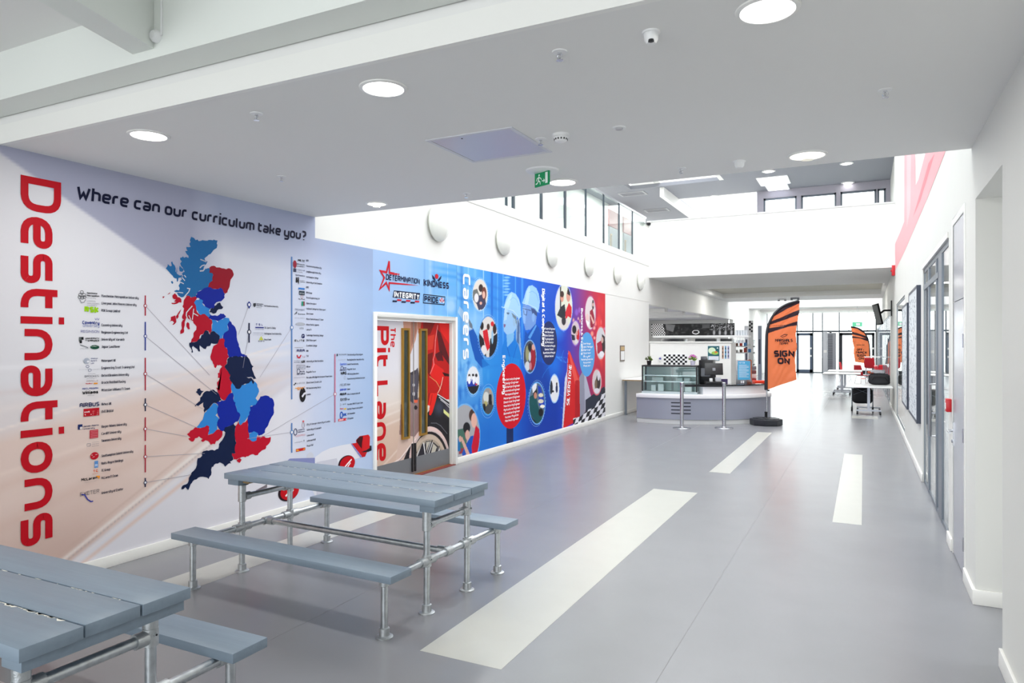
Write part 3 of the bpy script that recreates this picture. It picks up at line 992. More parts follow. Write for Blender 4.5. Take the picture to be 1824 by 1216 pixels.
BL1, BL2, BL3, RD, NV = (24, 98, 160), (44, 130, 206), (0, 32, 150), (186, 0, 38), (0, 22, 62)
regions = [
    ('highland', (24, 100, 158), MP(('A', [(610,118),(660,140),(690,180),(720,165),(745,195),(780,190),(850,185),(900,188),(960,175),(1010,180),(1010,165),(1085,185),(1070,240),(1083,265),(1070,320),(1010,360),(980,400),(900,465),(850,505),(860,545),(905,565),(880,610),(850,640),(830,690),(880,695),(935,680),(940,765),(985,770),(1005,800),(990,850),(995,900),(930,960),(920,1025),(870,1035),(800,1080),(740,1100),(700,1150),(690,1190),(620,1215),(590,1200),(560,1180),(520,1180),(430,1210),(380,1180),(350,1130),(400,1120),(390,1080),(400,1040),(380,1000),(410,950),(400,920),(440,890),(430,850),(470,820),(440,790),(490,750),(470,700),(430,650),(410,600),(440,560),(410,530),(410,495),(440,490),(460,470),(480,495),(520,480),(560,500),(560,460),(510,400),(500,375),(545,370),(520,300),(560,305),(600,300),(575,240),(600,210),(585,180)]))),
    ('', (24, 100, 158), MP(('A', [(265,560),(315,640),(325,740),(360,790),(400,815),(450,810),(430,850),(380,860),(370,920),(350,930),(345,870),(290,850),(240,790),(200,740),(150,690),(180,650),(185,610),(230,650),(260,640),(245,580)]))),
    ('', (24, 100, 158), MP(('A', [(400,640),(440,680),(470,700),(440,750),(400,740),(390,690)]))),
    ('', (24, 100, 158), MP(('A', [(240,930),(265,910),(285,950),(265,970)]))),
    ('', (24, 100, 158), MP(('A', [(345,700),(360,650),(355,760),(340,760)]))),
    ('', (24, 100, 158), MP(('A', [(295,1100),(340,1075),(390,1085),(410,1110),(330,1115)]))),
    ('', (150, 0, 32), MP(('A', [(935,670),(1010,640),(1060,670),(1120,670),(1200,690),(1310,690),(1350,720),(1375,790),(1350,850),(1320,890),(1305,970),(1280,1060),(1260,1120),(1220,1145),(1190,1120),(1170,1060),(1130,1035),(1080,1060),(990,1055),(960,1030),(915,1025),(930,960),(990,910),(990,850),(1005,800),(985,770),(935,765)]))),
    ('', BL3, MP(('B', [(870,-80),(915,-90),(960,-85),(990,-60),(1080,-55),(1130,-80),(1170,-55),(1190,5),(1215,35),(1210,100),(1150,165),(1060,185),(1025,225),(1030,250),(1020,300),(940,300),(860,260),(810,200),(820,150),(760,120),(700,110),(690,60),(720,0),(800,-35)]))),
    ('', NV, MP(('B', [(1130,190),(1145,230),(1185,270),(1140,310),(1100,310),(1060,370),(1000,390),(930,365),(960,300),(1010,300),(1030,250),(1080,205)]))),
    ('', BL2, MP(('B', [(770,120),(825,150),(810,210),(870,265),(960,300),(930,365),(960,410),(920,460),(890,430),(850,395),(780,415),(740,380),(700,320),(690,240),(660,190),(700,140)]))),
    ('', (176, 0, 36), MP(('B', [(530,65),(580,70),(600,100),(700,80),(710,120),(660,190),(690,240),(700,320),(740,390),(780,415),(850,395),(890,430),(930,480),(985,510),(990,560),(975,620),(975,700),(945,770),(920,700),(880,690),(840,730),(780,770),(760,850),(710,890),(640,900),(600,910),(615,850),(650,800),(650,740),(700,680),(705,620),(650,560),(640,520),(600,520),(560,480),(520,470),(500,500),(460,490),(440,460),(470,380),(480,300),(450,260),(470,180),(500,110)]))),
    ('', (176, 0, 36), MP(('B', [(430,310),(400,340),(330,440),(350,490),(380,450),(400,380)]))),
    ('', (176, 0, 36), MP(('B', [(240,450),(320,420),(340,540),(290,590),(265,590),(300,550),(270,520),(215,545)]))),
    ('', (176, 0, 36), MP(('B', [(520,570),(545,540),(575,570),(585,670),(550,670),(520,620)]))),
    ('', (176, 0, 36), MP(('B', [(460,500),(510,490),(490,600),(475,660),(475,730),(410,755),(410,700),(440,660),(430,600)]))),
    ('', (176, 0, 36), MP(('B', [(270,60),(310,20),(350,60),(360,90),(430,130),(430,190),(350,210),(260,215),(250,195),(340,180),(300,170),(330,130),(270,100)]))),
    ('', (176, 0, 36), MP(('B', [(90,80),(130,80),(100,115)]))),
    ('', (176, 0, 36), MP(('B', [(170,50),(230,0),(215,30)]))),
    ('', BL3, MP(('B', [(950,410),(1080,430),(1140,385),(1190,390),(1240,440),(1200,470),(1090,525),(1060,510),(985,500),(930,480),(920,460)]))),
    ('', BL2, MP(('B', [(985,500),(1060,515),(1080,545),(1100,520),(1180,490),(1210,460),(1290,470),(1305,520),(1260,590),(1280,690),(1230,720),(1190,770),(1170,830),(1130,850),(1110,780),(1020,710),(975,700),(985,600),(990,540)]))),
    ('', BL3, MP(('B', [(1305,520),(1345,580),(1400,630),(1430,760),(1440,870),(1470,980),(1510,1100),(1560,1120),(1621,1150),(1600,1165),(1440,1170),(1370,1165),(1285,1180),(1260,1100),(1250,1000),(1200,990),(1200,900),(1215,880),(1180,830),(1190,770),(1230,720),(1280,690),(1260,590)]))),
    ('', NV, MP(('B', [(880,690),(920,710),(945,770),(975,710),(1020,705),(1060,740),(1120,790),(1125,880),(1080,930),(970,920),(950,970),(890,980),(870,1030),(830,1020),(760,960),(770,1070),(740,1070),(640,970),(620,1000),(640,1090),(615,1090),(600,1010),(570,950),(575,915),(620,905),(710,890),(740,850),(770,840),(790,780),(840,730)]))),
    ('', RD, MP(('C', [(572,-178),(607,-133),(595,-50),(640,0),(655,90),(680,150),(650,190),(645,270),(600,320),(620,370),(680,430),(705,480),(690,560),(735,630),(715,690),(725,790),(670,840),(615,935),(540,910),(500,820),(480,790),(445,710),(480,720),(510,760),(480,690),(465,620),(520,540),(480,530),(480,450),(510,440),(525,370),(560,330),(520,300),(490,310),(470,300),(440,360),(410,300),(385,240),(345,155),(370,70),(390,0),(400,-40),(470,-75),(500,-150)]))),
    ('', NV, MP(('C', [(680,170),(740,160),(770,145),(850,155),(950,150),(1010,150),(1045,190),(1080,280),(1125,325),(1100,350),(1110,410),(1175,555),(1130,560),(1080,515),(1000,520),(1030,540),(1080,530),(1140,600),(1120,650),(1090,590),(1040,630),(1000,640),(940,660),(890,730),(800,735),(740,620),(690,540),(705,480),(640,390),(600,330),(650,280),(650,200)]))),
    ('', BL2, MP(('C', [(740,630),(800,720),(870,735),(900,700),(940,660),(1000,640),(1040,630),(1090,585),(1120,650),(1140,600),(1190,650),(1225,780),(1160,900),(1200,950),(1160,1020),(1060,1050),(1070,1120),(1026,1228),(967,1321),(921,1356),(886,1391),(861,1309),(880,1216),(820,1110),(790,1010),(760,940),(770,860),(720,740),(715,690)]))),
    ('', BL3, MP(('C', [(1250,870),(1300,860),(1400,865),(1480,930),(1500,1020),(1490,1120),(1480,1200)]), ('D', [(1470,90),(1450,150),(1410,200),(1400,260),(1330,300),(1300,310),(1290,270),(1230,240),(1150,270),(1140,180),(1130,60)]), ('C', [(1026,1228),(1070,1120),(1060,1050),(1160,1020),(1200,950)]))),
    ('', BL3, MP(('C', [(740,800),(765,860),(760,940),(800,980),(790,1010),(820,1110),(885,1200)]), ('D', [(1010,20),(980,90),(920,120),(880,150),(780,180),(750,240),(690,200),(660,150),(680,60),(700,40)]), ('C', [(470,1160),(470,1120),(490,1050),(450,990),(550,940),(615,935),(670,840)]))),
    ('', NV, MP(('C', [(400,745),(440,780),(500,820),(550,940),(450,990),(400,990),(345,1050),(290,1110),(240,1165),(225,1120),(240,1080),(215,1010),(220,975),(130,1040),(65,1055),(110,990),(160,950),(165,890),(215,820),(280,770),(330,775)]))),
    ('', NV, MP(('C', [(110,740),(160,720),(190,770),(230,770),(160,860),(120,820),(85,790),(110,770)]))),
    ('', BL2, MP(('C', [(400,990),(450,1000),(495,1050),(470,1130),(490,1160),(440,1210)]), ('D', [(690,40),(660,130),(665,220),(610,280),(520,290),(540,200),(500,150),(440,190),(330,190),(380,140),(440,60)]), ('C', [(240,1170),(290,1110),(345,1060)]))),
    ('', RD, MP(('D', [(320,180),(400,195),(500,150),(540,170),(540,230),(520,300),(600,275),(680,210),(745,240),(745,290),(700,360),(650,390),(630,440),(560,450),(520,390),(480,380),(430,405),(415,380),(440,360),(380,320),(320,350),(310,380),(265,400),(215,355),(250,340),(195,285),(250,230)]))),
    ('', NV, MP(('D', [(920,120),(950,160),(935,260),(940,360),(960,420),(940,490),(945,580),(890,580),(910,680),(860,710),(880,740),(830,745),(785,790),(760,750),(700,720),(640,740),(600,790),(580,790),(575,880),(530,980),(480,950),(400,945),(310,990),(270,1040),(240,1090),(215,1150),(170,1105),(110,1140),(110,1110),(150,1070),(200,1050),(250,920),(300,850),(350,760),(360,660),(400,650),(430,620),(425,575),(470,545),(560,530),(620,540),(680,510),(690,440),(740,380),(790,260),(760,230),(780,180),(880,150)]))),
    ('', RD, MP(('D', [(990,90),(1020,150),(1060,110),(1095,100),(1130,50),(1140,180),(1155,280),(1160,350),(1220,400),(1270,380),(1280,320),(1370,310),(1410,340),(1490,325),(1485,400),(1420,470),(1405,520),(1330,560),(1290,610),(1220,595),(1140,630),(1100,645),(1020,650),(960,680),(920,680),(890,580),(945,580),(935,490),(960,420),(940,360),(935,260),(950,160)]))),
    ('', BL2, MP(('D', [(1180,270),(1230,240),(1300,270),(1280,310),(1270,380),(1225,400),(1180,380),(1155,340),(1155,280)]))),
    ('', RD, MP(('D', [(960,690),(1010,655),(1040,680),(1010,730)]))),
]
for i, (nm, c, pts) in enumerate(regions):
    A = Art(LW)
    A.poly(roughen(pts, .007, i), c, 1 + (i % 9) * .3)
    A.build('map_region', mural)
A = Art(LW)
pale = (214, 212, 218)
def BP(pts): return [w2(280 + x * .0987, 520 + y * .0987) for x, y in pts]
A.line(BP([(625, 250), (570, 310), (520, 370), (515, 420), (540, 490), (620, 525)]), .010, pale, 5)
A.line(BP([(650, 300), (640, 380), (730, 430)]), .009, pale, 5)
A.line(BP([(640, 380), (625, 500)]), .009, pale, 5)
A.line(BP([(560, 420), (600, 500)]), .007, pale, 5)
def AP(pts): return [w2(280 + x * .0987, 410 + y * .0987) for x, y in pts]
A.line(AP([(530, 1045), (580, 1055), (560, 1110), (470, 1210)]), .009, pale, 5)
A.line(AP([(770, 525), (820, 545), (880, 570)]), .010, (176, 178, 196), 5)
A.line(AP([(760, 680), (800, 640), (850, 625)]), .010, (190, 192, 206), 5)
A.line(AP([(760, 735), (820, 730), (850, 690)]), .012, (190, 192, 206), 5)
A.line(AP([(440, 850), (490, 910)]), .008, pale, 5)
A.line(AP([(480, 810), (510, 850)]), .008, pale, 5)
A.line(AP([(400, 930), (470, 965)]), .008, pale, 5)
A.line(AP([(380, 1120), (460, 1130)]), .008, pale, 5)
A.build('map_inlets', mural)

# headings
A = Art(LW)
RDH = (186, 4, 26)
yb0, yt0 = yl(36), yl(108)
zt_ = zl(36, 311)
zb_ = zl(36, 976)
A.text('Destinations', (yb0, zt_), (yb0, zb_), h=yt0 - yb0, col=RDH, sw=.185, gap=.14, seg=5, rad=.3, layer=4)
A.build('heading_lettering', mural, label='red vertical lettering reading Destinations')
A = Art(LW)
q0, q1 = w2(135, 353), w2(544, 425)
A.text('Where can our curriculum take you?', (q0[0], q0[1] - .0), (q1[0], q0[1] - .0), h=.098, col=(10, 16, 48), sw=.20, gap=.14, seg=4, layer=4, slant=.08)
A.build('question_lettering', mural, label='dark blue lettering across the top')

# company lists
def row(A, u, v, txt, h=.021, col=(38, 40, 62), **k):
    y, z = w2(u, v)
    kf = 1.94 if u < 300 else (1.12 if u < 600 else .98)
    A.text(txt, (y, z), width=max(.03, yl(u + len(txt) * kf) - y), h=h, col=col, sw=.15, gap=.22, seg=1, rad=.2, layer=4, **k)


A = Art(LW)
left = [(180, 529, 'Manchester Metropolitan University'), (180, 542, 'Liverpool John Moores University'), (180, 555, 'RSK Group Limited'),
        (180, 581, 'Coventry University'), (180, 594, 'Reginson Engineering Ltd'), (180, 606.5, 'University of Warwick'), (180, 619.5, 'Jaguar Land Rover'),
        (180, 644.5, 'Motorsport UK'), (180, 657.5, 'Engineering Trust Training Ltd'), (180, 671, 'Oxford Brookes University'), (180, 683.5, 'Oracle Red Bull Racing'),
        (180, 697, 'Atlassian Williams F1 Team'), (180, 722, 'Airbus UK'), (180, 735, 'UWE Bristol'), (180, 762, 'Harper Adams University'),
        (180, 774.5, 'Cardiff University'), (180, 787, 'Swansea University'), (180, 814, 'Southampton Solent University'), (180, 827.5, 'Rolls-Royce Holdings'),
        (180, 840, 'TC Group'), (180, 853.5, 'McLaren F1 Team'), (180, 880, 'University of Exeter')]
for u, v, t in left: row(A, u, v, t)
mid = [(545, 465.5, 'MEPC'), (545, 475, 'Manufacturing University'), (545, 485, 'Loughborough University'), (545, 494.5, 'Northampton College'),
       (545, 504, 'University of Northampton'), (545, 513, 'BMET'), (545, 522.5, 'BMW Group'), (545, 531.5, 'Arvin Engineering Ltd'), (545, 541.5, 'Alpine Aerospace'),
       (545, 551, 'National College for Motorsport'), (545, 560, 'Silverstone'), (545, 569.5, 'Aston Martin Aramco F1 Team'), (545, 579.5, 'Aston Martin Lagonda'),
       (545, 588.5, 'Lotus F1'), (545, 598.5, 'Cambridge Marketing College'), (545, 607.5, 'Elite Motorsport'), (545, 617, 'Cranfield College'),
       (545, 626.5, 'ARA'), (545, 635.5, 'TUI'), (545, 645, 'University of Hertfordshire'), (545, 654.5, 'Hilton'), (545, 664, 'Royal Air Force'),
       (545, 674, 'Mercedes AMG High Performance Powertrains'), (545, 683, 'Silverstone Circuits Ltd'), (545, 693, 'MK Manufacturing Centre'), (545, 704, 'Cummins'),
       (546, 757.5, 'City St Georges, University of London'), (546, 767, 'University of Greenwich'), (546, 777, 'Leonardo UK'), (546, 786.5, 'Lutterworth UK'), (546, 795.5, 'Royal Mail')]
for u, v, t in mid: row(A, u, v, t, h=.020)
far_ = [(618, 633, 'The University of Buckingham'), (618, 642, 'Buckinghamshire New University'), (618, 650, 'Gemini Manufacturing'), (618, 659, 'Royal Air Force'), (618, 667.5, 'NRG Racing Operations'),
        (618, 676, 'Manufacturing Technical Services'), (618, 686, 'Nicab'), (618, 694.5, 'Omron'), (618, 703.5, 'Altus Transportation UK'), (618, 712.5, 'Exyb'),
        (618, 721.5, 'Mercedes AMG F1 Project Team'), (618, 730, 'Red Bull Powertrains Limited'), (618, 738.5, 'SMC Automation'), (618, 747, 'TCR Systems')]
for u, v, t in far_: row(A, u, v, t, h=.020)
for u, v, t in [(470, 546, 'Northumbria University'), (470, 585, 'TSL Sport & Timing'), (470, 595.5, 'Nottingham Trent University'), (470, 606, 'Avara Foods')]: row(A, u, v, t, h=.018)
A.build('company_list', mural, label='rows of small company and university names')

# logos
def sc_(u): return .37 if u < 300 else (.66 if u < 560 else .85)
def lg(A, u0, u1, v, txt, col, h=None, sw=.2, v1=None):
    a, b = w2(u0, v), w2(u1, v)
    h = (h or .06) * sc_(u0)
    A.text(txt, (a[0], a[1]), (b[0], a[1]), h=h, col=col, sw=sw, gap=.16, seg=2, layer=4)


def rect(A, u0, u1, v0, v1, col, layer=4):
    a, b = w2(u0, v0), w2(u0, v1)
    y1 = yl(u1)
    A.poly([(a[0], a[1]), (y1, a[1]), (y1, b[1]), (b[0], b[1])], col, layer)


A = Art(LW)
BK, GR = (26, 26, 30), (120, 122, 130)
for hx, hy in ((145, 520), (142, 525), (149, 525), (145.5, 530), (141, 529), (149.5, 529)):
    y, z = w2(hx, hy); A.ring(y, z, .013, .012, .003, BK, 4, 6)
lg(A, 154, 173, 523, 'Manchester', BK, .035); lg(A, 154, 176, 527.5, 'Metropolitan', BK, .035); lg(A, 154, 170, 531, 'University', GR, .022, .12)
lg(A, 154, 170, 537, 'LIVERPOOL', GR, .025, .12); lg(A, 154, 176, 541, 'JOHN MOORES', GR, .025, .12); lg(A, 154, 172, 544.5, 'UNIVERSITY', GR, .025, .12)
A.line(WP([(141, 533), (144, 539), (149, 538), (152, 533)]), .006, (150, 150, 156), 4)
lg(A, 150, 175, 556, 'RSK', (150, 200, 10), .12, .3)
lg(A, 146, 176, 577, 'Coventry', (30, 56, 140), .068, .2); lg(A, 147, 176, 582, 'University', (120, 132, 180), .055, .12)
lg(A, 168, 176, 570, 'WW', (110, 110, 170), .05, .14)
lg(A, 143, 176, 592, 'REGINSON', (70, 74, 150), .05, .12)
lg(A, 151, 176, 604, 'UNIVERSITY', BK, .036, .24); lg(A, 155, 176, 608, 'WARWICK', BK, .036, .26); lg(A, 151, 154.5, 607, 'OF', BK, .02, .2)
rect(A, 140, 144, 600, 608, (90, 96, 96)); rect(A, 144, 148, 600, 605, BK); rect(A, 141, 145, 606, 611, BK, 5)
y, z = w2(168, 618); A.ellipse(y, z, yl(176) - y, .016, (10, 70, 50), 4); lg(A, 162.5, 173.5, 617.5, 'LAND', (220, 226, 222), .02, .2); lg(A, 162, 174, 621, 'ROVER', (220, 226, 222), .02, .2)
lg(A, 141, 157, 621.5, 'JAGUAR', GR, .018, .12); A.line(WP([(142, 614), (147, 615.5), (156, 619)]), .006, GR, 4)
y, z = w2(153.5, 642.5); A.ellipse(y, z, yl(159) - y, .022, (170, 176, 190), 4); A.ellipse(y + .01, z - .005, .010, .008, (222, 222, 228), 5)
lg(A, 161, 174, 639.5, 'motor', (70, 80, 130), .03, .18); lg(A, 161, 172, 643.5, 'sport', (70, 80, 130), .03, .18); lg(A, 161, 167, 648, 'UK', (70, 80, 130), .03, .18)
y, z = w2(155, 652.5); A.ring(y, z, .012, .010, .003, (80, 90, 130), 4, 10); y, z = w2(159, 659); A.ring(y, z, .012, .010, .003, (120, 126, 150), 4, 10); lg(A, 140, 176, 659, 'ENGINEERING TRUST', (160, 164, 176), .014, .12)
lg(A, 156, 169, 666.5, 'OXFORD', GR, .016, .14); lg(A, 150, 175, 672, 'BROOKES', (84, 84, 96), .04, .13); lg(A, 153, 172, 675, 'UNIVERSITY', GR, .018, .13)
lg(A, 153, 174, 680, 'ORACLE', (160, 130, 130), .03, .14); lg(A, 152, 164, 684, 'RedBull', (190, 40, 30), .022, .26); rect(A, 166, 173, 681.5, 684, (232, 150, 40))
lg(A, 146, 174, 694, 'AATLASSIAN', (44, 64, 140), .036, .2); lg(A, 146, 174, 702, 'Williams', BK, .064, .26); lg(A, 155, 167, 705, 'RACING', GR, .016, .14)
lg(A, 141, 176, 725.5, 'AIRBUS', (24, 36, 84), .085, .2)
rect(A, 148, 176, 728, 742, (180, 16, 32)); lg(A, 149.5, 159, 735, 'UWE', (240, 236, 236), .03, .3, 5); lg(A, 149.5, 162, 740, 'Bristol', (240, 236, 236), .03, .3, 5)
for k in range(4): lg(A, 164, 174, 732.5 + k * 2.4, 'University', (240, 220, 220), .010, .2)
rect(A, 138, 146, 756, 765, (24, 40, 96)); y, z = w2(143.5, 762); A.ellipse(y, z, .010, .010, (224, 214, 210), 5)
lg(A, 148, 175, 760.5, 'Harper Adams', (30, 40, 90), .03, .2); lg(A, 148, 168, 765, 'University', (30, 40, 90), .03, .2)
rect(A, 159, 174, 766, 781, (186, 30, 50)); 
for k in range(5):
    yy0, zz0 = w2(161 + k * .0, 767.8 + k * 2.8); A.line([(yl(160.5), zz0), (yl(173), zz0)], .003, (226, 150, 160), 5)
lg(A, 153.5, 161, 795, 'O', (110, 110, 130), .06, .1); lg(A, 163, 175, 788, 'University', GR, .014, .14); lg(A, 163, 175, 791.5, 'Abertawe', (90, 90, 120), .016, .14); lg(A, 163, 175, 795, 'Swansea', GR, .016, .14)
y, z = w2(167.5, 811.5); A.ellipse(y, z, yl(175) - y, .028, (184, 16, 36), 4); lg(A, 162, 174, 811, 'Southampton', (250, 240, 240), .016, .2); lg(A, 162, 169, 814.5, 'Solent', (250, 240, 240), .016, .2)
rect(A, 167.5, 174, 821, 833, (90, 140, 200)); lg(A, 168.5, 173, 831, 'R', (232, 240, 250), .05, .16)
lg(A, 165, 174, 841, 'TC', (226, 96, 36), .05, .22); lg(A, 164, 174, 844.5, 'GROUP', (200, 120, 90), .014, .2)
lg(A, 144, 172, 857, 'McLaren', (20, 20, 24), .058, .22); A.line(WP([(171, 848), (176, 848), (175, 852)]), .01, (240, 150, 30), 4); lg(A, 150, 172, 860, 'FORMULA 1 TEAM', GR, .012, .12)
lg(A, 142, 176, 883.5, 'EXETER', (80, 78, 84), .075, .10); lg(A, 153, 174, 876.5, 'UNIVERSITY OF', GR, .012, .12)
A.line(WP([(144, 880), (150, 881), (155, 889), (161, 893), (165, 892)]), .009, (60, 64, 150), 5)
# middle column logos
lg(A, 530, 542, 465, 'ME TC', BK, .032, .3)
y, z = w2(524.5, 470.5); A.ellipse(y, z, .025, .04, (150, 40, 60), 4); lg(A, 528, 542, 471, 'BIRMINGHAM', BK, .018, .2); lg(A, 528, 542, 474.5, 'UNIVERSITY', BK, .018, .2)
rect(A, 522, 527, 477.5, 484, (60, 66, 90)); lg(A, 528, 542.5, 481, 'Loughborough', (70, 76, 110), .018, .16); lg(A, 528, 538, 484.5, 'University', GR, .016, .16)
lg(A, 526, 542.5, 491, 'Northampton', (70, 74, 100), .025, .18); lg(A, 526.5, 531.5, 504.5, 'N', BK, .09, .3); lg(A, 527, 532, 496.5, 'UO', BK, .03, .3); lg(A, 533, 542.5, 500, 'UNIVERSITY', BK, .012, .18); lg(A, 533, 542.5, 502.5, 'OF NORTHAMPTON', BK, .012, .18)
rect(A, 531, 542, 512, 515, (50, 120, 200)); rect(A, 532, 542, 517.5, 525, (46, 60, 74)); lg(A, 533, 541, 523, 'bmw', (200, 206, 210), .022, .2)
lg(A, 531, 542.5, 533.5, 'ALPINE', (60, 60, 70), .02, .2); y, z = w2(537, 528.5); A.ring(y, z, .014, .02, .004, (170, 110, 100), 4, 10)
rect(A, 536.5, 539.5, 536.5, 544.5, (40, 150, 120)); rect(A, 539.5, 542, 536.5, 544.5, (130, 60, 70))
lg(A, 525, 542, 552.5, 'Motorsport', (120, 124, 146), .035, .12); A.line(WP([(524, 560), (528, 555), (527, 559)]), .008, (60, 64, 74), 4); lg(A, 530, 542.5, 560, 'Silverstone', (50, 66, 76), .02, .22)
lg(A, 524, 542, 567, 'ASTON MARTIN', (160, 164, 176), .018, .12); A.ellipse(*w2(534.5, 577), .07, .016, (170, 174, 184), 4); lg(A, 533, 540, 586, 'LOTUS', (120, 124, 130), .03, .14)
lg(A, 536.5, 542, 602, 'Q', (30, 36, 90), .065, .25); lg(A, 524, 542, 608, 'ELITE', (24, 24, 30), .03, .22); A.line(WP([(524, 618.5), (539, 619)]), .004, (150, 150, 156), 4); lg(A, 540, 542.5, 615, ',', BK, .03, .3)
lg(A, 528, 542, 627, 'ARA', (34, 44, 100), .045, .24); A.line(WP([(528.5, 632), (530, 636.5), (533, 637), (535.5, 632)]), .014, (200, 20, 50), 4); lg(A, 537, 542.5, 637, 'TUI', (170, 120, 130), .03, .14)
lg(A, 523, 534, 643, 'University of', (90, 94, 110), .012, .2); lg(A, 523, 534, 646, 'Hertfordshire', (90, 94, 110), .014, .2); lg(A, 536, 542.5, 646, 'UH', BK, .042, .28)
A.line(WP([(528, 650), (542.5, 650.3), (542.5, 656.8), (528, 657)]), .004, GR, 4, True); lg(A, 530, 541, 655.5, 'Hilton', (120, 124, 140), .03, .14)
y, z = w2(531, 661); A.ring(y, z, .02, .026, .006, (60, 64, 90), 4, 12); lg(A, 534, 542.5, 663, 'ROYAL', (60, 64, 90), .022, .24); lg(A, 528, 542.5, 667.5, 'AIR FORCE', (60, 64, 90), .024, .24)
lg(A, 523, 542.5, 673.5, 'MERCEDES AMG PETRONAS', (160, 160, 176), .014, .14)
rect(A, 522.5, 524.5, 684, 686, BK); rect(A, 524.5, 526.5, 681.5, 684, BK); lg(A, 527, 542.5, 684, 'SILVERSTONE', (120, 120, 130), .024, .12)
lg(A, 529, 543, 694.5, 'BMC', (232, 150, 60), .045, .22); A.line(WP([(525, 691), (530, 691)]), .008, (236, 170, 90), 4)
y, z = w2(538.5, 703); A.ellipse(y, z, .045, .075, (22, 22, 28), 4); A.line([(y - .01, z - .02), (y + .02, z + .01), (y + .06, z + .02)], .022, (216, 216, 226), 5)
A.ring(*w2(539.5, 757), .018, .03, .006, (170, 150, 160), 4, 12); A.line(WP([(538, 750), (541, 750)]), .016, (210, 80, 90), 4)
A.ring(*w2(525.5, 769), .022, .032, .008, (50, 54, 96), 4, 14); lg(A, 530, 542, 767, 'UNIVERSITY OF', (50, 54, 96), .018, .22); lg(A, 530, 542, 770.5, 'GREENWICH', (50, 54, 96), .018, .22)
lg(A, 526, 543, 778, 'LEONARDO', (220, 130, 140), .026, .12); lg(A, 524, 538, 789, 'Lutterworth', (100, 104, 120), .016, .14); lg(A, 539.5, 542, 787, 'T', (70, 74, 90), .03, .2)
rect(A, 526.5, 543, 799.5, 804.5, (196, 30, 30)); lg(A, 527.5, 542, 803.6, 'Royal Mail', (240, 190, 60), .03, .24)
# right column logos
lg(A, 603, 616.5, 632.5, 'BUCKINGHAM', (90, 96, 110), .018, .16); rect(A, 599, 601, 630, 634, (50, 60, 70)); lg(A, 602, 616.5, 641.5, 'BUCKS NEW', (180, 186, 200), .014, .16)
lg(A, 605, 616.5, 650.5, 'Gemini', (60, 100, 210), .03, .18); A.ring(*w2(608.5, 655.5), .02, .022, .006, (70, 74, 110), 4, 12); lg(A, 611, 616.5, 656.5, 'ROYAL', (70, 74, 110), .018, .2); lg(A, 605, 616.5, 660.5, 'AIR FORCE', (70, 74, 110), .02, .22)
lg(A, 606.5, 616.5, 667.5, 'NRG', (24, 24, 30), .04, .24); A.ring(*w2(613.5, 672.5), .014, .018, .004, (170, 176, 190), 4, 8)
lg(A, 605, 616.5, 687.5, 'nicab', (110, 114, 130), .036, .12); lg(A, 605, 616.5, 696, 'omron', (60, 90, 200), .034, .22); lg(A, 605, 616, 704.5, 'AKKA', (30, 30, 36), .034, .28)
lg(A, 606, 616.5, 714, 'EXYB', (50, 54, 64), .036, .2); A.ring(*w2(606, 720.5), .014, .018, .004, (170, 176, 190), 4, 3); lg(A, 610, 616, 721, 'AMG', (120, 130, 130), .016, .2)
lg(A, 605, 611, 729.5, 'Red', (200, 70, 80), .022, .2); rect(A, 612, 616, 727, 729.3, (232, 180, 40)); A.ring(*w2(607.5, 739), .022, .034, .012, (20, 80, 180), 4, 12); lg(A, 610.5, 616.5, 741, 'SMC', (20, 80, 180), .036, .26)
rect(A, 602, 616.5, 746, 750.5, (206, 50, 60)); lg(A, 603, 616, 749.8, 'TCR SYSTEMS', (246, 230, 232), .022, .24)
# northern pair
A.poly(WP([(450.5, 540), (455, 539.5), (455, 544), (453, 547), (450.5, 544)]), (50, 54, 60), 4); lg(A, 456, 468, 542, 'Northumbria', (60, 64, 80), .02, .2); lg(A, 456, 466, 545, 'University', (60, 64, 80), .02, .2); lg(A, 456, 465, 548, 'NEWCASTLE', GR, .012, .16)
lg(A, 455, 467.5, 579.5, 'T S L', (40, 50, 140), .03, .22); rect(A, 454, 469, 582, 584, (44, 54, 140)); lg(A, 454, 469, 587, 'TIMING', (44, 54, 140), .010, .2)
lg(A, 450, 468, 593.5, 'Nottingham Trent', (170, 172, 190), .018, .12); lg(A, 450, 468, 597, 'University', (170, 172, 190), .016, .12)
A.line(WP([(462, 604.5), (464.5, 600), (467, 604.5)]), .01, (200, 206, 40), 4, True); lg(A, 459, 470, 608.5, 'avara', (90, 90, 110), .024, .16)
A.build('logo_print', mural, label='rows of small coloured logos')

# time lines with ring markers and thin leaders
A = Art(LW)
def bar(u, v0, v1, vm, col, w=.011):
    y = yl(u)
    if u > 430: w = .017
    q = 1.0 if u < 430 else 1.5
    A.line([(y, zl(u, v0)), (y, zl(u, v1))], w, col, 4)
    A.ellipse(y, zl(u, vm), .0155 * q, .0155 * q, col, 5, 18)
    A.ellipse(y, zl(u, vm), .0095 * q, .0095 * q, (226, 226, 232), 6, 18)
CR_, CB_, CN_, CS_ = (168, 34, 56), (36, 56, 140), (34, 40, 72), (84, 130, 190)
bar(258, 526, 562, 544.5, CR_); bar(258, 573, 624, 598.5, CB_); bar(258, 637, 695, 665.5, CR_); bar(258, 709, 732, 720.5, CN_)
bar(258, 743, 785, 763.5, CR_); bar(258, 792, 841, 813, CR_); bar(258, 851, 867, 859, CN_)
bar(443, 537, 549, 542.5, CB_); bar(443, 575, 610, 591, CN_)
bar(519, 457, 711, 583, CS_); bar(519, 753, 806, 769.5, CS_); bar(596, 630, 752, 701.5, (196, 110, 140))
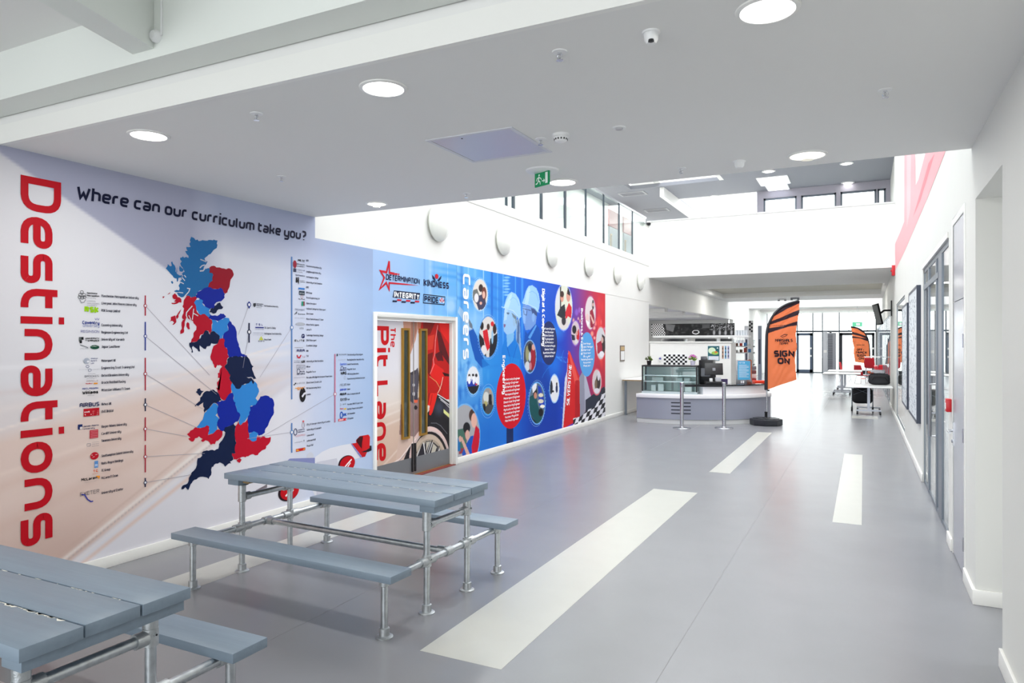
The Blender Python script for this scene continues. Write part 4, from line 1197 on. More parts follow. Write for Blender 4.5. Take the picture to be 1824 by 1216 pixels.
for pts in ([(258, 544.5), (373, 668)], [(258, 598.5), (385, 702)], [(258, 665.5), (360, 728)], [(258, 720.5), (352, 762)], [(258, 763.5), (333, 777)],
            [(258, 813), (364, 807)], [(258, 859), (340, 845)], [(443, 542.5), (424, 596)], [(443, 591), (432, 655)], [(519, 583), (462, 672)], [(596, 701.5), (462, 780)], [(519, 769.5), (440, 781)]):
    A.line(WP(pts), .0035, (166, 162, 172), 3)
A.build('timeline', mural, label='thin vertical lines with ring markers')

# little racing pod at the foot of the print
A = Art(LW)
def QP(pts): return [w2(510 + x * .1399, 680 + y * .1399) for x, y in pts]
A.poly(QP([(360, 960), (450, 890), (560, 840), (700, 805), (820, 785), (960, 960), (860, 985), (860, 1500), (380, 1500), (300, 1300)]), (222, 222, 230), 1)
A.poly(QP([(380, 1020), (640, 970), (660, 1080), (860, 1100), (860, 1500), (380, 1500)]), (200, 200, 212), 2)
A.poly(QP([(820, 785), (890, 775), (885, 740), (930, 690), (1040, 670), (1060, 700), (1055, 860), (1020, 900), (1000, 950), (950, 960), (890, 870)]), (196, 16, 26), 2)
A.poly(QP([(890, 760), (895, 725), (935, 695), (975, 690), (960, 770), (955, 850)]), (60, 8, 16), 3)
A.poly(QP([(970, 690), (1045, 675), (1060, 700), (1055, 840), (1010, 870), (960, 880)]), (206, 22, 30), 4)
A.poly(QP([(820, 790), (832, 786), (960, 950), (940, 962)]), (130, 130, 190), 4)
A.poly(QP([(1055, 810), (1080, 810), (1082, 870), (1040, 890), (950, 895), (1000, 870)]), (26, 24, 34), 3)
A.poly(QP([(40, 975), (360, 965), (360, 1040), (0, 1010)]), (130, 136, 184), 2)
A.ellipse(*w2(510 + 300 * .1399, 680 + 960 * .1399), .055, .055, (202, 204, 216), 1)
for cx, cy in ((775, 1040), (40, 1390)):
    y, z = w2(510 + cx * .1399, 680 + cy * .1399)
    A.ellipse(y - .015, z, .145, .096, (40, 14, 24), 3); A.ellipse(y, z, .13, .086, (192, 0, 20), 4)
    A.line([(y - .06, z - .04), (y, z), (y + .07, z + .04)], .018, (245, 240, 240), 5)
    A.line([(y - .0, z - .035), (y + .05, z + .005)], .015, (245, 240, 240), 5)
A.poly(WP([(455, 873), (475, 862), (475, 868), (456, 874)]), (120, 112, 118), 3)
A.build('printed_vehicle', mural, label='white and red racing pod picture with round red wheels')

# ---------------------------------------------------------------- careers print
mural2 = empty('wall_mural', (0, 0, 0), 'blue to purple careers wall print with hard-hat portraits beyond the doors', 'wall mural')
uu = np.concatenate([np.arange(DY1 and 813.2, 1078.2, .55), [1077.9]])
uu.sort()
ycol = np.array([yl(u) for u in uu])
zrow = np.linspace(.088, 2.855, 300)
YY, ZZ = np.meshgrid(ycol, zrow)
U, V = px_of(YY, ZZ)
P = Paint(U, V)
P.set(P.grad(U, [(800, (120, 184, 236)), (840, (92, 168, 232)), (880, (48, 138, 224)), (920, (14, 108, 214)), (960, (0, 84, 204)), (990, (0, 74, 196)), (1008, (44, 60, 184)), (1022, (96, 50, 160)), (1040, (146, 42, 120)), (1058, (190, 30, 70)), (1080, (206, 26, 40))]))
P.blend(np.clip((V - 660) / 110, 0, 1) * np.clip((930 - U) / 60, 0, 1) * .65, (0, 86, 190))
P.blend(np.clip((V - 640) / 80, 0, 1) * np.clip((U - 900) / 50, 0, 1) * np.clip((1010 - U) / 20, 0, 1) * .7, (0, 44, 150))
P.blend(np.clip((V - 640) / 80, 0, 1) * np.clip((U - 1030) / 20, 0, 1) * .5, (120, 30, 110))
r_ = random.Random(3)
for u0, w_, c, a in ((861, 1.2, (190, 222, 248), .9), (876, 3, (8, 92, 200), .9), (886, 1, (140, 200, 245), .7), (896, 2, (150, 205, 246), .5), (918, 1.5, (120, 190, 246), .7), (930, 3, (90, 170, 240), .7), (846, 4, (140, 196, 240), .5), (822, 5, (10, 96, 190), .4), (834, 2, (180, 216, 246), .5)):
    P.blend(np.clip(1 - np.abs(U - u0) / w_, 0, 1) * a * np.clip((640 - V) / 60, 0, 1), c)
for k in range(7):
    P.ell(903 - 2 * (k % 2), 494 + k * 5.2, 5.5, 1.8, (170, 214, 250), .7, .3)
for v0, sl in ((500, .35), (540, .28), (515, .5), (655, -.1), (690, -.2)):
    P.blend(np.clip(1 - np.abs(V - v0 - (U - 850) * sl) / 5, 0, 1) * .4 * np.clip((905 - U) / 20, 0, 1), (30, 110, 206))
P.ell(850, 575, 24, 22, (176, 212, 246), .5, .5)
P.ell(838, 660, 26, 40, (130, 190, 238), .35, .6)
for k in range(40):
    P.ell(r_.uniform(815, 870), r_.uniform(640, 730), r_.uniform(1, 4), r_.uniform(3, 12), r_.choice([(150, 204, 244), (20, 96, 196), (60, 140, 224)]), .35, .4)
# pointing sleeve and hand
P.poly([(834, 588), (843, 585), (850, 600), (862, 640), (872, 650), (858, 655), (846, 640), (838, 610)], (0, 80, 176), .95)
P.poly([(818, 545), (824, 552), (835, 572), (842, 586), (835, 590), (828, 575), (815, 556)], (190, 205, 222), .6)
P.poly([(834, 566), (841, 578), (842, 586), (836, 582)], (90, 96, 110), .8)
def Z3(pts): return [(890 + x * .1233, 490 + y * .1233) for x, y in pts]
# woman
P.poly(Z3([(240, 650), (285, 620), (300, 900), (320, 1216), (230, 1216), (235, 900)]), (150, 176, 206), .9)
P.poly(Z3([(260, 640), (285, 700), (280, 1000), (245, 960)]), (60, 90, 140), .8)
P.poly(Z3([(70, 480), (200, 500), (250, 560), (240, 760), (190, 850), (110, 870), (60, 810), (50, 700), (60, 600)]), (150, 192, 232))
P.poly(Z3([(70, 480), (115, 500), (100, 640), (60, 660), (62, 580)]), (176, 210, 242))
P.poly(Z3([(100, 860), (210, 830), (200, 940), (110, 1040), (90, 960)]), (120, 180, 228))
P.poly(Z3([(95, 535), (140, 545), (130, 570), (105, 560)]), (40, 60, 96), .7)
P.poly(Z3([(55, 700), (85, 710), (80, 750), (60, 755)]), (120, 60, 110), .8)
P.poly(Z3([(170, 540), (240, 600), (245, 720), (215, 640), (190, 600)]), (90, 100, 110), .7)
P.ell(*Z3([(210, 680)])[0], 2.6, 7, (150, 186, 220))
P.poly(Z3([(25, 450), (60, 460), (90, 350), (120, 280), (170, 240), (230, 270), (275, 340), (300, 430), (310, 600), (270, 640), (240, 560), (160, 500), (70, 480)]), (160, 204, 246))
P.poly(Z3([(60, 470), (100, 380), (150, 280), (180, 270), (160, 360), (130, 470)]), (190, 222, 250), .8)
P.line(Z3([(150, 360), (190, 320), (240, 350), (280, 440)]), .5, (110, 170, 226), .8)
P.line(Z3([(30, 460), (90, 480), (190, 510), (260, 590)]), .7, (200, 226, 250), .9)
P.poly(Z3([(100, 900), (60, 960), (30, 1060), (20, 1400), (310, 1400), (310, 1160), (270, 1000), (215, 900), (160, 1010), (110, 1050)]), (12, 120, 212), .92)
P.line(Z3([(110, 1050), (150, 1200), (160, 1400)]), .8, (0, 84, 184), .9)
P.line(Z3([(250, 1000), (180, 1250), (160, 1500)]), .6, (0, 84, 184), .8)
# man
P.poly(Z3([(340, 420), (500, 470), (540, 540), (520, 700), (440, 790), (370, 790), (350, 700), (330, 600), (330, 500)]), (110, 150, 214))
P.poly(Z3([(330, 460), (380, 470), (370, 700), (345, 700), (330, 610)]), (140, 180, 232), .9)
P.poly(Z3([(450, 470), (540, 500), (540, 600), (500, 560), (470, 560)]), (40, 60, 110), .8)
P.ell(*Z3([(485, 610)])[0], 2.6, 8, (130, 170, 224))
P.line(Z3([(335, 480), (370, 490), (450, 510)]), .7, (30, 40, 90), .9)
P.line(Z3([(345, 500), (350, 560), (385, 580), (395, 510)]), .5, (40, 50, 100), .9)
P.poly(Z3([(325, 400), (350, 330), (380, 220), (420, 155), (470, 145), (530, 190), (565, 270), (580, 380), (570, 480), (545, 540), (500, 480), (430, 440), (350, 420)]), (150, 196, 244))
P.poly(Z3([(360, 400), (390, 230), (430, 170), (440, 230), (410, 420)]), (184, 216, 250), .8)
P.line(Z3([(425, 250), (470, 230), (530, 270), (560, 370)]), .6, (100, 160, 224), .8)
P.line(Z3([(330, 400), (430, 430), (520, 470), (570, 540)]), .7, (190, 220, 250), .9)
P.poly(Z3([(400, 850), (520, 700), (570, 760), (600, 900), (620, 1400), (520, 1700), (400, 1700), (360, 1300), (350, 1000), (370, 800)]), (0, 76, 170), .9)
P.poly(Z3([(410, 900), (520, 710), (535, 730), (440, 920)]), (90, 160, 230), .9)
P.poly([(952, 640), (976, 650), (985, 700), (975, 720), (945, 700), (935, 690), (935, 668)], (0, 60, 160), .8)
P.poly([(858, 640), (892, 630), (925, 640), (925, 650), (916, 700), (865, 700), (860, 680)], (30, 136, 220), .6)
P.rect(902, 914, 740, 800, (6, 26, 74), .9)
# network glow
pts = [(r_.uniform(965, 1015), r_.uniform(560, 740)) for _ in range(46)]
for i, p in enumerate(pts):
    for q in pts[i + 1:]:
        if math.hypot(p[0] - q[0], p[1] - q[1]) < 15: P.line([p, q], .35, (90, 190, 255), .5)
P.ell(988, 650, 12, 22, (40, 150, 246), .45, .8)
P.ell(993, 588, 10, 14, (60, 160, 246), .5, .8)
# warm bokeh
for k in range(26):
    P.ell(r_.uniform(1020, 1078), r_.uniform(565, 615), r_.uniform(1, 2.6), r_.uniform(2.5, 5), r_.choice([(255, 214, 190), (240, 160, 160), (255, 190, 150), (206, 150, 210)]), .75, .4)
for k in range(14):
    P.ell(r_.uniform(1060, 1078), r_.uniform(530, 690), r_.uniform(2, 4), r_.uniform(6, 14), r_.choice([(255, 90, 70), (230, 60, 60)]), .5, .6)
P.ell(1027, 556, 3, 6, (150, 110, 220), .6, .3); P.ell(1032, 552, 2, 5, (170, 120, 220), .6, .3)
# tower and flag at the foot
P.poly([(1012, 624), (1015, 626), (1032, 670), (1033, 740), (1025, 745), (1023, 752), (1003, 763), (1001, 763), (1007, 690), (1009, 672)], (206, 24, 28))
P.poly([(1012, 624), (1015, 627), (1030, 676), (1031, 672), (1032, 690), (1024, 685)], (232, 90, 78), .8)
P.poly([(1012, 624), (1010, 660), (1006, 674), (1001, 760), (1003, 763), (1010, 680)], (206, 206, 224))
P.poly([(1024, 678), (1033, 676), (1033, 742), (1024, 744)], (170, 10, 22), .8)
P.poly([(1032, 672), (1040, 656), (1042, 735), (1033, 744)], (140, 142, 160)); P.poly([(1040, 656), (1053, 707), (1044, 716), (1042, 735)], (176, 178, 196))
P.poly([(1043, 712), (1076, 688), (1078, 692), (1060, 725), (1043, 735)], (34, 40, 58))
fl_mask = inside(U, V, [(1021, 745), (1034, 742), (1046, 730), (1060, 724), (1078, 690), (1078, 745), (1021, 757)])
ck = ((np.floor((U + (V - 700) * .3) / 5.5) + np.floor((V + (U - 1020) * .55) / 8.5)) % 2 == 0)
P.blend(fl_mask * ck, (24, 26, 34)); P.blend(fl_mask * (~ck), (226, 226, 234))
# round photographs
def photo(cx, cy, rx, ry, bg, items, ring=None):
    if ring: P.ell(cx, cy, rx + .9, ry + 2.2, ring)
    P.ell(cx, cy, rx, ry, bg)
    cl = (((U - cx) / rx) ** 2 + ((V - cy) / ry) ** 2 < 1).astype(float)
    for it in items:
        k = it[0]
        if k == 'e': P.ell(cx + it[1] * rx, cy + it[2] * ry, it[3] * rx, it[4] * ry, it[5], 1, .06, cl)
        elif k == 'p':
            m_ = inside(U, V, [(cx + a * rx, cy + b * ry) for a, b in it[1]]) * cl
            P.blend(m_, it[2])
rg = (120, 176, 230)
photo(855, 525, 13, 27, (222, 214, 206), [('p', [(-1, -.3), (-.4, -.4), (0, .2), (-.5, .6), (-1, .3)], (110, 112, 110)), ('p', [(-.4, .1), (.6, -.1), (.9, .9), (-.2, 1), (-.6, .4)], (60, 60, 90)), ('e', .1, -.45, .3, .25, (50, 34, 34)), ('e', .55, -.1, .32, .42, (110, 54, 44)), ('e', .5, .0, .2, .24, (226, 180, 164)), ('e', -.5, .2, .3, .3, (230, 226, 230)), ('e', .1, .55, .18, .1, (220, 170, 150))], (170, 206, 240))
photo(869.5, 600, 16.2, 36, (214, 210, 208), [('p', [(-1, -.2), (-.5, .1), (-.2, 1), (-1, 1)], (26, 26, 36)), ('p', [(-.6, -.3), (-.1, -.4), (.2, .5), (-.1, .7), (-.5, .1)], (206, 24, 40)), ('p', [(.2, .1), (1, -.2), (1, 1), (.1, 1)], (24, 24, 36)), ('e', -.7, -.55, .2, .2, (40, 34, 34)), ('e', 0, -.5, .16, .16, (60, 40, 36)), ('e', .7, -.4, .2, .25, (50, 30, 30)), ('e', -.5, .65, .3, .25, (226, 220, 220)), ('e', .45, -.65, .18, .12, (206, 30, 40)), ('e', .45, .0, .12, .35, (150, 190, 220))], (90, 150, 220))
photo(842.5, 677, 11.3, 24.3, (226, 228, 234), [('p', [(-1, .1), (-.3, -.1), (-.1, .8), (-1, .9)], (24, 56, 170)), ('p', [(-.2, -.1), (.5, .2), (.6, .7), (-.3, .8)], (20, 50, 160)), ('p', [(-1, .5), (1, .35), (1, 1), (-1, 1)], (26, 26, 36)), ('e', -.6, -.35, .18, .1, (50, 40, 36)), ('e', 0, -.38, .18, .1, (30, 26, 30)), ('e', .5, -.36, .2, .12, (30, 26, 30)), ('e', -.6, -.02, .22, .3, (240, 240, 246)), ('e', .1, 0, .2, .3, (240, 240, 246)), ('e', .6, .05, .2, .28, (236, 236, 242)), ('e', .5, .3, .2, .06, (200, 40, 60))], (140, 196, 240))
photo(869, 714, 10.4, 23.4, (150, 150, 150), [('e', -.3, -.3, .5, .4, (210, 212, 206)), ('p', [(.1, -.5), (.6, -.5), (.7, .3), (.1, .4)], (26, 26, 30)), ('e', .4, -.72, .14, .14, (190, 150, 120)), ('p', [(-1, .2), (1, .3), (.8, 1), (-.8, 1)], (70, 72, 76)), ('e', -.4, .2, .3, .2, (180, 170, 110)), ('e', -.6, .5, .2, .3, (20, 20, 24))], (80, 170, 232))
P.ell(828, 776, 27.5, 58, (150, 200, 240), .6)
photo(828, 776, 26, 55, (168, 168, 172), [('p', [(-.5, -.1), (0, -.3), (.2, .5), (-.4, .6)], (150, 60, 70)), ('p', [(-.6, -.2), (-.1, -.25), (.2, .4), (-.3, .4)], (70, 110, 96)), ('p', [(-.6, .1), (-.35, .05), (-.3, .5), (-.6, .5)], (30, 110, 170)),
      ('p', [(.05, .3), (.4, -.0), (.7, .0), (1, .5), (1, 1), (-.1, 1), (-.2, .55)], (20, 80, 180)), ('p', [(.45, .35), (.75, -.35), (1, -.2), (1, 1), (.35, 1), (.5, .6)], (196, 10, 44)),
      ('e', .5, -.66, .22, .2, (70, 46, 40)), ('e', .62, -.5, .2, .24, (226, 176, 160)), ('e', .12, -.26, .24, .18, (22, 22, 28)), ('e', .17, -.03, .15, .16, (216, 170, 156)), ('p', [(-.3, .1), (-.2, .02), (.3, .55), (.45, .75), (-.35, .85), (-.4, .7), (.1, .6)], (214, 168, 152)), ('e', -.33, .1, .1, .1, (214, 168, 152))])
P.rect(700, 813.6, 0, 2000, (150, 190, 230))
photo(943.6, 635, 11, 28, (70, 74, 90), [('e', -.4, -.2, .3, .5, (150, 150, 110)), ('e', .5, .1, .4, .8, (150, 24, 44)), ('e', .6, -.6, .3, .2, (210, 160, 150)), ('e', 0, 0, .2, .3, (190, 196, 210)), ('e', -.4, .6, .4, .3, (200, 206, 214)), ('e', .1, .6, .2, .25, (190, 120, 130)), ('e', 0, -.6, .3, .25, (24, 22, 30))], (120, 170, 226))
photo(956.3, 718, 14, 36, (90, 110, 130), [('p', [(-1, -.3), (-.2, -.5), (.2, .2), (.7, .8), (0, 1), (-.9, .5)], (16, 80, 84)), ('p', [(.1, -.9), (.5, -.8), (1, 0), (1, .3), (.3, .1)], (20, 60, 180)), ('e', .5, -.4, .3, .1, (220, 214, 190)), ('e', .5, -.1, .35, .1, (216, 210, 190)), ('e', .7, .15, .3, .08, (240, 236, 220)), ('e', -.25, -.55, .26, .24, (26, 24, 30)), ('e', -.2, -.38, .2, .16, (190, 130, 110)), ('p', [(-1, .5), (0, 1), (-.6, 1)], (14, 16, 24)), ('e', .5, .45, .3, .2, (20, 20, 26)), ('p', [(-.7, -.9), (0, -1), (-.1, -.7), (-.5, -.5)], (226, 226, 230))], (110, 176, 236))
photo(987.5, 692, 8, 24, (226, 228, 232), [('e', -.8, -.1, .4, .5, (30, 34, 50)), ('e', .5, .0, .25, .3, (40, 50, 90)), ('e', .5, -.35, .16, .12, (60, 40, 40)), ('e', -.4, .2, .3, .08, (20, 22, 30))], (150, 196, 240))
photo(1004, 547, 15, 40, (216, 220, 204), [('p', [(-1, -.4), (-.5, -.9), (-.4, .5), (-.9, .2)], (214, 216, 218)), ('p', [(-.45, -.9), (-.3, -1), (-.3, .4), (-.45, .4)], (40, 46, 50)), ('p', [(-.4, 0), (.1, -.15), (.3, .4), (-.2, .5), (-.8, .35)], (30, 34, 46)), ('e', -.2, -.45, .2, .22, (214, 150, 130)), ('e', -.2, -.58, .22, .14, (60, 36, 30)), ('e', .55, -.5, .24, .26, (206, 146, 130)), ('p', [(.4, -.6), (.5, -1), (.8, -.8), (.75, -.5)], (24, 20, 26)), ('p', [(.2, .2), (.6, -.2), (.95, 0), (.9, .5), (.5, .4), (.2, .6)], (206, 20, 40)), ('p', [(-.6, .5), (.4, .5), (.6, .8), (0, 1), (-.4, .9)], (216, 210, 208)), ('e', 0, .6, .25, .2, (40, 36, 46))], (150, 170, 230))
photo(1025, 593, 7.4, 21, (206, 190, 196), [('e', -.3, -.3, .5, .35, (30, 28, 34)), ('p', [(.2, .1), (.8, -.4), (1, .4), (.3, .9)], (200, 20, 40)), ('p', [(-1, .1), (-.2, .2), (-.1, .6), (-1, .6)], (30, 36, 60)), ('e', .3, 0, .25, .2, (210, 160, 150)), ('e', .2, .7, .4, .2, (220, 214, 220))], (150, 110, 200))
photo(1051.5, 557, 9.2, 29, (216, 206, 208), [('e', .5, -.5, .18, .3, (30, 20, 26)), ('p', [(-.1, -.1), (.4, -.25), (.8, .3), (.8, .9), (0, .9), (-.1, .3)], (150, 14, 50)), ('e', .5, -.5, .12, .12, (220, 176, 166)), ('p', [(-.1, .1), (.1, .1), (.8, .6), (.5, .7)], (226, 180, 170)), ('e', -.6, .3, .3, .25, (226, 190, 190)), ('p', [(-1, .4), (-.2, .6), (-.5, .9)], (240, 236, 240))], (180, 90, 140))
photo(1070, 611, 8.4, 28, (206, 206, 212), [('p', [(-.8, 0), (.2, -.2), (.5, .5), (-.7, .7)], (170, 24, 60)), ('p', [(.2, -.6), (.9, -.4), (1, .8), (.3, .5)], (50, 36, 40)), ('e', .3, -.2, .26, .2, (206, 170, 160)), ('e', .2, .7, .5, .2, (232, 232, 240))], (220, 120, 120))
photo(1063, 680, 8, 22, (206, 196, 200), [('e', .3, 0, .5, .6, (50, 36, 36)), ('e', -.2, .2, .3, .4, (120, 100, 80)), ('e', .4, -.5, .3, .4, (214, 210, 220)), ('e', 0, .7, .6, .2, (226, 222, 230))], (220, 90, 110))
grid_print('print_ground', np.stack([np.full_like(YY, XL + .002), YY, ZZ], -1), P.C, mural2)
# the strip of the same sheet above the doors
yc2 = np.linspace(DY0, yl(813.4), 150)
zr2 = np.linspace(DZ, 2.855, 80)
YY, ZZ = np.meshgrid(yc2, zr2)
U, V = px_of(YY, ZZ)
P = Paint(U, V)
P.set(P.grad(U, [(660, (164, 190, 228)), (720, (156, 190, 232)), (770, (128, 182, 234)), (815, (96, 168, 232))]))
for u0, w_, c, a in ((756, 2.5, (110, 160, 220), .7), (766, 4, (180, 208, 240), .6), (773, 2.5, (110, 170, 226), .7), (797, .6, (214, 232, 248), .9), (785, 6, (120, 190, 240), .4)):
    P.blend(np.clip(1 - np.abs(U - u0) / w_, 0, 1) * a, c)
for v0, c in ((480, (60, 150, 226)), (492, (40, 140, 220)), (505, (90, 170, 232)), (530, (150, 200, 240))):
    P.blend(np.clip(1 - np.abs(V - v0 - (U - 800) * .15) / 5, 0, 1) * np.clip((U - 760) / 30, 0, 1) * .6, c)
P.ell(803, 545, 8, 12, (190, 218, 246), .6, .4)
grid_print('print_ground', np.stack([np.full_like(YY, XL + .002), YY, ZZ], -1), P.C, mural2)

A = Art(LW)
A.ellipse(*w2(911, 705), yl(911 + 25.2) - yl(911), zl(911, 647) - zl(911, 705), (206, 0, 28), 1, 40)
A.build('red_disc', mural2, label='large red oval list panel')
A = Art(LW)
A.ellipse(*w2(977.5, 611), yl(992) - yl(977.5), zl(977.5, 572) - zl(977.5, 611), (26, 40, 96), 1, 40)
A.build('navy_disc', mural2, label='navy oval list panel')
A = Art(LW)
A.ellipse(*w2(1045.5, 631), yl(1059) - yl(1045.5), zl(1045.5, 591.5) - zl(1045.5, 631), (84, 158, 222), 1, 40)
A.build('light_blue_disc', mural2, label='light blue oval list panel')
A = Art(LW)
WH = (246, 248, 252)
A.text('Careers', (yl(824), zl(824, 487)), (yl(824), zl(824, 640)), h=yl(837) - yl(824), col=WH, sw=.2, gap=.16, layer=4, seg=4)
def vtxt(u0, u1, v0, v1, t, **k):
    A.text(t, (yl(u0), zl(u0, v0)), (yl(u0), zl(u0, v1)), h=(yl(u1) - yl(u0)), col=WH, sw=.2, gap=.2, layer=4, seg=2, **k)
vtxt(894.5, 899.5, 633, 702, 'Engineering')
vtxt(965, 970, 514, 615.5, 'Digital & Computing')
vtxt(1034.5, 1038, 549, 632, 'Business & Events')
def ctr(u, v, t, h, w):
    A.text(t, (yl(u), zl(u, v)), h=h, col=WH, sw=.22, gap=.18, layer=4, seg=1, anchor='c', width=w, direction=(1, 0))
for k, t in enumerate(['Mechatronics Engineer', 'Design Engineer', 'Mechanical Engineer', 'Automotive Engineer', 'Aerospace Engineer', 'Motorsport Engineer', 'Electrical Engineer', 'Manufacturing Engineer', 'Agricultural Engineer', 'Biomedical Engineer', 'Nuclear Physicist', 'Marine Engineer']):
    ctr(911.5, 676.5 + k * 6.6, t, .036, .60 if len(t) > 18 else .5)
for k, t in enumerate(['Software Engineer', 'Web Developer', 'Data Scientist', 'Cryptographer', '3D Animator', 'Performance Analyst', 'Games Tester', 'Quantitative Analyst', 'Ethical Hacker']):
    ctr(978, 587 + k * 6.1, t, .038, .56 if len(t) > 14 else .42)
for k, t in enumerate(['Event Manager', 'Project Manager', 'Banker', 'Sponsor', 'Buyer', 'Marketing Executive', 'Accountant', 'Retail']):
    ctr(1045.5, 613.5 + k * 5.6, t, .042, .7 if len(t) > 14 else .45)
A.build('careers_lettering', mural2, label='white lettering and lists')
A = Art(LW)
a0, a1 = w2(1013.5, 722), w2(1018, 650)
A.text('SILVERSTONE', (a0[0], a0[1]), (a1[0], a1[1]), h=.15, col=WH, sw=.15, gap=.2, layer=4, seg=2)
A.build('tower_lettering', mural2, label='white lettering on the red tower picture')
# thin dotted orbit rings round the pictures
A = Art(LW)
for cu, cv, ru, rv in ((855, 525, 14.6, 31), (869.5, 600, 18, 40), (842.5, 677, 13, 29), (869, 714, 13.2, 30), (956, 718, 15.6, 41)):
    y = yl(cu)
    n = 44
    for k in range(n):
        t0 = 2 * math.pi * k / n
        t1 = t0 + math.pi / n * 1.1
        A.line([(y + (yl(cu + ru) - y) * math.cos(t), zl(cu, cv) + (zl(cu, cv - rv) - zl(cu, cv)) * math.sin(t)) for t in (t0, t1)], .008, (150, 200, 240), 2)
A.build('orbit_ring', mural2)

# value badges above the doors
def BG(pts): return [w2(665 + x * .0905, 450 + y * .0905) for x, y in pts]
def btxt(A, x0, y0, x1, txt, h, col, sw=.2, slant=.1):
    a = w2(665 + x0 * .0905, 450 + y0 * .0905); b = w2(665 + x1 * .0905, 600)
    A.text(txt, a, (b[0], a[1] - .0), h=h, col=col, sw=sw, gap=.14, layer=4, seg=3, slant=slant)
A = Art(LW)
star = [(305, 140), (320, 375), (500, 405), (485, 440), (300, 420), (298, 330), (262, 400), (180, 400), (225, 480), (190, 620), (250, 560), (290, 640), (298, 570), (900, 650), (320, 615), (318, 750), (240, 600), (105, 730), (200, 490), (120, 350), (240, 365)]
A.line(BG([(307, 165), (312, 395), (410, 415)]), .03, (196, 16, 40), 3)
A.line(BG([(307, 165), (255, 385), (135, 360), (210, 490), (120, 715), (250, 590), (305, 725), (305, 590)]), .03, (196, 16, 40), 3)
A.poly(BG([(300, 575), (600, 605), (900, 645), (600, 632), (300, 612)]), (196, 16, 40), 3)
A.poly(BG([(415, 400), (475, 405), (465, 440), (412, 435)]), (196, 16, 40), 3); A.poly(BG([(485, 408), (510, 412), (500, 446), (478, 444)]), (196, 16, 40), 3)
btxt(A, 240, 530, 905, 'DETERMINATION', .070, (16, 26, 70))
A.build('value_badge', mural2, label='red star outline with the word DETERMINATION')
A = Art(LW)
btxt(A, 985, 650, 1480, 'KINDNESS', .088, (16, 26, 70), .24, 0)
A.ellipse(*BG([(1240, 465)])[0], .045, .034, (196, 16, 40), 4)
A.poly(BG([(1150, 430), (1200, 490), (1225, 550), (1195, 550), (1160, 500)]), (16, 26, 70), 4); A.poly(BG([(1335, 450), (1285, 500), (1250, 550), (1285, 565), (1325, 515)]), (16, 26, 70), 4)
A.build('value_badge', mural2, label='cupped hands round a red dot over the word KINDNESS')
A = Art(LW)
A.poly(BG([(400, 740), (915, 795), (895, 925), (375, 880)]), (16, 26, 60), 3)
btxt(A, 400, 872, 895, 'INTEGRITY', .070, WH, .26)
for k in range(6):
    x = 370 + k * 88; yy = (935 if k % 2 == 0 else 905) + k * 7
    A.poly(BG([(x + 6, yy), (x + 92, yy + 6), (x + 84, yy + 38), (x, yy + 34)]), (16, 26, 60) if k % 2 == 0 else (196, 16, 40), 3)
A.build('value_badge', mural2, label='white word INTEGRITY on dark bar over chequered dashes')
A = Art(LW)
A.line(BG([(985, 818), (1405, 868), (1395, 1022), (978, 985)]), .012, (16, 26, 60), 3, True)
btxt(A, 1000, 968, 1275, 'PRIDE', .082, (16, 26, 60), .22, 0)
cxy = BG([(1342, 985)])[0]
for k in range(7):
    t0 = math.pi * k / 7 + .06; t1 = math.pi * (k + 1) / 7 - .06
    A.poly([(cxy[0] + .02 * math.cos(t0), cxy[1] + .015 * math.sin(t0)), (cxy[0] + .07 * math.cos(t0), cxy[1] + .072 * math.sin(t0)), (cxy[0] + .07 * math.cos(t1), cxy[1] + .072 * math.sin(t1)), (cxy[0] + .02 * math.cos(t1), cxy[1] + .015 * math.sin(t1))], (206, 30, 50) if k % 2 else (240, 232, 238), 4)
A.build('value_badge', mural2, label='boxed word PRIDE with sunburst')

# ---------------------------------------------------------------- door_1, printed double doors
d1 = empty('door_1', (XL, DY0, 0), kind='structure')
yo = DY0
f = MB()
w_ = DY1 - DY0
f.box(-.10, .022, 0, .055, 0, DZ).box(-.10, .022, w_ - .055, w_, 0, DZ).box(-.10, .022, .055, w_ - .055, DZ - .055, DZ)
f.box(-.099, -.02, .0551, .085, 0, DZ - .0551).box(-.099, -.02, w_ - .085, w_ - .0551, 0, DZ - .0551).box(-.099, -.02, .0851, w_ - .0851, DZ - .085, DZ - .0551)
f.build('door_frame', M_TRIM, d1, bevel=.003)
XD = XL - .065
def yd(u): return on_x(u, 600, XD)[0]
ym = yd(736.3)
leaf_z = DZ - .088
PR = {}
for nm, ya, yb in (('a', yo + .088, ym - .003), ('b', ym + .003, DY1 - .088)):
    lf = MB().box(-.045, 0, ya - yo, yb - yo, .012, leaf_z).build('door_leaf', M_TRIM, d1, loc=(-.065, 0, 0))
    PR[nm] = (lf, ya, yb)
def px_d(Yg, Zg): return px_of(Yg, Zg, XD)
zk_ = .235
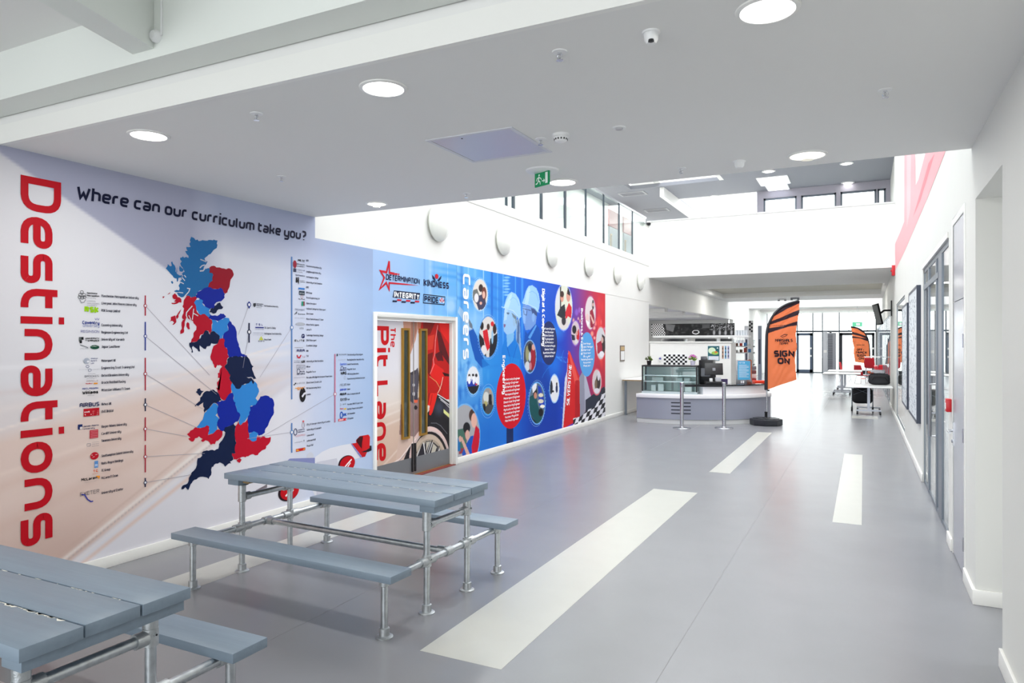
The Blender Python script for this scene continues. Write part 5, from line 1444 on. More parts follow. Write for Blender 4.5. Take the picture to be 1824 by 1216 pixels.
for nm in 'ab':
    lf, ya, yb = PR[nm]
    ya += .004; yb -= .004
    YY, ZZ = np.meshgrid(np.linspace(ya, yb, 150), np.linspace(zk_, leaf_z - .004, 330))
    U, V = px_d(YY, ZZ)
    P = Paint(U, V)
    P.set(P.grad(V, [(570, (214, 210, 218)), (660, (222, 220, 226)), (715, (226, 214, 206)), (760, (214, 186, 168)), (860, (204, 172, 154))]))
    def G5(pts): return [(640 + x * .13158, 540 + y * .13158) for x, y in pts]
    def G6(pts): return [(640 + x * .13158, 700 + y * .13158) for x, y in pts]
    for o_, sl in ((730, -.35), (748, -.4), (765, -.42), (845, -1.1)):
        P.blend(np.clip(1 - np.abs(V - o_ - (U - 668) * sl) / 3.5, 0, 1) * .5, (238, 226, 220))
    P.poly(G6([(560, 150), (730, 100), (900, 0), (900, 400), (760, 620), (600, 640), (540, 560)]), (120, 92, 96), .75)
    P.poly(G6([(600, 200), (700, 120), (700, 500), (560, 560)]), (170, 140, 136), .35)
    # sleeve / shoulder at the top
    P.poly(G5([(590, 180), (780, 180), (800, 300), (760, 500), (690, 690), (650, 640), (600, 400)]), (196, 146, 126))
    P.poly(G5([(700, 180), (780, 180), (770, 400), (700, 600)]), (150, 100, 84), .7)
    P.poly(G5([(780, 180), (850, 180), (840, 300), (800, 420)]), (190, 110, 86))
    P.poly(G5([(850, 180), (1230, 180), (1230, 1300), (900, 1300), (900, 900), (820, 820), (820, 400)]), (186, 20, 16))
    for pts, c, a in (([(860, 190), (1050, 190), (960, 420), (860, 460)], (110, 20, 14), .8), ([(900, 460), (1020, 420), (990, 620), (900, 640)], (216, 60, 40), .8), ([(900, 700), (1000, 660), (960, 1000), (900, 900)], (96, 12, 12), .8),
                      ([(1060, 190), (1220, 190), (1220, 560), (1100, 380)], (226, 26, 20), .95), ([(1040, 330), (1100, 400), (1220, 760), (1220, 840), (1080, 640)], (70, 10, 20), .85), ([(1020, 690), (1110, 640), (1140, 780), (1060, 780)], (60, 10, 24), .8),
                      ([(1000, 800), (1140, 900), (1150, 1000), (1080, 1100), (950, 960)], (226, 30, 24), .9), ([(1130, 980), (1220, 970), (1220, 1300), (1120, 1300)], (206, 20, 18), .95), ([(1120, 930), (1220, 960), (1220, 990), (1150, 985)], (40, 8, 14), .9)):
        P.poly(G5(pts), c, a)
    P.line(G5([(1060, 300), (1030, 500), (1020, 700), (1000, 760), (1010, 830), (960, 950)]), .9, (240, 150, 150), .8)
    P.line(G5([(950, 990), (1040, 1060), (1100, 1160)]), .6, (236, 190, 120), .9)
    P.line(G5([(1130, 1000), (1110, 1100), (1085, 1170), (1060, 1216)]), .8, (240, 214, 190), .9)
    # gun / machine
    P.poly(G5([(670, 940), (740, 930), (790, 870), (810, 1000), (790, 1216), (680, 1216)]), (84, 80, 92))
    P.poly(G5([(690, 940), (760, 900), (760, 960), (700, 970)]), (60, 56, 66), .9)
    P.poly(G6([(680, 0), (790, 0), (790, 90), (740, 150), (680, 100)]), (70, 68, 80))
    P.poly(G6([(735, 90), (790, 90), (785, 130), (745, 135)]), (226, 100, 70))
    P.ell(*G6([(763, 195)])[0], 3, 4, (40, 34, 40))
    P.ell(*G5([(735, 1105)])[0], 2, 3, (226, 226, 232)); P.ell(*G6([(735, 10)])[0], 2, 4, (226, 226, 232))
    # tyre
    cx, cy = G6([(960, 950)])[0]
    P.poly(G6([(1060, 0), (1240, 130), (1240, 1000), (560, 1000), (640, 760), (760, 600), (880, 480), (900, 300), (980, 180)]), (22, 20, 26), .96)
    P.poly(G6([(540, 560), (760, 590), (640, 800), (560, 1000), (480, 1000)]), (212, 184, 170), 1)
    P.ell(*G6([(1080, 200)])[0], 8, 12, (74, 84, 110), .6, .6); P.ell(*G6([(1190, 240)])[0], 4, 10, (120, 110, 140), .4, .6)
    P.line(G6([(1080, 55), (1150, 110), (1240, 180)]), .8, (235, 235, 240)); P.line(G6([(1100, 90), (1160, 135), (1235, 215)]), .6, (235, 235, 240))
    P.line(G6([(1050, 10), (1130, 60), (1240, 130)]), 1.0, (240, 238, 240))
    P.poly(G6([(1140, 215), (1225, 290), (1225, 340), (1140, 265)]), (226, 226, 150))
    P.line(G6([(970, 405), (1040, 405), (1100, 440), (1190, 550)]), .5, (150, 150, 160), .8)
    def el(cx0, cy0, rx0, ry0, c, a=1): P.ell(640 + cx0 * .13158, 700 + cy0 * .13158, rx0 * .13158, ry0 * .13158, c, a)
    el(950, 900, 275, 450, (226, 196, 190)); el(960, 930, 270, 430, (212, 190, 186)); el(960, 940, 245, 420, (24, 20, 24)); el(945, 950, 235, 395, (198, 178, 160)); el(950, 980, 215, 360, (170, 156, 140)); el(950, 1000, 195, 340, (206, 204, 204))
    for pts in ([(770, 900), (850, 680), (870, 690), (890, 860), (800, 880)], [(900, 650), (965, 640), (900, 850), (880, 700)], [(1000, 660), (1070, 720), (1040, 820), (940, 830)], [(1090, 760), (1120, 800), (1080, 810)], [(740, 800), (780, 790), (760, 880)]):
        P.poly(G6(pts), (40, 36, 44))
    for pts in ([(905, 660), (955, 655), (905, 790)], [(1000, 680), (1050, 730), (1020, 810), (970, 810)]): P.poly(G6(pts), (190, 184, 170))
    P.line(G6([(865, 670), (895, 860)]), .8, (232, 230, 230)); P.line(G6([(985, 640), (910, 860)]), 1.2, (24, 22, 26)); P.line(G6([(1080, 720), (1050, 810)]), 1, (24, 22, 26))
    # red glove
    P.poly(G6([(900, 0), (1060, 0), (1030, 120), (990, 260), (965, 300), (945, 290), (950, 170), (920, 160), (905, 290), (890, 200)]), (226, 34, 24))
    P.poly(G6([(930, 0), (960, 0), (925, 170), (905, 200)]), (140, 16, 14), .8)
    P.line(G6([(985, 20), (960, 160)]), .6, (130, 14, 14), .8)
    # diagonal bright edge at the left foot
    P.line(G6([(440, 960), (560, 880), (650, 760), (760, 620)]), 1.4, (240, 226, 222), .8); P.line(G6([(520, 940), (640, 800)]), 1, (150, 130, 136), .6)
    pr = grid_print('printed_film', np.stack([np.full_like(YY, 0.0015), YY - yo, ZZ], -1), P.C, lf)
    # kick plate
    MB().box(.0, .004, ya - yo, yb - yo, .012, zk_).build('kick_plate', mat('grey_kick_plate', (128, 130, 134), .35, .5), lf)
lf, ya, yb = PR['a']
A = Art(lambda s, t, l: (.002 + l * .0004, s - yo, t))
def dz(u, v): return on_x(u, v, XD)[1]
A.text('Pit Lane', (yd(668.2), dz(668.2, 580)), (yd(668.2), dz(668.2, 824)), h=yd(692.5) - yd(668.2), col=(196, 6, 20), sw=.2, gap=.12, layer=2, seg=5, rad=.3)
A.text('The', (yd(695.3), dz(695.3, 582.5)), (yd(695.3), dz(695.3, 618)), h=yd(704.5) - yd(695.3), col=(206, 10, 26), sw=.18, gap=.18, layer=2, seg=3)
A.build('door_lettering', lf, label='red vertical lettering reading The Pit Lane')
M_BRASS = mat('brass', (190, 146, 66), .3, .85)
for nm, u0, u1, v0, v1 in (('a', 714.5, 727.5, 584, 783), ('b', 746, 758.5, 585, 776)):
    lf, ya, yb = PR[nm]
    a, b = yd(u0) - yo, yd(u1) - yo
    zb, zt = .42, dz(u0, v0)
    zb = dz(u0, v1)
    t = .028
    f = MB().box(0, .028, a, a + t, zb, zt).box(0, .028, b - t, b, zb, zt).box(0, .028, a + t, b - t, zb, zb + t).box(0, .028, a + t, b - t, zt - t, zt)
    vf = f.build('vision_panel_frame', M_BRASS, lf, label='brass vision panel frame')
    MB().box(.004, .010, a + t, b - t, zb + t, zt - t).build('pane', mat('dark_vision_glass', (54, 66, 62), .04, spec=1.0), lf)
# brush seal, meeting strip and threshold
MB().box(-.064, -.058, ym - yo - .006, ym - yo + .006, .012, leaf_z).build('meeting_strip', mat('meeting_strip_grey', (150, 140, 134), .5), d1)
for s_ in (-1, 1): MB().box(-.062, -.045, ym - yo + s_ * .03 - .018, ym - yo + s_ * .03 + .012, .05, .42).build('flush_bolt', M_BLACK, d1)
MB().box(-.16, .03, .06, w_ - .06, 0, .008).build('threshold', mat('red_threshold', (120, 40, 30), .5), d1)
MB().box(-.06, -.045, .09, w_ - .09, .008, .014).build('threshold_strip', M_BRASS, d1)
# ================================================================ FURNITURE: pipe-framed picnic tables
def pipe_table(loc, rotz, label, seed, off=.665, L=1.95):
    t = empty('picnic_table', loc, label, 'table', rotz=rotz)
    r = random.Random(seed)
    hx = L / 2
    zt = .748
    # three thick planks with gaps, slightly uneven
    for k in range(3):
        y0 = -.312 + k * .219
        y1 = y0 + .210
        sag = r.uniform(-.002, .002)
        b = MB()
        n = 12
        jy = [r.uniform(-.002, .002) for _ in range(n + 1)]
        top, bot = [], []
        for i in range(n + 1):
            x = -hx + L * i / n + (r.uniform(-.004, .004) if i in (0, n) else 0)
            top.append([(x, y0 + jy[i], zt + sag), (x, y1 + jy[i] * .6, zt + sag)])
            bot.append([(x, y0 + jy[i], zt - .045), (x, y1 + jy[i] * .6, zt - .045)])
        vs = [p for q in top for p in q] + [p for q in bot for p in q]
        m = 2 * (n + 1)
        fs = []
        for i in range(n):
            a = 2 * i
            fs += [(a, a + 2, a + 3, a + 1), (m + a, m + a + 1, m + a + 3, m + a + 2), (a, m + a, m + a + 2, a + 2), (a + 1, a + 3, m + a + 3, m + a + 1)]
        fs += [(0, 1, m + 1, m), (m - 2, 2 * m - 2, 2 * m - 1, m - 1)]
        b.add(vs, fs)
        pk = b.build('plank', M_PLANK, t, bevel=.003)
        # chips of bare filler along the gap
        if k < 2:
            c = MB()
            for q in range(150 if (seed == 2 and k == 0) else 24):
                x = r.uniform(-hx + .1, hx - .12)
                w = r.uniform(.008, .05); d = r.uniform(.003, .011 if seed == 1 else (.016 if k == 0 else .006))
                c.prism([(x, y1 - .001), (x + w, y1 - .001), (x + w * .8, y1 - d * .6), (x + w * .5, y1 - d), (x + w * .2, y1 - d * .5)], zt + sag + .0003, zt + sag + .0012)
            c.build('paint_chip', M_CHIP, pk, kind='stuff')
    for s in (-1, 1):
        MB().box(s * (hx - .135), s * (hx - .02), -.292, .32, zt - .09, zt - .0455).build('cross_batten', M_PLANK, t, bevel=.003)
        if s < 0: MB().box(s * (hx - .20), s * (hx - .136), -.25, .27, zt - .075, zt - .046).build('timber_packer', M_RAW, t)
    lx = L / 2 - .115
    ly = .24
    R = .0215
    for s in (-1, 1):
        for q in (-1, 1):
            lg_ = MB().cyl((s * lx, q * ly, .004), (s * lx, q * ly, zt - .09), R).build('leg', M_PIPE, t)
            MB().lathe((s * lx, q * ly, 0), [(.052, 0), (.052, .006), (.046, .010), (.031, .012), (.030, .055), (.0225, .058)], 22).build('floor_flange', M_CLAMP, lg_)
            MB().lathe((s * lx, q * ly, zt - .15), [(.0225, 0), (.029, .002), (.029, .058), (.048, .06)], 18).build('top_flange', M_CLAMP, lg_)
            for z in (.565, .335):
                c = MB().lathe((s * lx, q * ly, z - .038), [(.0225, 0), (.030, .004), (.030, .072), (.0225, .076)], 18)
                if z > .5: c.cyl((s * lx, q * (ly - .02), z), (s * lx, q * (ly - .07), z), .030, 16)
                else: c.cyl((s * (lx - .0), q * (ly + .075), z), (s * (lx - .0), q * (ly - .075), z), .030, 16)
                c.cyl((s * (lx + .026), q * ly, z + .012), (s * (lx + .036), q * ly, z + .012), .008, 8)
                c.build('pipe_clamp', M_CLAMP, lg_)
                MB().cyl((s * (lx + .0345), q * ly, z + .012), (s * (lx + .0375), q * ly, z + .012), .0045, 6).build('grub_screw', M_BLACK, lg_)
            # bench leg
            bl = MB().cyl((s * lx, q * off, .004), (s * lx, q * off, .355), R).build('leg', M_PIPE, t)
            MB().lathe((s * lx, q * off, 0), [(.052, 0), (.052, .006), (.046, .010), (.031, .012), (.030, .055), (.0225, .058)], 22).build('floor_flange', M_CLAMP, bl)
            MB().lathe((s * lx, q * off, .30), [(.0225, 0), (.030, .004), (.030, .054), (.0225, .056)], 18).cyl((s * lx, q * (off - .02), .335), (s * lx, q * (off - .075), .335), .029, 16).build('pipe_clamp', M_CLAMP, bl)
        MB().cyl((s * lx, -ly, .565), (s * lx, ly, .565), R).build('upper_rail', M_PIPE, t)
        MB().cyl((s * lx, -off, .335), (s * lx, off, .335), R).build('lower_rail', M_PIPE, t)
        MB().cyl((s * lx, -.036, .335), (s * lx, .036, .335), .030, 16).cyl((s * (lx - .02), 0, .335), (s * (lx - .075), 0, .335), .030, 16).build('pipe_clamp', M_CLAMP, t)
    MB().cyl((-lx, 0, .335), (lx, 0, .335), R).build('long_rail', M_PIPE, t)
    for q in (-1, 1):
        b = MB().box(-L / 2 + .01, L / 2 + .01, q * off - .098, q * off + .098, .356, .400)
        b.build('bench_seat', M_PLANK, t, bevel=.003)
    return t


pipe_table((-3.36, 4.07, 0), math.radians(-2.3), 'grey-blue plank picnic table on pipe legs, whole, beside the wall map', 1)
pipe_table((-3.40, 1.62, 0), 0, 'grey-blue plank picnic table cut off at lower left corner of photo', 2, off=.635)

# ================================================================ CEILING FITTINGS
def at_c(u, v): return on_z(u, v, ZC)


def downlight(u, v, r, label, lit=True, glow=9):
    x, y = at_c(u, v)
    e = empty('downlight', (x, y, ZC), label, 'ceiling light', 'recessed round lights in the low ceiling')
    MB().lathe((0, 0, 0), [(r + .022, 0), (r + .020, -.006), (r + .002, -.009), (r, -.002), (r - .004, .0)], 36).build('trim_ring', M_TRIM, e)
    lamp('downlight_lamp', (x, y, ZC - .02), r * 1.8, 0, 14 if lit else 7, shape='DISK')
    if lit:
        MB().lathe((0, 0, 0), [(r, -.005), (r * .6, -.007), (0, -.008)], 32).build('diffuser', M_LAMP, e)
    else:
        MB().lathe((0, 0, 0), [(r, -.002), (r * .9, -.010), (r * .55, -.016), (r * .42, -.017)], 32).build('reflector', mat('lit_reflector', (250, 250, 246), .4, emit=(255, 248, 230), estr=2.2), e)
        MB().lathe((0, 0, 0), [(r * .42, -.017), (r * .36, -.034), (0, -.036)], 20).build('lamp_bulb', mat('shaded_bulb', (224, 220, 200), .4, emit=(255, 250, 230), estr=.45), e)


downlight(683, 156.5, .105, 'bright round downlight nearest the beam, above the whole picnic table')
downlight(265, 240.5, .105, 'bright round downlight nearest the destinations wall print')
downlight(1367, 17, .105, 'bright round downlight cut by the top edge of the photo')
downlight(1002, 324, .105, 'bright round downlight beside the green exit sign')
downlight(1438, 276, .115, 'round downlight showing its bulb, nearest the right wall', lit=False)
downlight(671, 362.5, .085, 'small recessed downlight above the end of the destinations print', lit=False)


def sprinkler(u, v, label):
    x, y = at_c(u, v)
    e = empty('sprinkler_head', (x, y, ZC), label, 'sprinkler', 'sprinkler heads in the low ceiling')
    MB().lathe((0, 0, 0), [(.036, 0), (.034, -.004), (.014, -.005)], 22).build('rosette', M_WHITEP, e)
    MB().lathe((0, 0, 0), [(.010, -.003), (.010, -.014), (.006, -.016), (.006, -.03), (.003, -.032)], 12).tube([(.010, 0, -.012), (.014, 0, -.024), (.004, 0, -.038)], .0022, 6).tube([(-.010, 0, -.012), (-.014, 0, -.024), (-.004, 0, -.038)], .0022, 6).build('nozzle', M_CHROME, e)
    d = MB().lathe((0, 0, 0), [(.004, -.037), (.017, -.039), (.017, -.041), (0, -.041)], 14).build('deflector', M_CHROME, e)


for a in ((457, 202, 'sprinkler head left of the nearest bright downlight'), (501, 314, 'sprinkler head closest to the destinations wall print'), (997, 92, 'sprinkler head level with the camera dome, to its left'),
          (1577, 160, 'sprinkler head nearest the right-hand wall'), (963, 247, 'sprinkler head beside the smoke detector'), (830.5, 344, 'sprinkler head at the far edge of the low ceiling'), (1213, 299, 'sprinkler head between smoke detector and small dome')):
    sprinkler(*a)
x, y = at_c(999, 239)
e = empty('smoke_detector', (x, y, ZC), 'white round smoke detector with dark slots on the low ceiling', 'smoke detector')
MB().lathe((0, 0, 0), [(.054, 0), (.054, -.018), (.046, -.022), (.046, -.026), (.040, -.042), (.026, -.05), (0, -.052)], 28).build('housing', M_WHITEP, e)
for k in range(14):
    t = 2 * math.pi * k / 14
    MB().box(-.0045, .0045, .0405, .0445, -.040, -.028).build('slot', M_BLACK, e).rotation_euler = (0, 0, t)
for (u, v, lab, s_) in ((1160, 57, 'white camera dome with dark lens near the top of the photo', 1.0), (1317, 287, 'small white motion sensor dome near the far ceiling edge', 1.15)):
    x, y = at_c(u, v)
    e = empty('ceiling_sensor', (x, y, ZC), lab, 'sensor')
    MB().lathe((0, 0, 0), [(.040 * s_, 0), (.038 * s_, -.006), (.032 * s_, -.008), (.029 * s_, -.036), (.020 * s_, -.05), (0, -.053)], 24).build('dome', M_WHITEP, e)
    if s_ == 1: MB().lathe((.004, -.016, -.046), [(.013, .006), (.013, -.004), (0, -.006)], 14).build('lens', M_BLACK, e)
x, y = at_c(1103, 227)
e = empty('ceiling_speaker', (x, y, ZC), 'flat white round cap between smoke detector and right lights', 'ceiling cap')
MB().lathe((0, 0, 0), [(.042, 0), (.040, -.005), (.022, -.006)], 24).build('cap_plate', M_WHITEP, e)
MB().lathe((0, 0, 0), [(.024, -.005), (.022, -.014), (0, -.015)], 20).build('cap_button', mat('pale_grey_plastic', (190, 190, 192), .4), e)
# access hatch
hp = [at_c(*q) for q in ((758, 249), (912.5, 225.4), (983, 269), (842, 288.5))]
hx0, hx1 = (hp[0][0] + hp[3][0]) / 2, (hp[1][0] + hp[2][0]) / 2
hy0, hy1 = (hp[0][1] + hp[1][1]) / 2, (hp[2][1] + hp[3][1]) / 2
hc = (sum(p[0] for p in hp) / 4, sum(p[1] for p in hp) / 4)
e = empty('access_hatch', (hc[0], hc[1], ZC), 'large square grey metal access hatch in the low ceiling', 'ceiling hatch')
ang = math.atan2(hp[1][1] - hp[0][1], hp[1][0] - hp[0][0])
sx = math.hypot(hp[1][0] - hp[0][0], hp[1][1] - hp[0][1]) / 2
sy = math.hypot(hp[3][0] - hp[0][0], hp[3][1] - hp[0][1]) / 2
if sy < .1: sy = sx
fr = MB()
for (a, b, c, d_) in ((-sx, sx, -sy, -sy + .025), (-sx, sx, sy - .025, sy), (-sx, -sx + .025, -sy + .025, sy - .025), (sx - .025, sx, -sy + .025, sy - .025)): fr.box(a, b, c, d_, -.007, 0)
fr.build('hatch_frame', mat('hatch_white', (214, 216, 222), .4), e)
MB().box(-sx + .03, sx - .03, -sy + .03, sy - .03, -.0045, 0).build('hatch_door', mat('hatch_satin_metal', (206, 208, 222), .32, .12), e)
MB().lathe((-sx * .25, -sy * .78, 0), [(.006, -.004), (.006, -.007), (0, -.008)], 10).build('hatch_lock', M_BLACK, e)
# exit sign
x, y = at_c(966, 303)
e = empty('exit_sign', (x, y, ZC), 'green hanging exit sign with white running man', 'exit sign')
MB().lathe((0, 0, 0), [(.13, 0), (.125, -.01), (.10, -.016), (0, -.018)], 32).build('ceiling_plate', M_WHITEP, e)
zs0 = ZC - .012
zsb = EYE + (HORIZON - 331) / F_PX * (-SY * x + CY * y)
zst = EYE + (HORIZON - 301) / F_PX * (-SY * x + CY * y)
th = math.radians(-24)
sg = MB().box(-.082, .082, -.006, .006, zsb - ZC, -.014).build('sign_panel', mat('sign_green', (0, 122, 72), .3, emit=(0, 122, 72), estr=.35), e)
sg.rotation_euler = (0, 0, th)
hh = (-.014 - (zsb - ZC))
A = Art(lambda s, t, l: (s * .082, -.0065 - l * .0006, (zsb - ZC) + hh * t))
W_ = (240, 250, 244)
A.poly([(.50, .12), (.84, .12), (.84, .90), (.50, .90)], W_, 1)
A.ellipse(-.36, .80, .10, .08, W_, 1, 14)
A.line([(-.38, .70), (-.46, .42)], .13, W_, 1); A.line([(-.40, .66), (-.14, .56), (-.02, .44)], .07, W_, 1); A.line([(-.42, .66), (-.66, .58), (-.74, .42)], .07, W_, 1)
A.line([(-.46, .42), (-.22, .30), (-.20, .12)], .09, W_, 1); A.line([(-.46, .42), (-.62, .24), (-.84, .20)], .09, W_, 1)
A.line([(.02, .34), (.32, .34)], .07, W_, 1); A.poly([(.28, .50), (.46, .34), (.28, .18)], W_, 1)
A.build('pictogram', sg)
# small detector on the beam
x, z = on_y(281, 66, y_be)
e = empty('wall_sounder', (x, y_be, z), 'small white round detector on the beam at upper left', 'detector')
MB().lathe((0, 0, 0), [(.033, 0), (.033, -.02), (.022, -.035), (0, -.036)], 22, 'y').build('housing', M_WHITEP, e)
MB().tube([(.035, -.004, .0), (.036, -.004, .5)], .006, 6).build('cable_conduit', M_WHITEP, e)

# ================================================================ ROUND WALL LAMPS
lamps = [(778, 398, 62), (894.5, 427.5, 59), (981.5, 452.5, 50), (1047, 471.5, 43), (1098, 486.5, 38), (1139, 499.5, 33)]
names = ['nearest the low ceiling', 'second from the low ceiling', 'third from the low ceiling', 'third from the bridge', 'second from the bridge', 'nearest the bridge']
for (u, v, hpx), nm in zip(lamps, names):
    y, z = w2(u, v)
    d = -SY * XL + CY * y
    r = .25
    e = empty('wall_lamp', (XL, y, z), f'domed round white wall lamp {nm}', 'wall lamp', 'row of domed white lamps on the left wall')
    MB().lathe((0, 0, 0), [(r * .86, 0), (r * .9, .02), (r, .028), (r, .04)], 40, 'x').build('back_plate', mat('lamp_rim', (212, 214, 204), .4), e)
    MB().lathe((0, 0, 0), [(r, .04), (r * .93, .062), (r * .8, .085), (r * .55, .112), (r * .28, .126), (0, .13)], 40, 'x').build('opal_dish', mat('opal_dish', (238, 240, 234), .22, coat=.3), e)

# ================================================================ SERVERY COUNTER
pA, pM, pB = Vector((*on_z(1134, 751.5), 0)), Vector((*on_z(1243, 756), 0)), Vector((*on_z(1372, 750), 0))
def circ3(a, b, c):
    ax, ay, bx, by, cx, cy = a.x, a.y, b.x, b.y, c.x, c.y
    d = 2 * (ax * (by - cy) + bx * (cy - ay) + cx * (ay - by))
    ux = ((ax * ax + ay * ay) * (by - cy) + (bx * bx + by * by) * (cy - ay) + (cx * cx + cy * cy) * (ay - by)) / d
    uy = ((ax * ax + ay * ay) * (cx - bx) + (bx * bx + by * by) * (ax - cx) + (cx * cx + cy * cy) * (bx - ax)) / d
    return Vector((ux, uy, 0)), math.hypot(ax - ux, ay - uy)
cc, cr = circ3(pA, pM, pB)
aA, aB = math.atan2(pA.y - cc.y, pA.x - cc.x), math.atan2(pB.y - cc.y, pB.x - cc.x)
if aB < aA: aB += 2 * math.pi
def arc(off=0.0, a0=None, a1=None, n=28):
    a0 = aA if a0 is None else a0; a1 = aB if a1 is None else a1
    return [(cc.x + (cr + off) * math.cos(a0 + (a1 - a0) * i / n), cc.y + (cr + off) * math.sin(a0 + (a1 - a0) * i / n)) for i in range(n + 1)]
def band(o0, o1, z0, z1, a0=None, a1=None):
    return MB().prism(arc(o1, a0, a1) + arc(o0, a0, a1)[::-1], z0, z1)
ct = empty('servery_counter', (0, 0, 0), 'curved grey and white cafe counter with black top by the left wall', 'counter')
dref = 15.2
def zc_(v, d=dref): return EYE - (v - HORIZON) * d / F_PX
z_g, z_l, z_t = zc_(708.5), zc_(702), zc_(684.5)
M_CG = mat('grey_counter_laminate', (146, 150, 164), .3, spec=.5)
M_CW = mat('white_counter_laminate', (236, 236, 238), .28)
band(-.5, -.02, 0, .10).build('plinth', mat('plinth_pale', (206, 208, 208), .35), ct)
band(-.6, 0, .10, z_g).build('front_panel', M_CG, ct)
band(-.6, .03, z_g, z_l).build('ledge', M_CW, ct, bevel=.004)
def pos_on_arc(u, off, it=40):
    lo, hi = aA - .2, aB + .2
    for _ in range(it):
        m_ = (lo + hi) / 2
        x, y = cc.x + (cr + off) * math.cos(m_), cc.y + (cr + off) * math.sin(m_)
        uu_ = 912 + F_PX * (CY * x + SY * y) / (-SY * x + CY * y)
        if uu_ < u: lo = m_
        else: hi = m_
    return x, y
ax_, ay_ = pos_on_arc(1247.5, -.3)
asp = math.atan2(ay_ - cc.y, ax_ - cc.x)
if asp < aA - 1: asp += 2 * math.pi
band(-.6, -.06, z_l, z_t - .03, asp, aB).build('upper_panel', M_CW, ct)
band(-.65, -.0, z_t - .03, z_t, asp, aB + .02).build('worktop', mat('black_gloss_worktop', (18, 20, 26), .08, coat=.5), ct, bevel=.004)
MB().prism(arc(.004, aB - .001, aB + .012, 2) + arc(-.6, aB - .001, aB + .012, 2)[::-1], 0, z_g + .02).build('end_panel', M_CW, ct)
for k in range(4):
    zz = zc_(720 + k * 6.4 - 2, 14.95)
    ga, gb = aA + (aB - aA) * .235, aA + (aB - aA) * .36
    band(-.0, .004, zz - .012, zz + .012, ga, gb).build('vent_slot', mat('dark_slot', (40, 44, 56), .5), ct)
# display case (glass chiller) standing on the ledge
dl, dr = pos_on_arc(1143, -.12), pos_on_arc(1242, -.10)
dd = -SY * dl[0] + CY * dl[1]
ztop = zc_(650, dd); zbot = z_l
cs = empty('display_case', (dl[0], dl[1], zbot), 'glass-fronted chilled display case with black frame on the counter', 'display case', rotz=math.atan2(dr[1] - dl[1], dr[0] - dl[0]))
Lc = math.hypot(dr[0] - dl[0], dr[1] - dl[1]); Hc = ztop - zbot
Dc = .42
b = MB()
t = .03
for x_ in (0, Lc - t):
    for y_ in (0, Dc - t): MB().box(x_, x_ + t, y_, y_ + t, .05, Hc - .03).build('frame_post', M_BLACK, cs)
MB().box(0, Lc, 0, Dc, Hc - .03, Hc).build('case_top', M_BLACK, cs)
MB().box(0, Lc, 0, Dc, 0, .05).build('case_base', mat('case_base_steel', (170, 182, 184), .35, .5), cs)
MB().box(t, Lc - t, .004, .01, .05, Hc - .03).build('pane', M_GLASSG, cs)
MB().box(.004, .010, t, Dc - t, .05, Hc - .03).build('pane', M_GLASSG, cs)
MB().box(t, Lc - t, Dc - .02, Dc - .012, .05, Hc - .03).build('back_door', mat('case_back', (176, 196, 196), .2), cs)
MB().box(Lc * .49, Lc * .53, Dc - .03, Dc - .012, .05, Hc - .03).build('back_mullion', mat('case_mullion', (120, 136, 140), .3), cs)
for k, z in enumerate((.20, .33)):
    s_ = MB().box(t, Lc - t, .03, Dc - .04, z + .06, z + .07).build('glass_shelf', mat('shelf_glass', (190, 214, 212), .05), cs)
    MB().box(t, Lc - t, .022, .03, z + .055, z + .078).build('shelf_rail', M_STEEL, s_)
for i, (x_, w_, h_, z) in enumerate(((.18, .10, .13, .05), (.33, .12, .15, .05), (Lc - .28, .14, .15, .05), (.2, .24, .08, .275), (Lc * .6, .14, .07, .275), (Lc - .3, .12, .07, .275))):
    bx = MB().box(x_, x_ + w_, .16, .26, z, z + h_).build('display_tray', M_WHITEP, cs)
# plants on the case
def plant(loc, label, pot, leaf, flower=None, s=1.0):
    e = empty('potted_plant', loc, label, 'plant')
    MB().lathe((0, 0, 0), [(.036 * s, 0), (.046 * s, .075 * s), (.050 * s, .078 * s), (.046 * s, .082 * s), (.04 * s, .07 * s)], 18).build('pot', pot, e)
    r = random.Random(int(loc[0] * -100))
    lv = MB()
    for k in range(70):
        a, el = r.uniform(0, 6.28), r.uniform(.1, 1.4)
        q = Vector((math.cos(a) * math.cos(el), math.sin(a) * math.cos(el), math.sin(el)))
        base = Vector((0, 0, .085 * s)) + q * r.uniform(.01, .055) * s
        tip = base + q * .05 * s
        n = q.cross(Vector((r.random(), r.random(), r.random() + .1))).normalized() * .012 * s
        mid_ = (base + tip) / 2
        lv.add([base, mid_ + n, tip, mid_ - n], [(0, 1, 2, 3)])
    lv.build('foliage', leaf, e)
    if flower:
        fm = MB()
        for k in range(26):
            a, el = r.uniform(0, 6.28), r.uniform(.5, 1.5)
            c = Vector((math.cos(a) * math.cos(el), math.sin(a) * math.cos(el), math.sin(el))) * .085 * s + Vector((0, 0, .10 * s))
            for j in range(5):
                t_ = j * 1.256
                p1 = c + Vector((math.cos(t_), math.sin(t_) * .3, math.sin(t_))) * .016 * s
                p2 = c + Vector((math.cos(t_ + .9), math.sin(t_ + .9) * .3, math.sin(t_ + .9))) * .016 * s
                fm.add([c, p1, p2], [(0, 1, 2)])
        fm.build('flower', flower, e)
    return e
def on_case(f, dy=.2):
    a = cs.rotation_euler[2]
    return (dl[0] + math.cos(a) * Lc * f - math.sin(a) * dy, dl[1] + math.sin(a) * Lc * f + math.cos(a) * dy, ztop)
plant(on_case(.105), 'small round leafy plant in black pot on display case', M_BLACK, mat('leaf_olive', (92, 116, 40), .5), s=1.15)
plant(on_case(.90), 'pink flowering plant in white pot on display case', mat('lilac_pot', (204, 204, 222), .3), mat('leaf_lime', (120, 160, 40), .5), mat('pink_petal', (190, 96, 170), .5), s=1.2)

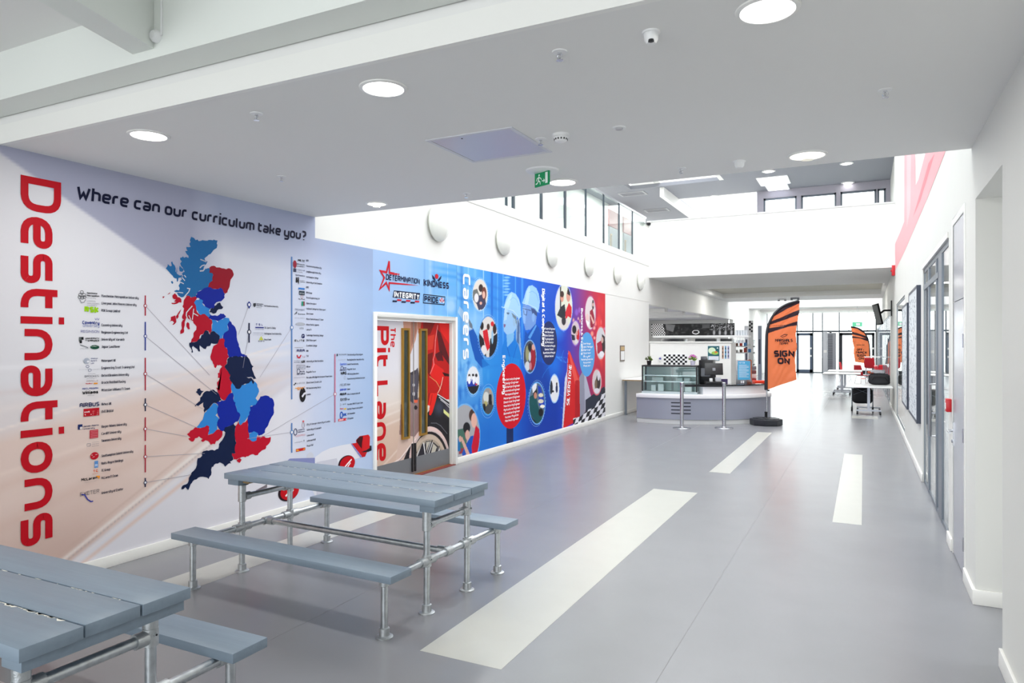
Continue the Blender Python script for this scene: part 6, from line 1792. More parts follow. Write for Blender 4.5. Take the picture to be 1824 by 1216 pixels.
# till, coffee machine, keyboards
wa = lambda u, off: pos_on_arc(u, off)
M_GREYP = mat('mid_grey_plastic', (120, 122, 128), .4)
x, y = wa(1257, -.50)
e = empty('coffee_machine', (x, y, z_t), 'tall black coffee machine with grey hopper behind the till', 'coffee machine')
MB().box(-.15, .15, 0, .34, 0, .52).build('housing', M_BLACK, e, bevel=.01)
MB().box(-.12, -.00, .05, .24, .52, .60).build('bean_hopper', mat('smoked_hopper', (90, 92, 98), .2), e, bevel=.008)
MB().box(-.10, .10, -.012, 0, .16, .34).build('front_panel', M_GREYP, e)
MB().cyl((0, -.02, .24), (0, -.05, .2), .014, 8).build('spout', M_CHROME, e)
x, y = wa(1272, -.26)
e = empty('till', (x, y, z_t), 'black touch-screen till on the counter top', 'till', rotz=math.radians(18))
MB().box(-.19, .19, -.10, .16, 0, .06).build('cash_drawer', M_BLACK, e, bevel=.004)
MB().box(-.04, .04, .02, .08, .06, .22).build('stand', M_BLACK, e)
s_ = MB().box(-.19, .19, -.015, .015, -.13, .13).build('screen_back', M_BLACK, e, bevel=.006)
s_.location = (0, .04, .33); s_.rotation_euler = (math.radians(-16), 0, 0)
MB().box(-.03, .03, -.020, -.015, -.04, .02).build('connector_panel', M_GREYP, s_)
MB().box(-.10, -.04, -.06, 0, .06, .13).build('card_reader', M_WHITEP, e, bevel=.004)
MB().box(.02, .14, -.06, .02, .06, .15).build('receipt_printer', mat('printer_grey', (180, 182, 186), .4), e, bevel=.006)
# blue notice tablet on a stand and the boxes beside it
x, y = wa(1325, -.22)
d_ = -SY * x + CY * y
e = empty('notice_stand', (x, y, z_t), 'silver counter stand holding a blue printed notice', 'notice stand', rotz=YAW)
hN = zc_(641, d_) - z_t
wN = 26 / F_PX * d_
MB().box(-wN / 2 - .012, wN / 2 + .012, -.012, .012, 0, hN).build('stand_frame', M_STEEL, e, bevel=.004)
A = Art(lambda s, t, l: (s * wN / 2, -.0135 - l * .001, t * hN))
A.poly([(-.86, .17), (.86, .17), (.86, .96), (-.86, .96)], (84, 170, 214), 0)
A.text('NOTICE', (-.72, .86), (.1, .86), h=.05, col=(240, 246, 250), sw=.24, layer=2, seg=1)
for k in range(11): A.poly([(-.7, .78 - k * .05), ((.65 if k % 3 else .35), .78 - k * .05), ((.65 if k % 3 else .35), .795 - k * .05), (-.7, .795 - k * .05)], (220, 236, 246), 1)
A.poly([(-.45, .03), (-.3, .03), (-.3, .13), (-.45, .13)], (240, 240, 244), 1); A.poly([(-.2, .03), (.0, .03), (.0, .13), (-.2, .13)], (240, 240, 244), 1)
A.build('notice_print', e)
x2, y2_ = wa(1341, -.42)
e = empty('snack_box', (x2, y2_, z_t), 'tall narrow packet dispenser behind the blue notice', 'dispenser', rotz=YAW)
for k in range(4): MB().box(-.06, .06, -.06, .06, .02 + k * .09, .10 + k * .09).build('packet', mat(f'packet_{("red","cream","brown","grey")[k]}', ((150, 60, 60), (200, 190, 190), (110, 70, 74), (110, 110, 120))[k], .4), e, bevel=.004)
x3, y3_ = wa(1355, -.2)
e = empty('orange_tray', (x3, y3_, z_t), 'flat orange tray at the right end of the counter', 'tray', rotz=YAW)
MB().box(-.16, .16, -.1, .1, 0, .055).build('tray_body', mat('orange_red_plastic', (232, 66, 40), .4), e, bevel=.006)
x4, y4_ = wa(1290, -.5)
e = empty('purple_card', (x4, y4_, z_t), 'small dark purple card standing on the counter', 'card', rotz=YAW)
MB().box(-.075, .075, -.004, .004, 0, .10).build('card_front', mat('purple_card', (74, 60, 104), .5), e)

# items on the half-height servery wall (facing the hall)
def SWp(s, t, l=0): return (s, YK - .012 - l * .001, t)
def sw(u, v): return on_y(u, v, YK)
e = empty('chequered_board', (0, 0, 0), 'black and white chequered board behind the flowering plant', 'board')
a, b = sw(1182.5, 631), sw(1224, 649.5)
MB().box(a[0] - .01, b[0] + .01, YK - .012, YK, b[1] - .05, a[1] + .01).build('board_panel', M_WHITEP, e)
A = Art(SWp)
nx, nzc = 10, 5
sx_ = (b[0] - a[0]) / nx; sz_ = (a[1] - b[1]) / nzc
for i in range(nx):
    for j in range(nzc):
        if (i + j) % 2 == 0: A.poly([(a[0] + i * sx_, a[1] - j * sz_), (a[0] + (i + 1) * sx_, a[1] - j * sz_), (a[0] + (i + 1) * sx_, a[1] - (j + 1) * sz_), (a[0] + i * sx_, a[1] - (j + 1) * sz_)], (24, 24, 28), 1)
A.build('chequer_print', e)
e = empty('food_poster', (0, 0, 0), 'green framed food poster on the low white servery wall', 'poster')
a, b = sw(1261, 616), sw(1281.5, 642)
MB().box(a[0], b[0], YK - .012, YK, b[1], a[1]).build('poster_board', mat('poster_edge', (70, 120, 130), .4), e)
A = Art(SWp)
w_, h_ = b[0] - a[0], a[1] - b[1]
def q_(s, t): return (a[0] + s * w_, b[1] + t * h_)
A.poly([q_(.04, .32), q_(.96, .32), q_(.96, .97), q_(.04, .97)], (46, 96, 104), 1)
A.ellipse(*q_(.36, .68), w_ * .32, h_ * .22, (206, 226, 196), 2); A.ellipse(*q_(.62, .52), w_ * .3, h_ * .12, (150, 190, 90), 3); A.ellipse(*q_(.7, .58), w_ * .12, h_ * .07, (206, 120, 60), 4)
A.poly([q_(.05, .03), q_(.95, .03), q_(.95, .30), q_(.05, .30)], (214, 220, 230), 1); A.ellipse(*q_(.84, .86), w_ * .06, h_ * .04, (230, 236, 240), 3)
A.build('poster_print', e)
for k, (u, c) in enumerate(((1287.5, (170, 130, 110)), (1292.5, (96, 150, 190)), (1297.5, (150, 150, 190)))):
    a, b = sw(u - 1.4, 616), sw(u + 1.4, 638.5)
    e = empty('strip_poster', (0, 0, 0), ('brown narrow strip poster right of the food poster', 'light blue narrow strip poster, middle of three', 'lilac narrow strip poster nearest the wall end')[k], 'poster', 'narrow strip posters')
    MB().box(a[0], b[0], YK - .008, YK, b[1], a[1]).build('poster_board', mat(f'strip_{k}', c, .5), e)
    for j in range(3): MB().box(a[0] + .004, b[0] - .004, YK - .010, YK - .008, b[1] + .04 + j * .1, b[1] + .09 + j * .1).build('picture_block', mat(f'stripd_{k}', tuple(int(q * .55) for q in c), .5), e)
a = sw(1176.5, 640)
e = empty('potted_plant', (a[0], YK - .04, a[1] - .05), 'tiny blue flower pot left of the chequered board', 'plant')
MB().lathe((0, 0, 0), [(.018, 0), (.024, .045), (.02, .05)], 12).build('pot', M_WHITEP, e)
MB().lathe((0, 0, .05), [(.02, 0), (.036, .02), (.03, .045), (0, .055)], 10).build('flower', mat('violet_petal', (84, 78, 150), .5), e)
# shelf over the servery with picture band, glasses and hanging glasses
YS = 19.9
sa, sb = on_y(1164, 598, YS), on_y(1334, 600, YS)
e = empty('overhead_shelf', (0, 0, 0), 'long white overhead shelf with black and white food photo band', 'shelf')
zsh = on_y(1250, 598.5, YS)[1]
MB().box(sa[0], sb[0], YS - .05, YS + .35, zsh - .035, zsh + .02).build('shelf_board', M_WHITEP, e)
pa, pb = on_y(1160, 577, YS), on_y(1308, 597, YS)
MB().box(pa[0], pb[0], YS + .02, YS + .05, zsh + .02, pa[1]).build('picture_band', M_BLACK, e)
nxg, nzg = 220, 40
SS, TT = np.meshgrid(np.linspace(0, 1, nxg), np.linspace(0, 1, nzg))
P = Paint(SS * 148, (1 - TT) * 20)
P.set(np.zeros(SS.shape + (3,)) + 34)
rr = random.Random(5)
for k in range(130): P.ell(rr.uniform(26, 148), rr.uniform(0, 20), rr.uniform(1, 4), rr.uniform(.6, 3), rr.choice([(70, 70, 72), (120, 120, 122), (20, 20, 22), (96, 94, 92)]), .5, .5)
P.rect(0, 148, 0, 20, (40, 40, 42), .25)
ck = (np.floor(P.U / 2.1) + np.floor(P.V / 2.2)) % 2 == 0
m_ = (P.U < 24 + (P.V - 10) * .3)
P.blend(m_ * ck, (20, 20, 22)); P.blend(m_ * (~ck), (224, 224, 226))
P.poly([(26, 0), (44, 2), (40, 14), (28, 10)], (130, 130, 132), .8)
P.ell(81, 14.5, 6.4, 3.6, (226, 226, 228)); P.ell(81, 14.2, 4.8, 2.4, (40, 38, 38))
P.rect(92, 106, 1, 8, (96, 96, 98), .7)
for k in range(4): P.ell(113 + k * 10, 15.5, 2.0, 4.2, (196, 196, 200), .85, .4); P.ell(113 + k * 10, 8, 1.2, 4, (160, 160, 164), .6, .5)
for k in range(60): P.ell(rr.uniform(106, 147), rr.uniform(0, 11), .6, .6, (210, 210, 214), .8)
P3 = np.stack([pa[0] + SS * (pb[0] - pa[0]), np.full_like(SS, YS + .018), zsh + .02 + TT * (pa[1] - zsh - .02)], -1)
grid_print('photo_print', P3, P.C, e)
for k in range(9):
    x_ = on_y(1311 + (k % 5) * 4.6, 597, YS)[0]
    yk_ = YS + .05 + .14 * (k // 5)
    g = empty('drinking_glass', (x_, yk_, zsh + .02), 'upturned clear glass at right end of the overhead shelf', 'glass', 'clear glasses on the overhead shelf')
    MB().lathe((0, 0, 0), [(.032, 0), (.027, .14), (0, .14)], 14).build('bowl', mat('frosted_glass', (226, 232, 238), .1, spec=.8), g)
for k in range(4):
    x_ = on_y(1313 + k * 3.2, 604, YS)[0]
    g = empty('wine_glass', (x_, YS + .05 + .05 * (k % 2), zsh - .035), 'stemmed glass hanging under the overhead shelf end', 'glass', 'stemmed glasses hanging under the shelf')
    MB().lathe((0, 0, 0), [(.03, -.004), (.004, -.008), (.004, -.07), (.028, -.09), (.032, -.13), (.024, -.16)], 14).build('bowl', mat('frosted_glass', (226, 232, 238), .1), g)
# dark kitchen equipment glimpsed under the shelf
for k, (u0, u1, lab) in enumerate(((1178, 1217, 'dark kitchen fridge seen left under the shelf'), (1238, 1274, 'dark kitchen fridge in the middle under the shelf'), (1283, 1302, 'dark kitchen cabinet right under the shelf'))):
    a, b = on_y(u0, 605, 22.0), on_y(u1, 605, 22.0)
    e = empty('kitchen_fridge', (a[0], 22.0, 0), lab, 'fridge')
    MB().box(0, b[0] - a[0], 0, .6, .05, 1.88).build('fridge_body', mat('dark_appliance', (38, 40, 46), .3), e, bevel=.01)
    MB().box(.04, .06, -.03, 0, .9, 1.5).build('handle', M_STEEL, e)
    MB().box(0, b[0] - a[0], .03, .57, 0, .05).build('foot_plinth', M_BLACK, e)
# framed small notice on left wall by the opening
y, z = w2(1108, 628)
e = empty('wall_notice', (XL, y, z), 'small narrow framed notice on the white wall left of counter', 'notice')
zt_, zb_ = zl(1108, 615), zl(1108, 643)
MB().box(0, .015, -.17, .17, zb_ - z, zt_ - z).build('notice_frame', mat('brown_frame', (110, 96, 84), .4), e)
MB().box(.015, .018, -.14, .14, zb_ - z + .03, zt_ - z - .14).build('notice_sheet', M_WHITEP, e)
MB().box(.015, .018, -.14, .14, zt_ - z - .12, zt_ - z - .03).build('notice_picture', mat('notice_pic', (190, 160, 110), .5), e)
# side table against the left wall
e = empty('side_table', (0, 0, 0), 'tall narrow wall table with timber edge left of the counter', 'table')
yt_ = yl(1107)
z_s = zl(1107, 675.5)
xa_ = XL + .02
MB().box(xa_, xa_ + .60, yt_, yt_ + 1.9, z_s - .03, z_s - .006).build('table_edge', M_RAW, e)
MB().box(xa_, xa_ + .60, yt_, yt_ + 1.9, z_s - .006, z_s).build('table_top', M_WHITEP, e)
for x_, y_ in ((xa_ + .03, yt_ + .08), (xa_ + .52, yt_ + .08), (xa_ + .03, yt_ + 1.75), (xa_ + .52, yt_ + 1.75)):
    MB().box(x_, x_ + .05, y_, y_ + .05, 0, z_s - .03).build('leg', M_ALU, e)

# ================================================================ QUEUE POSTS
def qpost(u, v, label):
    x, y = on_z(u, v)
    e = empty('queue_post', (x, y, 0), label, 'queue post', 'steel queue posts before the counter')
    MB().lathe((0, 0, 0), [(.185, 0), (.185, .010), (.175, .018), (.05, .028), (.045, .034)], 36).build('base', M_STEEL, e)
    MB().cyl((0, 0, .03), (0, 0, .93), .038, 22).build('pole', M_STEEL, e)
    MB().lathe((0, 0, .93), [(.040, -.09), (.042, -.085), (.042, 0), (.034, .008), (0, .010)], 22).build('belt_head', M_STEEL, e)
    return x, y
q1 = qpost(1214.5, 762.5, 'steel queue post left of the other, before the display case')
q2 = qpost(1289.5, 762.5, 'steel queue post nearer the orange flag')
dx, dy = q2[0] - q1[0], q2[1] - q1[1]
e = empty('queue_belt', (q1[0], q1[1], .845), 'black webbing belt stretched between the two steel posts', 'queue belt', rotz=math.atan2(dy, dx))
Lb = math.hypot(dx, dy)
MB().box(.04, Lb - .04, -.0012, .0012, 0, .05).build('webbing', M_BLACK, e)
MB().box(.035, .06, -.006, .006, -.003, .053).build('clip', M_GREYP, e)

# ================================================================ FEATHER FLAGS
def feather(base_uv, label, pole_px, right_px, lines, mirror, u_base, v_base, stripes=True, scale_u=1.0, legs=False):
    x, y = on_z(u_base, v_base)
    d = -SY * x + CY * y
    e = empty('feather_flag', (x, y, 0), label, 'flag', rotz=YAW)
    def L(u, v): return ((u - u_base) / F_PX * d, EYE - (v - HORIZON) / F_PX * d)
    pl = [L(*p) for p in pole_px]        # pole side from bottom to tip
    rt_ = [L(*p) for p in right_px]      # free side from bottom to tip
    def interp(pts, t):
        n = len(pts) - 1
        ds = [0]
        for a, b in zip(pts[:-1], pts[1:]): ds.append(ds[-1] + math.hypot(b[0] - a[0], b[1] - a[1]))
        s = t * ds[-1]
        for i in range(n):
            if s <= ds[i + 1] or i == n - 1:
                k = (s - ds[i]) / max(ds[i + 1] - ds[i], 1e-9)
                return (pts[i][0] + (pts[i + 1][0] - pts[i][0]) * k, pts[i][1] + (pts[i + 1][1] - pts[i][1]) * k)
    def smooth(pts, n=40):
        out = [interp(pts, i / n) for i in range(n + 1)]
        for _ in range(3): out = [out[0]] + [((out[i - 1][0] + 2 * out[i][0] + out[i + 1][0]) / 4, (out[i - 1][1] + 2 * out[i][1] + out[i + 1][1]) / 4) for i in range(1, n)] + [out[-1]]
        return out
    pls, rts = smooth(pl), smooth(rt_)
    H = max(p[1] for p in pls) - min(p[1] for p in rts)
    def wave(s, t):
        ph = 6.5 * (t * 2.0 + s * .9)
        return .020 * math.sin(ph) * (.35 + s) + .012 * math.sin(17 * t - 9 * s) * (.2 + s) + .012 * math.sin(27 * (t + s * .7)) * (.4 + .6 * s) * max(0, 1 - t) + .009 * math.sin(55 * (t - s * .35) + 2 * math.sin(7 * s)) * (.3 + s * .7)
    def P(s, t):
        i = min(int(t * 40), 39); k = t * 40 - i
        a = [pls[i][j] * (1 - k) + pls[i + 1][j] * k for j in (0, 1)]
        b = [rts[i][j] * (1 - k) + rts[i + 1][j] * k for j in (0, 1)]
        return (a[0] + (b[0] - a[0]) * s, wave(s, t) * H / 1.87, a[1] + (b[1] - a[1]) * s)
    ns, nt = 90, 200
    P3 = np.array([[P(i / (ns - 1), j / (nt - 1)) for i in range(ns)] for j in range(nt)])
    XX, ZZ_ = P3[..., 0], P3[..., 2]
    Uq, Vq = u_base + XX / d * F_PX, HORIZON - (ZZ_ - EYE) / d * F_PX
    pt = Paint(Uq, Vq)
    pt.set(np.zeros(XX.shape + (3,)) + np.array((246, 134, 86)))
    for poly in lines: pt.poly(poly, (54, 38, 48))
    cl = grid_print('flag_cloth', P3, pt.C, e, M_CLOTHP)
    # sleeve and pole
    pp = [(L(pole_px[0][0], v_base)[0], 0, .12)] + [(p[0] - .012 * mirror, 0, p[1]) for p in pls]
    MB().tube([(pp[0][0], 0, .10), (pp[0][0], 0, pls[0][1])], .016 * 1, 10).build('pole', M_STEEL, e)
    MB().tube([(p[0] - .014 * mirror, -.0, p[1]) for p in pls], [.034 * (1 - .3 * i / 40) for i in range(41)], 10).build('pole_sleeve', mat('flag_sleeve', (26, 26, 34), .5), e)
    return e, P, L, d


def CZ(pts): return [(1080 + x * .2467, 480 + y * .2467) for x, y in pts]
fl1 = feather(None, 'large orange feather flag reading MARSHALS TEAM SIGN ON',
              CZ([(1158, 868), (1160, 600), (1163, 450), (1180, 380), (1215, 318), (1262, 274), (1320, 244), (1394, 226)]),
              CZ([(1372, 793), (1366, 640), (1372, 480), (1382, 350), (1390, 290), (1393, 250), (1395, 232), (1396, 228)]),
              [CZ([(1200, 330), (1262, 268), (1330, 236), (1400, 222), (1400, 240), (1300, 285), (1215, 335)]),
               CZ([(1170, 380), (1250, 350), (1390, 290), (1390, 325), (1290, 362), (1160, 405)]),
               CZ([(1160, 408), (1290, 400), (1390, 370), (1390, 400), (1310, 412), (1160, 462), (1160, 425), (1290, 405)])], 1, 1364.5, 756.5)
fl2 = feather(None, 'smaller orange feather flag reading OFF-TRACK SIGN ON in the distance',
              [(1290 + x * .1973, 520 + y * .1973) for x, y in ((1317, 648), (1312, 560), (1308, 480), (1296, 420), (1268, 370), (1230, 335), (1190, 318), (1142, 311))],
              [(1290 + x * .1973, 520 + y * .1973) for x, y in ((1182, 630), (1172, 560), (1165, 480), (1158, 420), (1152, 370), (1147, 340), (1144, 320), (1141, 312))],
              [[(1290 + x * .1973, 520 + y * .1973) for x, y in q] for q in ([(1140, 308), (1200, 315), (1262, 355), (1250, 365), (1200, 330), (1140, 322)], [(1145, 355), (1200, 370), (1290, 400), (1300, 425), (1220, 395), (1148, 378)], [(1152, 395), (1210, 408), (1300, 420), (1300, 445), (1230, 420), (1152, 412)])], -1, 1549.5, 671)
def flag_text(F, rows):
    e, P, L, d = F
    A = None
    def inv(X, Z):
        # find (s, t) on the cloth for a flat position
        t = .5
        for _ in range(30):
            z0 = P(.5, 0.0)[2]; s = .5
            a, b = P(0, t), P(1, t)
            s = (X - a[0]) / ((b[0] - a[0]) or 1e-6)
            zc2 = a[2] + (b[2] - a[2]) * s
            a2, b2 = P(0, min(t + .01, 1)), P(1, min(t + .01, 1))
            dz_ = (a2[2] + (b2[2] - a2[2]) * s - zc2) / .01
            t = min(max(t + (Z - zc2) / (dz_ or 1e-6) * .7, 0), 1)
        return min(max(s, 0), 1), t
    def fn(s, t, l):
        ss, tt = inv(s, t)
        q = P(ss, tt)
        return (s, q[1] - .014 - l * .001, t)
    A = Art(fn)
    for (u0, u1, v, h, txt, sw_) in rows:
        a = L(u0, v); b = L(u1, v)
        A.text(txt, a, b, h=h / F_PX * d, col=(44, 32, 48), sw=sw_, gap=.1, layer=1, seg=2)
    return A
c6 = lambda x, y: (1080 + x * .2467, 480 + y * .2467)
A = flag_text(fl1, [(c6(1218, 0)[0], c6(1340, 0)[0], c6(0, 522)[1], 5.4, 'MARSHALS', .2), (c6(1248, 0)[0], c6(1310, 0)[0], c6(0, 542)[1], 4.4, 'TEAM', .22),
                    (c6(1207, 0)[0], c6(1355, 0)[0], c6(0, 630)[1], 11.5, 'SIGN', .28), (c6(1235, 0)[0], c6(1325, 0)[0], c6(0, 682)[1], 11.5, 'ON', .28)])
L_ = fl1[2]
A.line([L_(*c6(1255, 484)), L_(*c6(1280, 468)), L_(*c6(1305, 470))], .014, (44, 32, 48), 1); A.line([L_(*c6(1262, 490)), L_(*c6(1286, 482)), L_(*c6(1300, 474))], .012, (44, 32, 48), 1)
A.build('flag_lettering', fl1[0], M_CLOTHP)
g6 = lambda x, y: (1290 + x * .1973, 520 + y * .1973)
A = flag_text(fl2, [(g6(1192, 0)[0], g6(1264, 0)[0], g6(0, 482)[1], 1.6, 'MARSHALS TEAM', .2), (g6(1196, 0)[0], g6(1262, 0)[0], g6(0, 531)[1], 4.2, 'OFF-', .26), (g6(1182, 0)[0], g6(1288, 0)[0], g6(0, 557)[1], 4.2, 'TRACK', .26),
                    (g6(1198, 0)[0], g6(1276, 0)[0], g6(0, 583)[1], 4.2, 'SIGN', .26), (g6(1212, 0)[0], g6(1258, 0)[0], g6(0, 609)[1], 4.2, 'ON', .26)])
A.build('flag_lettering', fl2[0], M_CLOTHP)
# weighted base of the large flag
e = fl1[0]
oct_ = [(.33 * math.cos(math.pi / 8 + k * math.pi / 4), .33 * math.sin(math.pi / 8 + k * math.pi / 4)) for k in range(8)]
M_RUB = mat('black_base_plastic', (34, 36, 42), .45)
MB().prism(oct_, 0, .135).build('base_tank', M_RUB, e, bevel=.018)
r8 = MB()
for k in range(8):
    t0 = k * math.pi / 4
    pts = [(.08, -.03), (.25, -.09), (.25, .09), (.08, .03)]
    r8.prism([(p[0] * math.cos(t0) - p[1] * math.sin(t0), p[0] * math.sin(t0) + p[1] * math.cos(t0)) for p in pts], .134, .146)
r8.build('base_rib', M_RUB, e)
MB().lathe((0, 0, 0), [(.05, .13), (.04, .15), (.028, .16), (.028, .25), (.034, .26), (.034, .28), (.02, .285)], 16).build('pole_socket', M_BLACK, e)
MB().box(.0, .07, -.012, .012, zc_(694, 14.9) - .03, zc_(694, 14.9) - .0).build('cord_toggle', M_BLACK, e)
MB().prism([(.28 * math.cos(k * math.pi / 3), .28 * math.sin(k * math.pi / 3)) for k in range(6)], 0, .1).build('base_tank', M_RUB, fl2[0], bevel=.01)

# ================================================================ RIGHT WALL THINGS
def RWx(y0, y1, z0, z1, d0, d1, name, m, par=None, **k):
    return MB().box(XR - d1, XR - d0, y0, y1, z0, z1).build(name, m, par, **k)
# door_2: grey leaf in a white frame with over-panel
d2 = empty('door_2', (XR, D20, 0), kind='structure')
wd = D21 - D20
b = MB().box(-.006, .16, 0, .055, 0, D2Z).box(-.006, .16, wd - .055, wd, 0, D2Z).box(-.006, .16, .055, wd - .055, D2Z - .055, D2Z)
b.build('door_frame', M_TRIM, d2, bevel=.003)
M_DL = mat('grey_door_laminate', (158, 160, 170), .25, noise=.02, nscale=1.5, stretch=(1, 6, .4))
zpn = zr(1704, 536)
lf = MB().box(.0, .045, .06, wd - .06, .008, zpn - .003).build('door_leaf', M_DL, d2)
MB().box(.0, .045, .06, wd - .06, zpn + .003, D2Z - .06).build('over_panel', M_DL, d2)
zh_ = zr(1705, 772)
hl = MB().box(-.010, .0, wd - .13, wd - .09, zh_ - .12, zh_ + .07)
hl.tube([(.0, wd - .11, zh_), (-.035, wd - .11, zh_), (-.045, wd - .125, zh_), (-.045, wd - .25, zh_)], .0105, 10)
hl.lathe((0.0, wd - .11, zh_ - .085), [(.0, -.022), (.014, -.02), (.014, 0)], 12, 'x')
hl.build('door_handle', M_STEEL, lf)
for z in (.25, 1.05, 1.75): MB().cyl((-.006, .057, z - .05), (-.006, .057, z + .05), .007, 8).build('hinge', M_STEEL, lf)
# red call point beside the glazing
zc1 = zr(1693, 680)
e = empty('fire_call_point', (XR, D21 + .12, zr(1692, 720)), 'red break-glass call point beside the grey door', 'call point')
MB().box(-.04, 0, -.05, .05, -.055, .055).build('call_point_box', mat('alarm_red', (196, 20, 34), .35), e, bevel=.005)
MB().box(-.042, -.04, -.03, .03, -.03, .02).build('break_glass', M_WHITEP, e)


def glazed(name, y0, y1, ztop_, mull, doors=(), z0=0.0, mw=.05, frame=M_ALU, dep=(.012, .045)):
    g = empty(name, (XR, y0, 0), kind='structure')
    W2 = y1 - y0
    fr = MB().box(dep[0], dep[1], 0, mw, z0, ztop_).box(dep[0], dep[1], W2 - mw, W2, z0, ztop_).box(dep[0], dep[1], 0, W2, ztop_ - mw, ztop_).box(dep[0], dep[1], 0, W2, z0, z0 + .04)
    fr.build('window_frame', frame, g)
    last = mw
    for (m, w) in list(mull) + [(W2 - mw, 0)]:
        MB().box(.018, .024, last, m - w / 2, z0 + .04, ztop_ - mw).build('pane', M_GLASS, g)
        if w: MB().box(dep[0] - .004, dep[1], m - w / 2, m + w / 2, z0, ztop_ - mw).build('mullion', frame, g)
        last = m + w / 2
    return g, W2
yA, yB = G0, G1
g3, W3 = glazed('door_3', yA, yB, GZ, [(yr(1672.5) - yA, .34), (yr(1665.5) - yA, .09), (yr(1652) - yA, .12)])
MB().box(.004, .05, yr(1670) - yA, W3 - .05, GZ - .26, GZ - .20).build('transom', M_ALU, g3)
MB().tube([(.02, yr(1663) - yA, .75), (-.03, yr(1663) - yA, .75), (-.03, yr(1663) - yA, 1.3), (.02, yr(1663) - yA, 1.3)], .012, 8).build('door_handle', M_STEEL, g3)
MB().box(-.012, 0, 0, W3, GZ, GZ + .05).build('head_trim', M_TRIM, g3)
g4, W4 = glazed('window_7', G20, G21, G2Z, [], z0=.1)
mu = []
k = FG0 + 1.4
while k < FG1 - .5:
    mu.append((k - FG0, .12)); k += 1.45
glazed('window_8', FG0, FG1, 2.55, mu, frame=M_ALU)
# two textured panels in dark frames
for k, (u0, u1, v0a, v0b, v1a, v1b, lab) in enumerate(((1625, 1640.5, 523, 514, 733, 747, 'large speckled white panel in dark frame nearest the glass doors'), (1612, 1621.6, 547, 536, 716, 724, 'speckled white panel in dark frame farther along the right wall'))):
    y0, y1 = yr(u1), yr(u0)
    zt_, zb_ = zr(u0, v0a), zr(u0, v1a)
    e = empty('framed_panel', (XR, y0, zb_), lab, 'wall panel', 'framed speckled wall panels')
    W_, H_ = y1 - y0, zt_ - zb_
    t = .035
    MB().box(-.05, 0, 0, t, 0, H_).box(-.05, 0, W_ - t, W_, 0, H_).box(-.05, 0, t, W_ - t, 0, t).box(-.05, 0, t, W_ - t, H_ - t, H_).build('frame', mat('dark_slate_frame', (46, 54, 72), .4), e)
    MB().box(-.045, -.005, t, W_ - t, t, H_ - t).build('panel_face', mat('textured_panel', (206, 212, 216), .5, noise=.16, nscale=14, stretch=(1, 1, .5), bump=.5, bscale=20), e)
    sp = MB()
    r = random.Random(k + 4)
    for q in range(260):
        a, b_ = r.uniform(t + .02, W_ - t - .04), r.uniform(t + .03, H_ - t - .05)
        s1 = r.uniform(.006, .03)
        sp.box(-.0465, -.045, a, a + s1, b_, b_ + s1 * r.uniform(.5, 1.6))
    sp.build('speckle', mat('speckle_slate', (96, 106, 122), .5), e, kind='stuff')
# television on a bracket
yT = yr(1589)
e = empty('television', (XR, yT, 0), 'black television tilted on a wall bracket on the right wall', 'television')
zt_, zb_ = zr(1589, 540), zr(1589, 578)
s_ = MB().box(-.02, .02, -.40, .40, zb_ - (zt_ + zb_) / 2, zt_ - (zt_ + zb_) / 2).build('screen_housing', mat('matt_black', (16, 16, 18), .6, spec=.1), e, bevel=.006)
s_.location = (-.33, .15, (zt_ + zb_) / 2); s_.rotation_euler = (0, math.radians(-12), math.radians(8))
MB().box(-.022, -.020, -.38, .38, -.24, .24).build('screen_glass', mat('screen_black', (14, 15, 18), .45, spec=.15), s_)
MB().tube([(-.03, .1, (zt_ + zb_) / 2 + .1), (-.18, .12, (zt_ + zb_) / 2 + .1), (-.30, .15, (zt_ + zb_) / 2)], .025, 8).build('bracket_arm', M_BLACK, e)
MB().box(-.03, -.002, 0, .2, (zt_ + zb_) / 2 - .05, (zt_ + zb_) / 2 + .35).build('wall_plate', M_BLACK, e)
# red sign box at the bridge corner, camera at the gallery corner
a = on_y(1594, 483, Y_B)
e = empty('alarm_beacon', (XR, Y_B + .05, a[1] + .02), 'small red alarm box high on the right wall under the bridge', 'alarm')
MB().box(-.07, 0, -.10, .10, -.12, .12).build('beacon_box', mat('alarm_red', (196, 20, 34), .35), e, bevel=.006)
MB().lathe((-.07, 0, 0), [(.03, 0), (.026, -.02), (0, -.026)], 12, 'x').build('beacon_lens', M_RED, e)
a = on_y(1154, 398, Y_B - .15)
e = empty('corner_camera', (a[0], Y_B - .02, a[1]), 'small black and white camera at the gallery corner', 'camera')
MB().box(-.05, .05, -.06, .0, .02, .08).build('camera_mount', M_WHITEP, e)
MB().lathe((0, -.06, 0), [(.06, .03), (.06, 0), (.045, -.035), (0, -.055)], 16).build('camera_dome', M_BLACK, e)

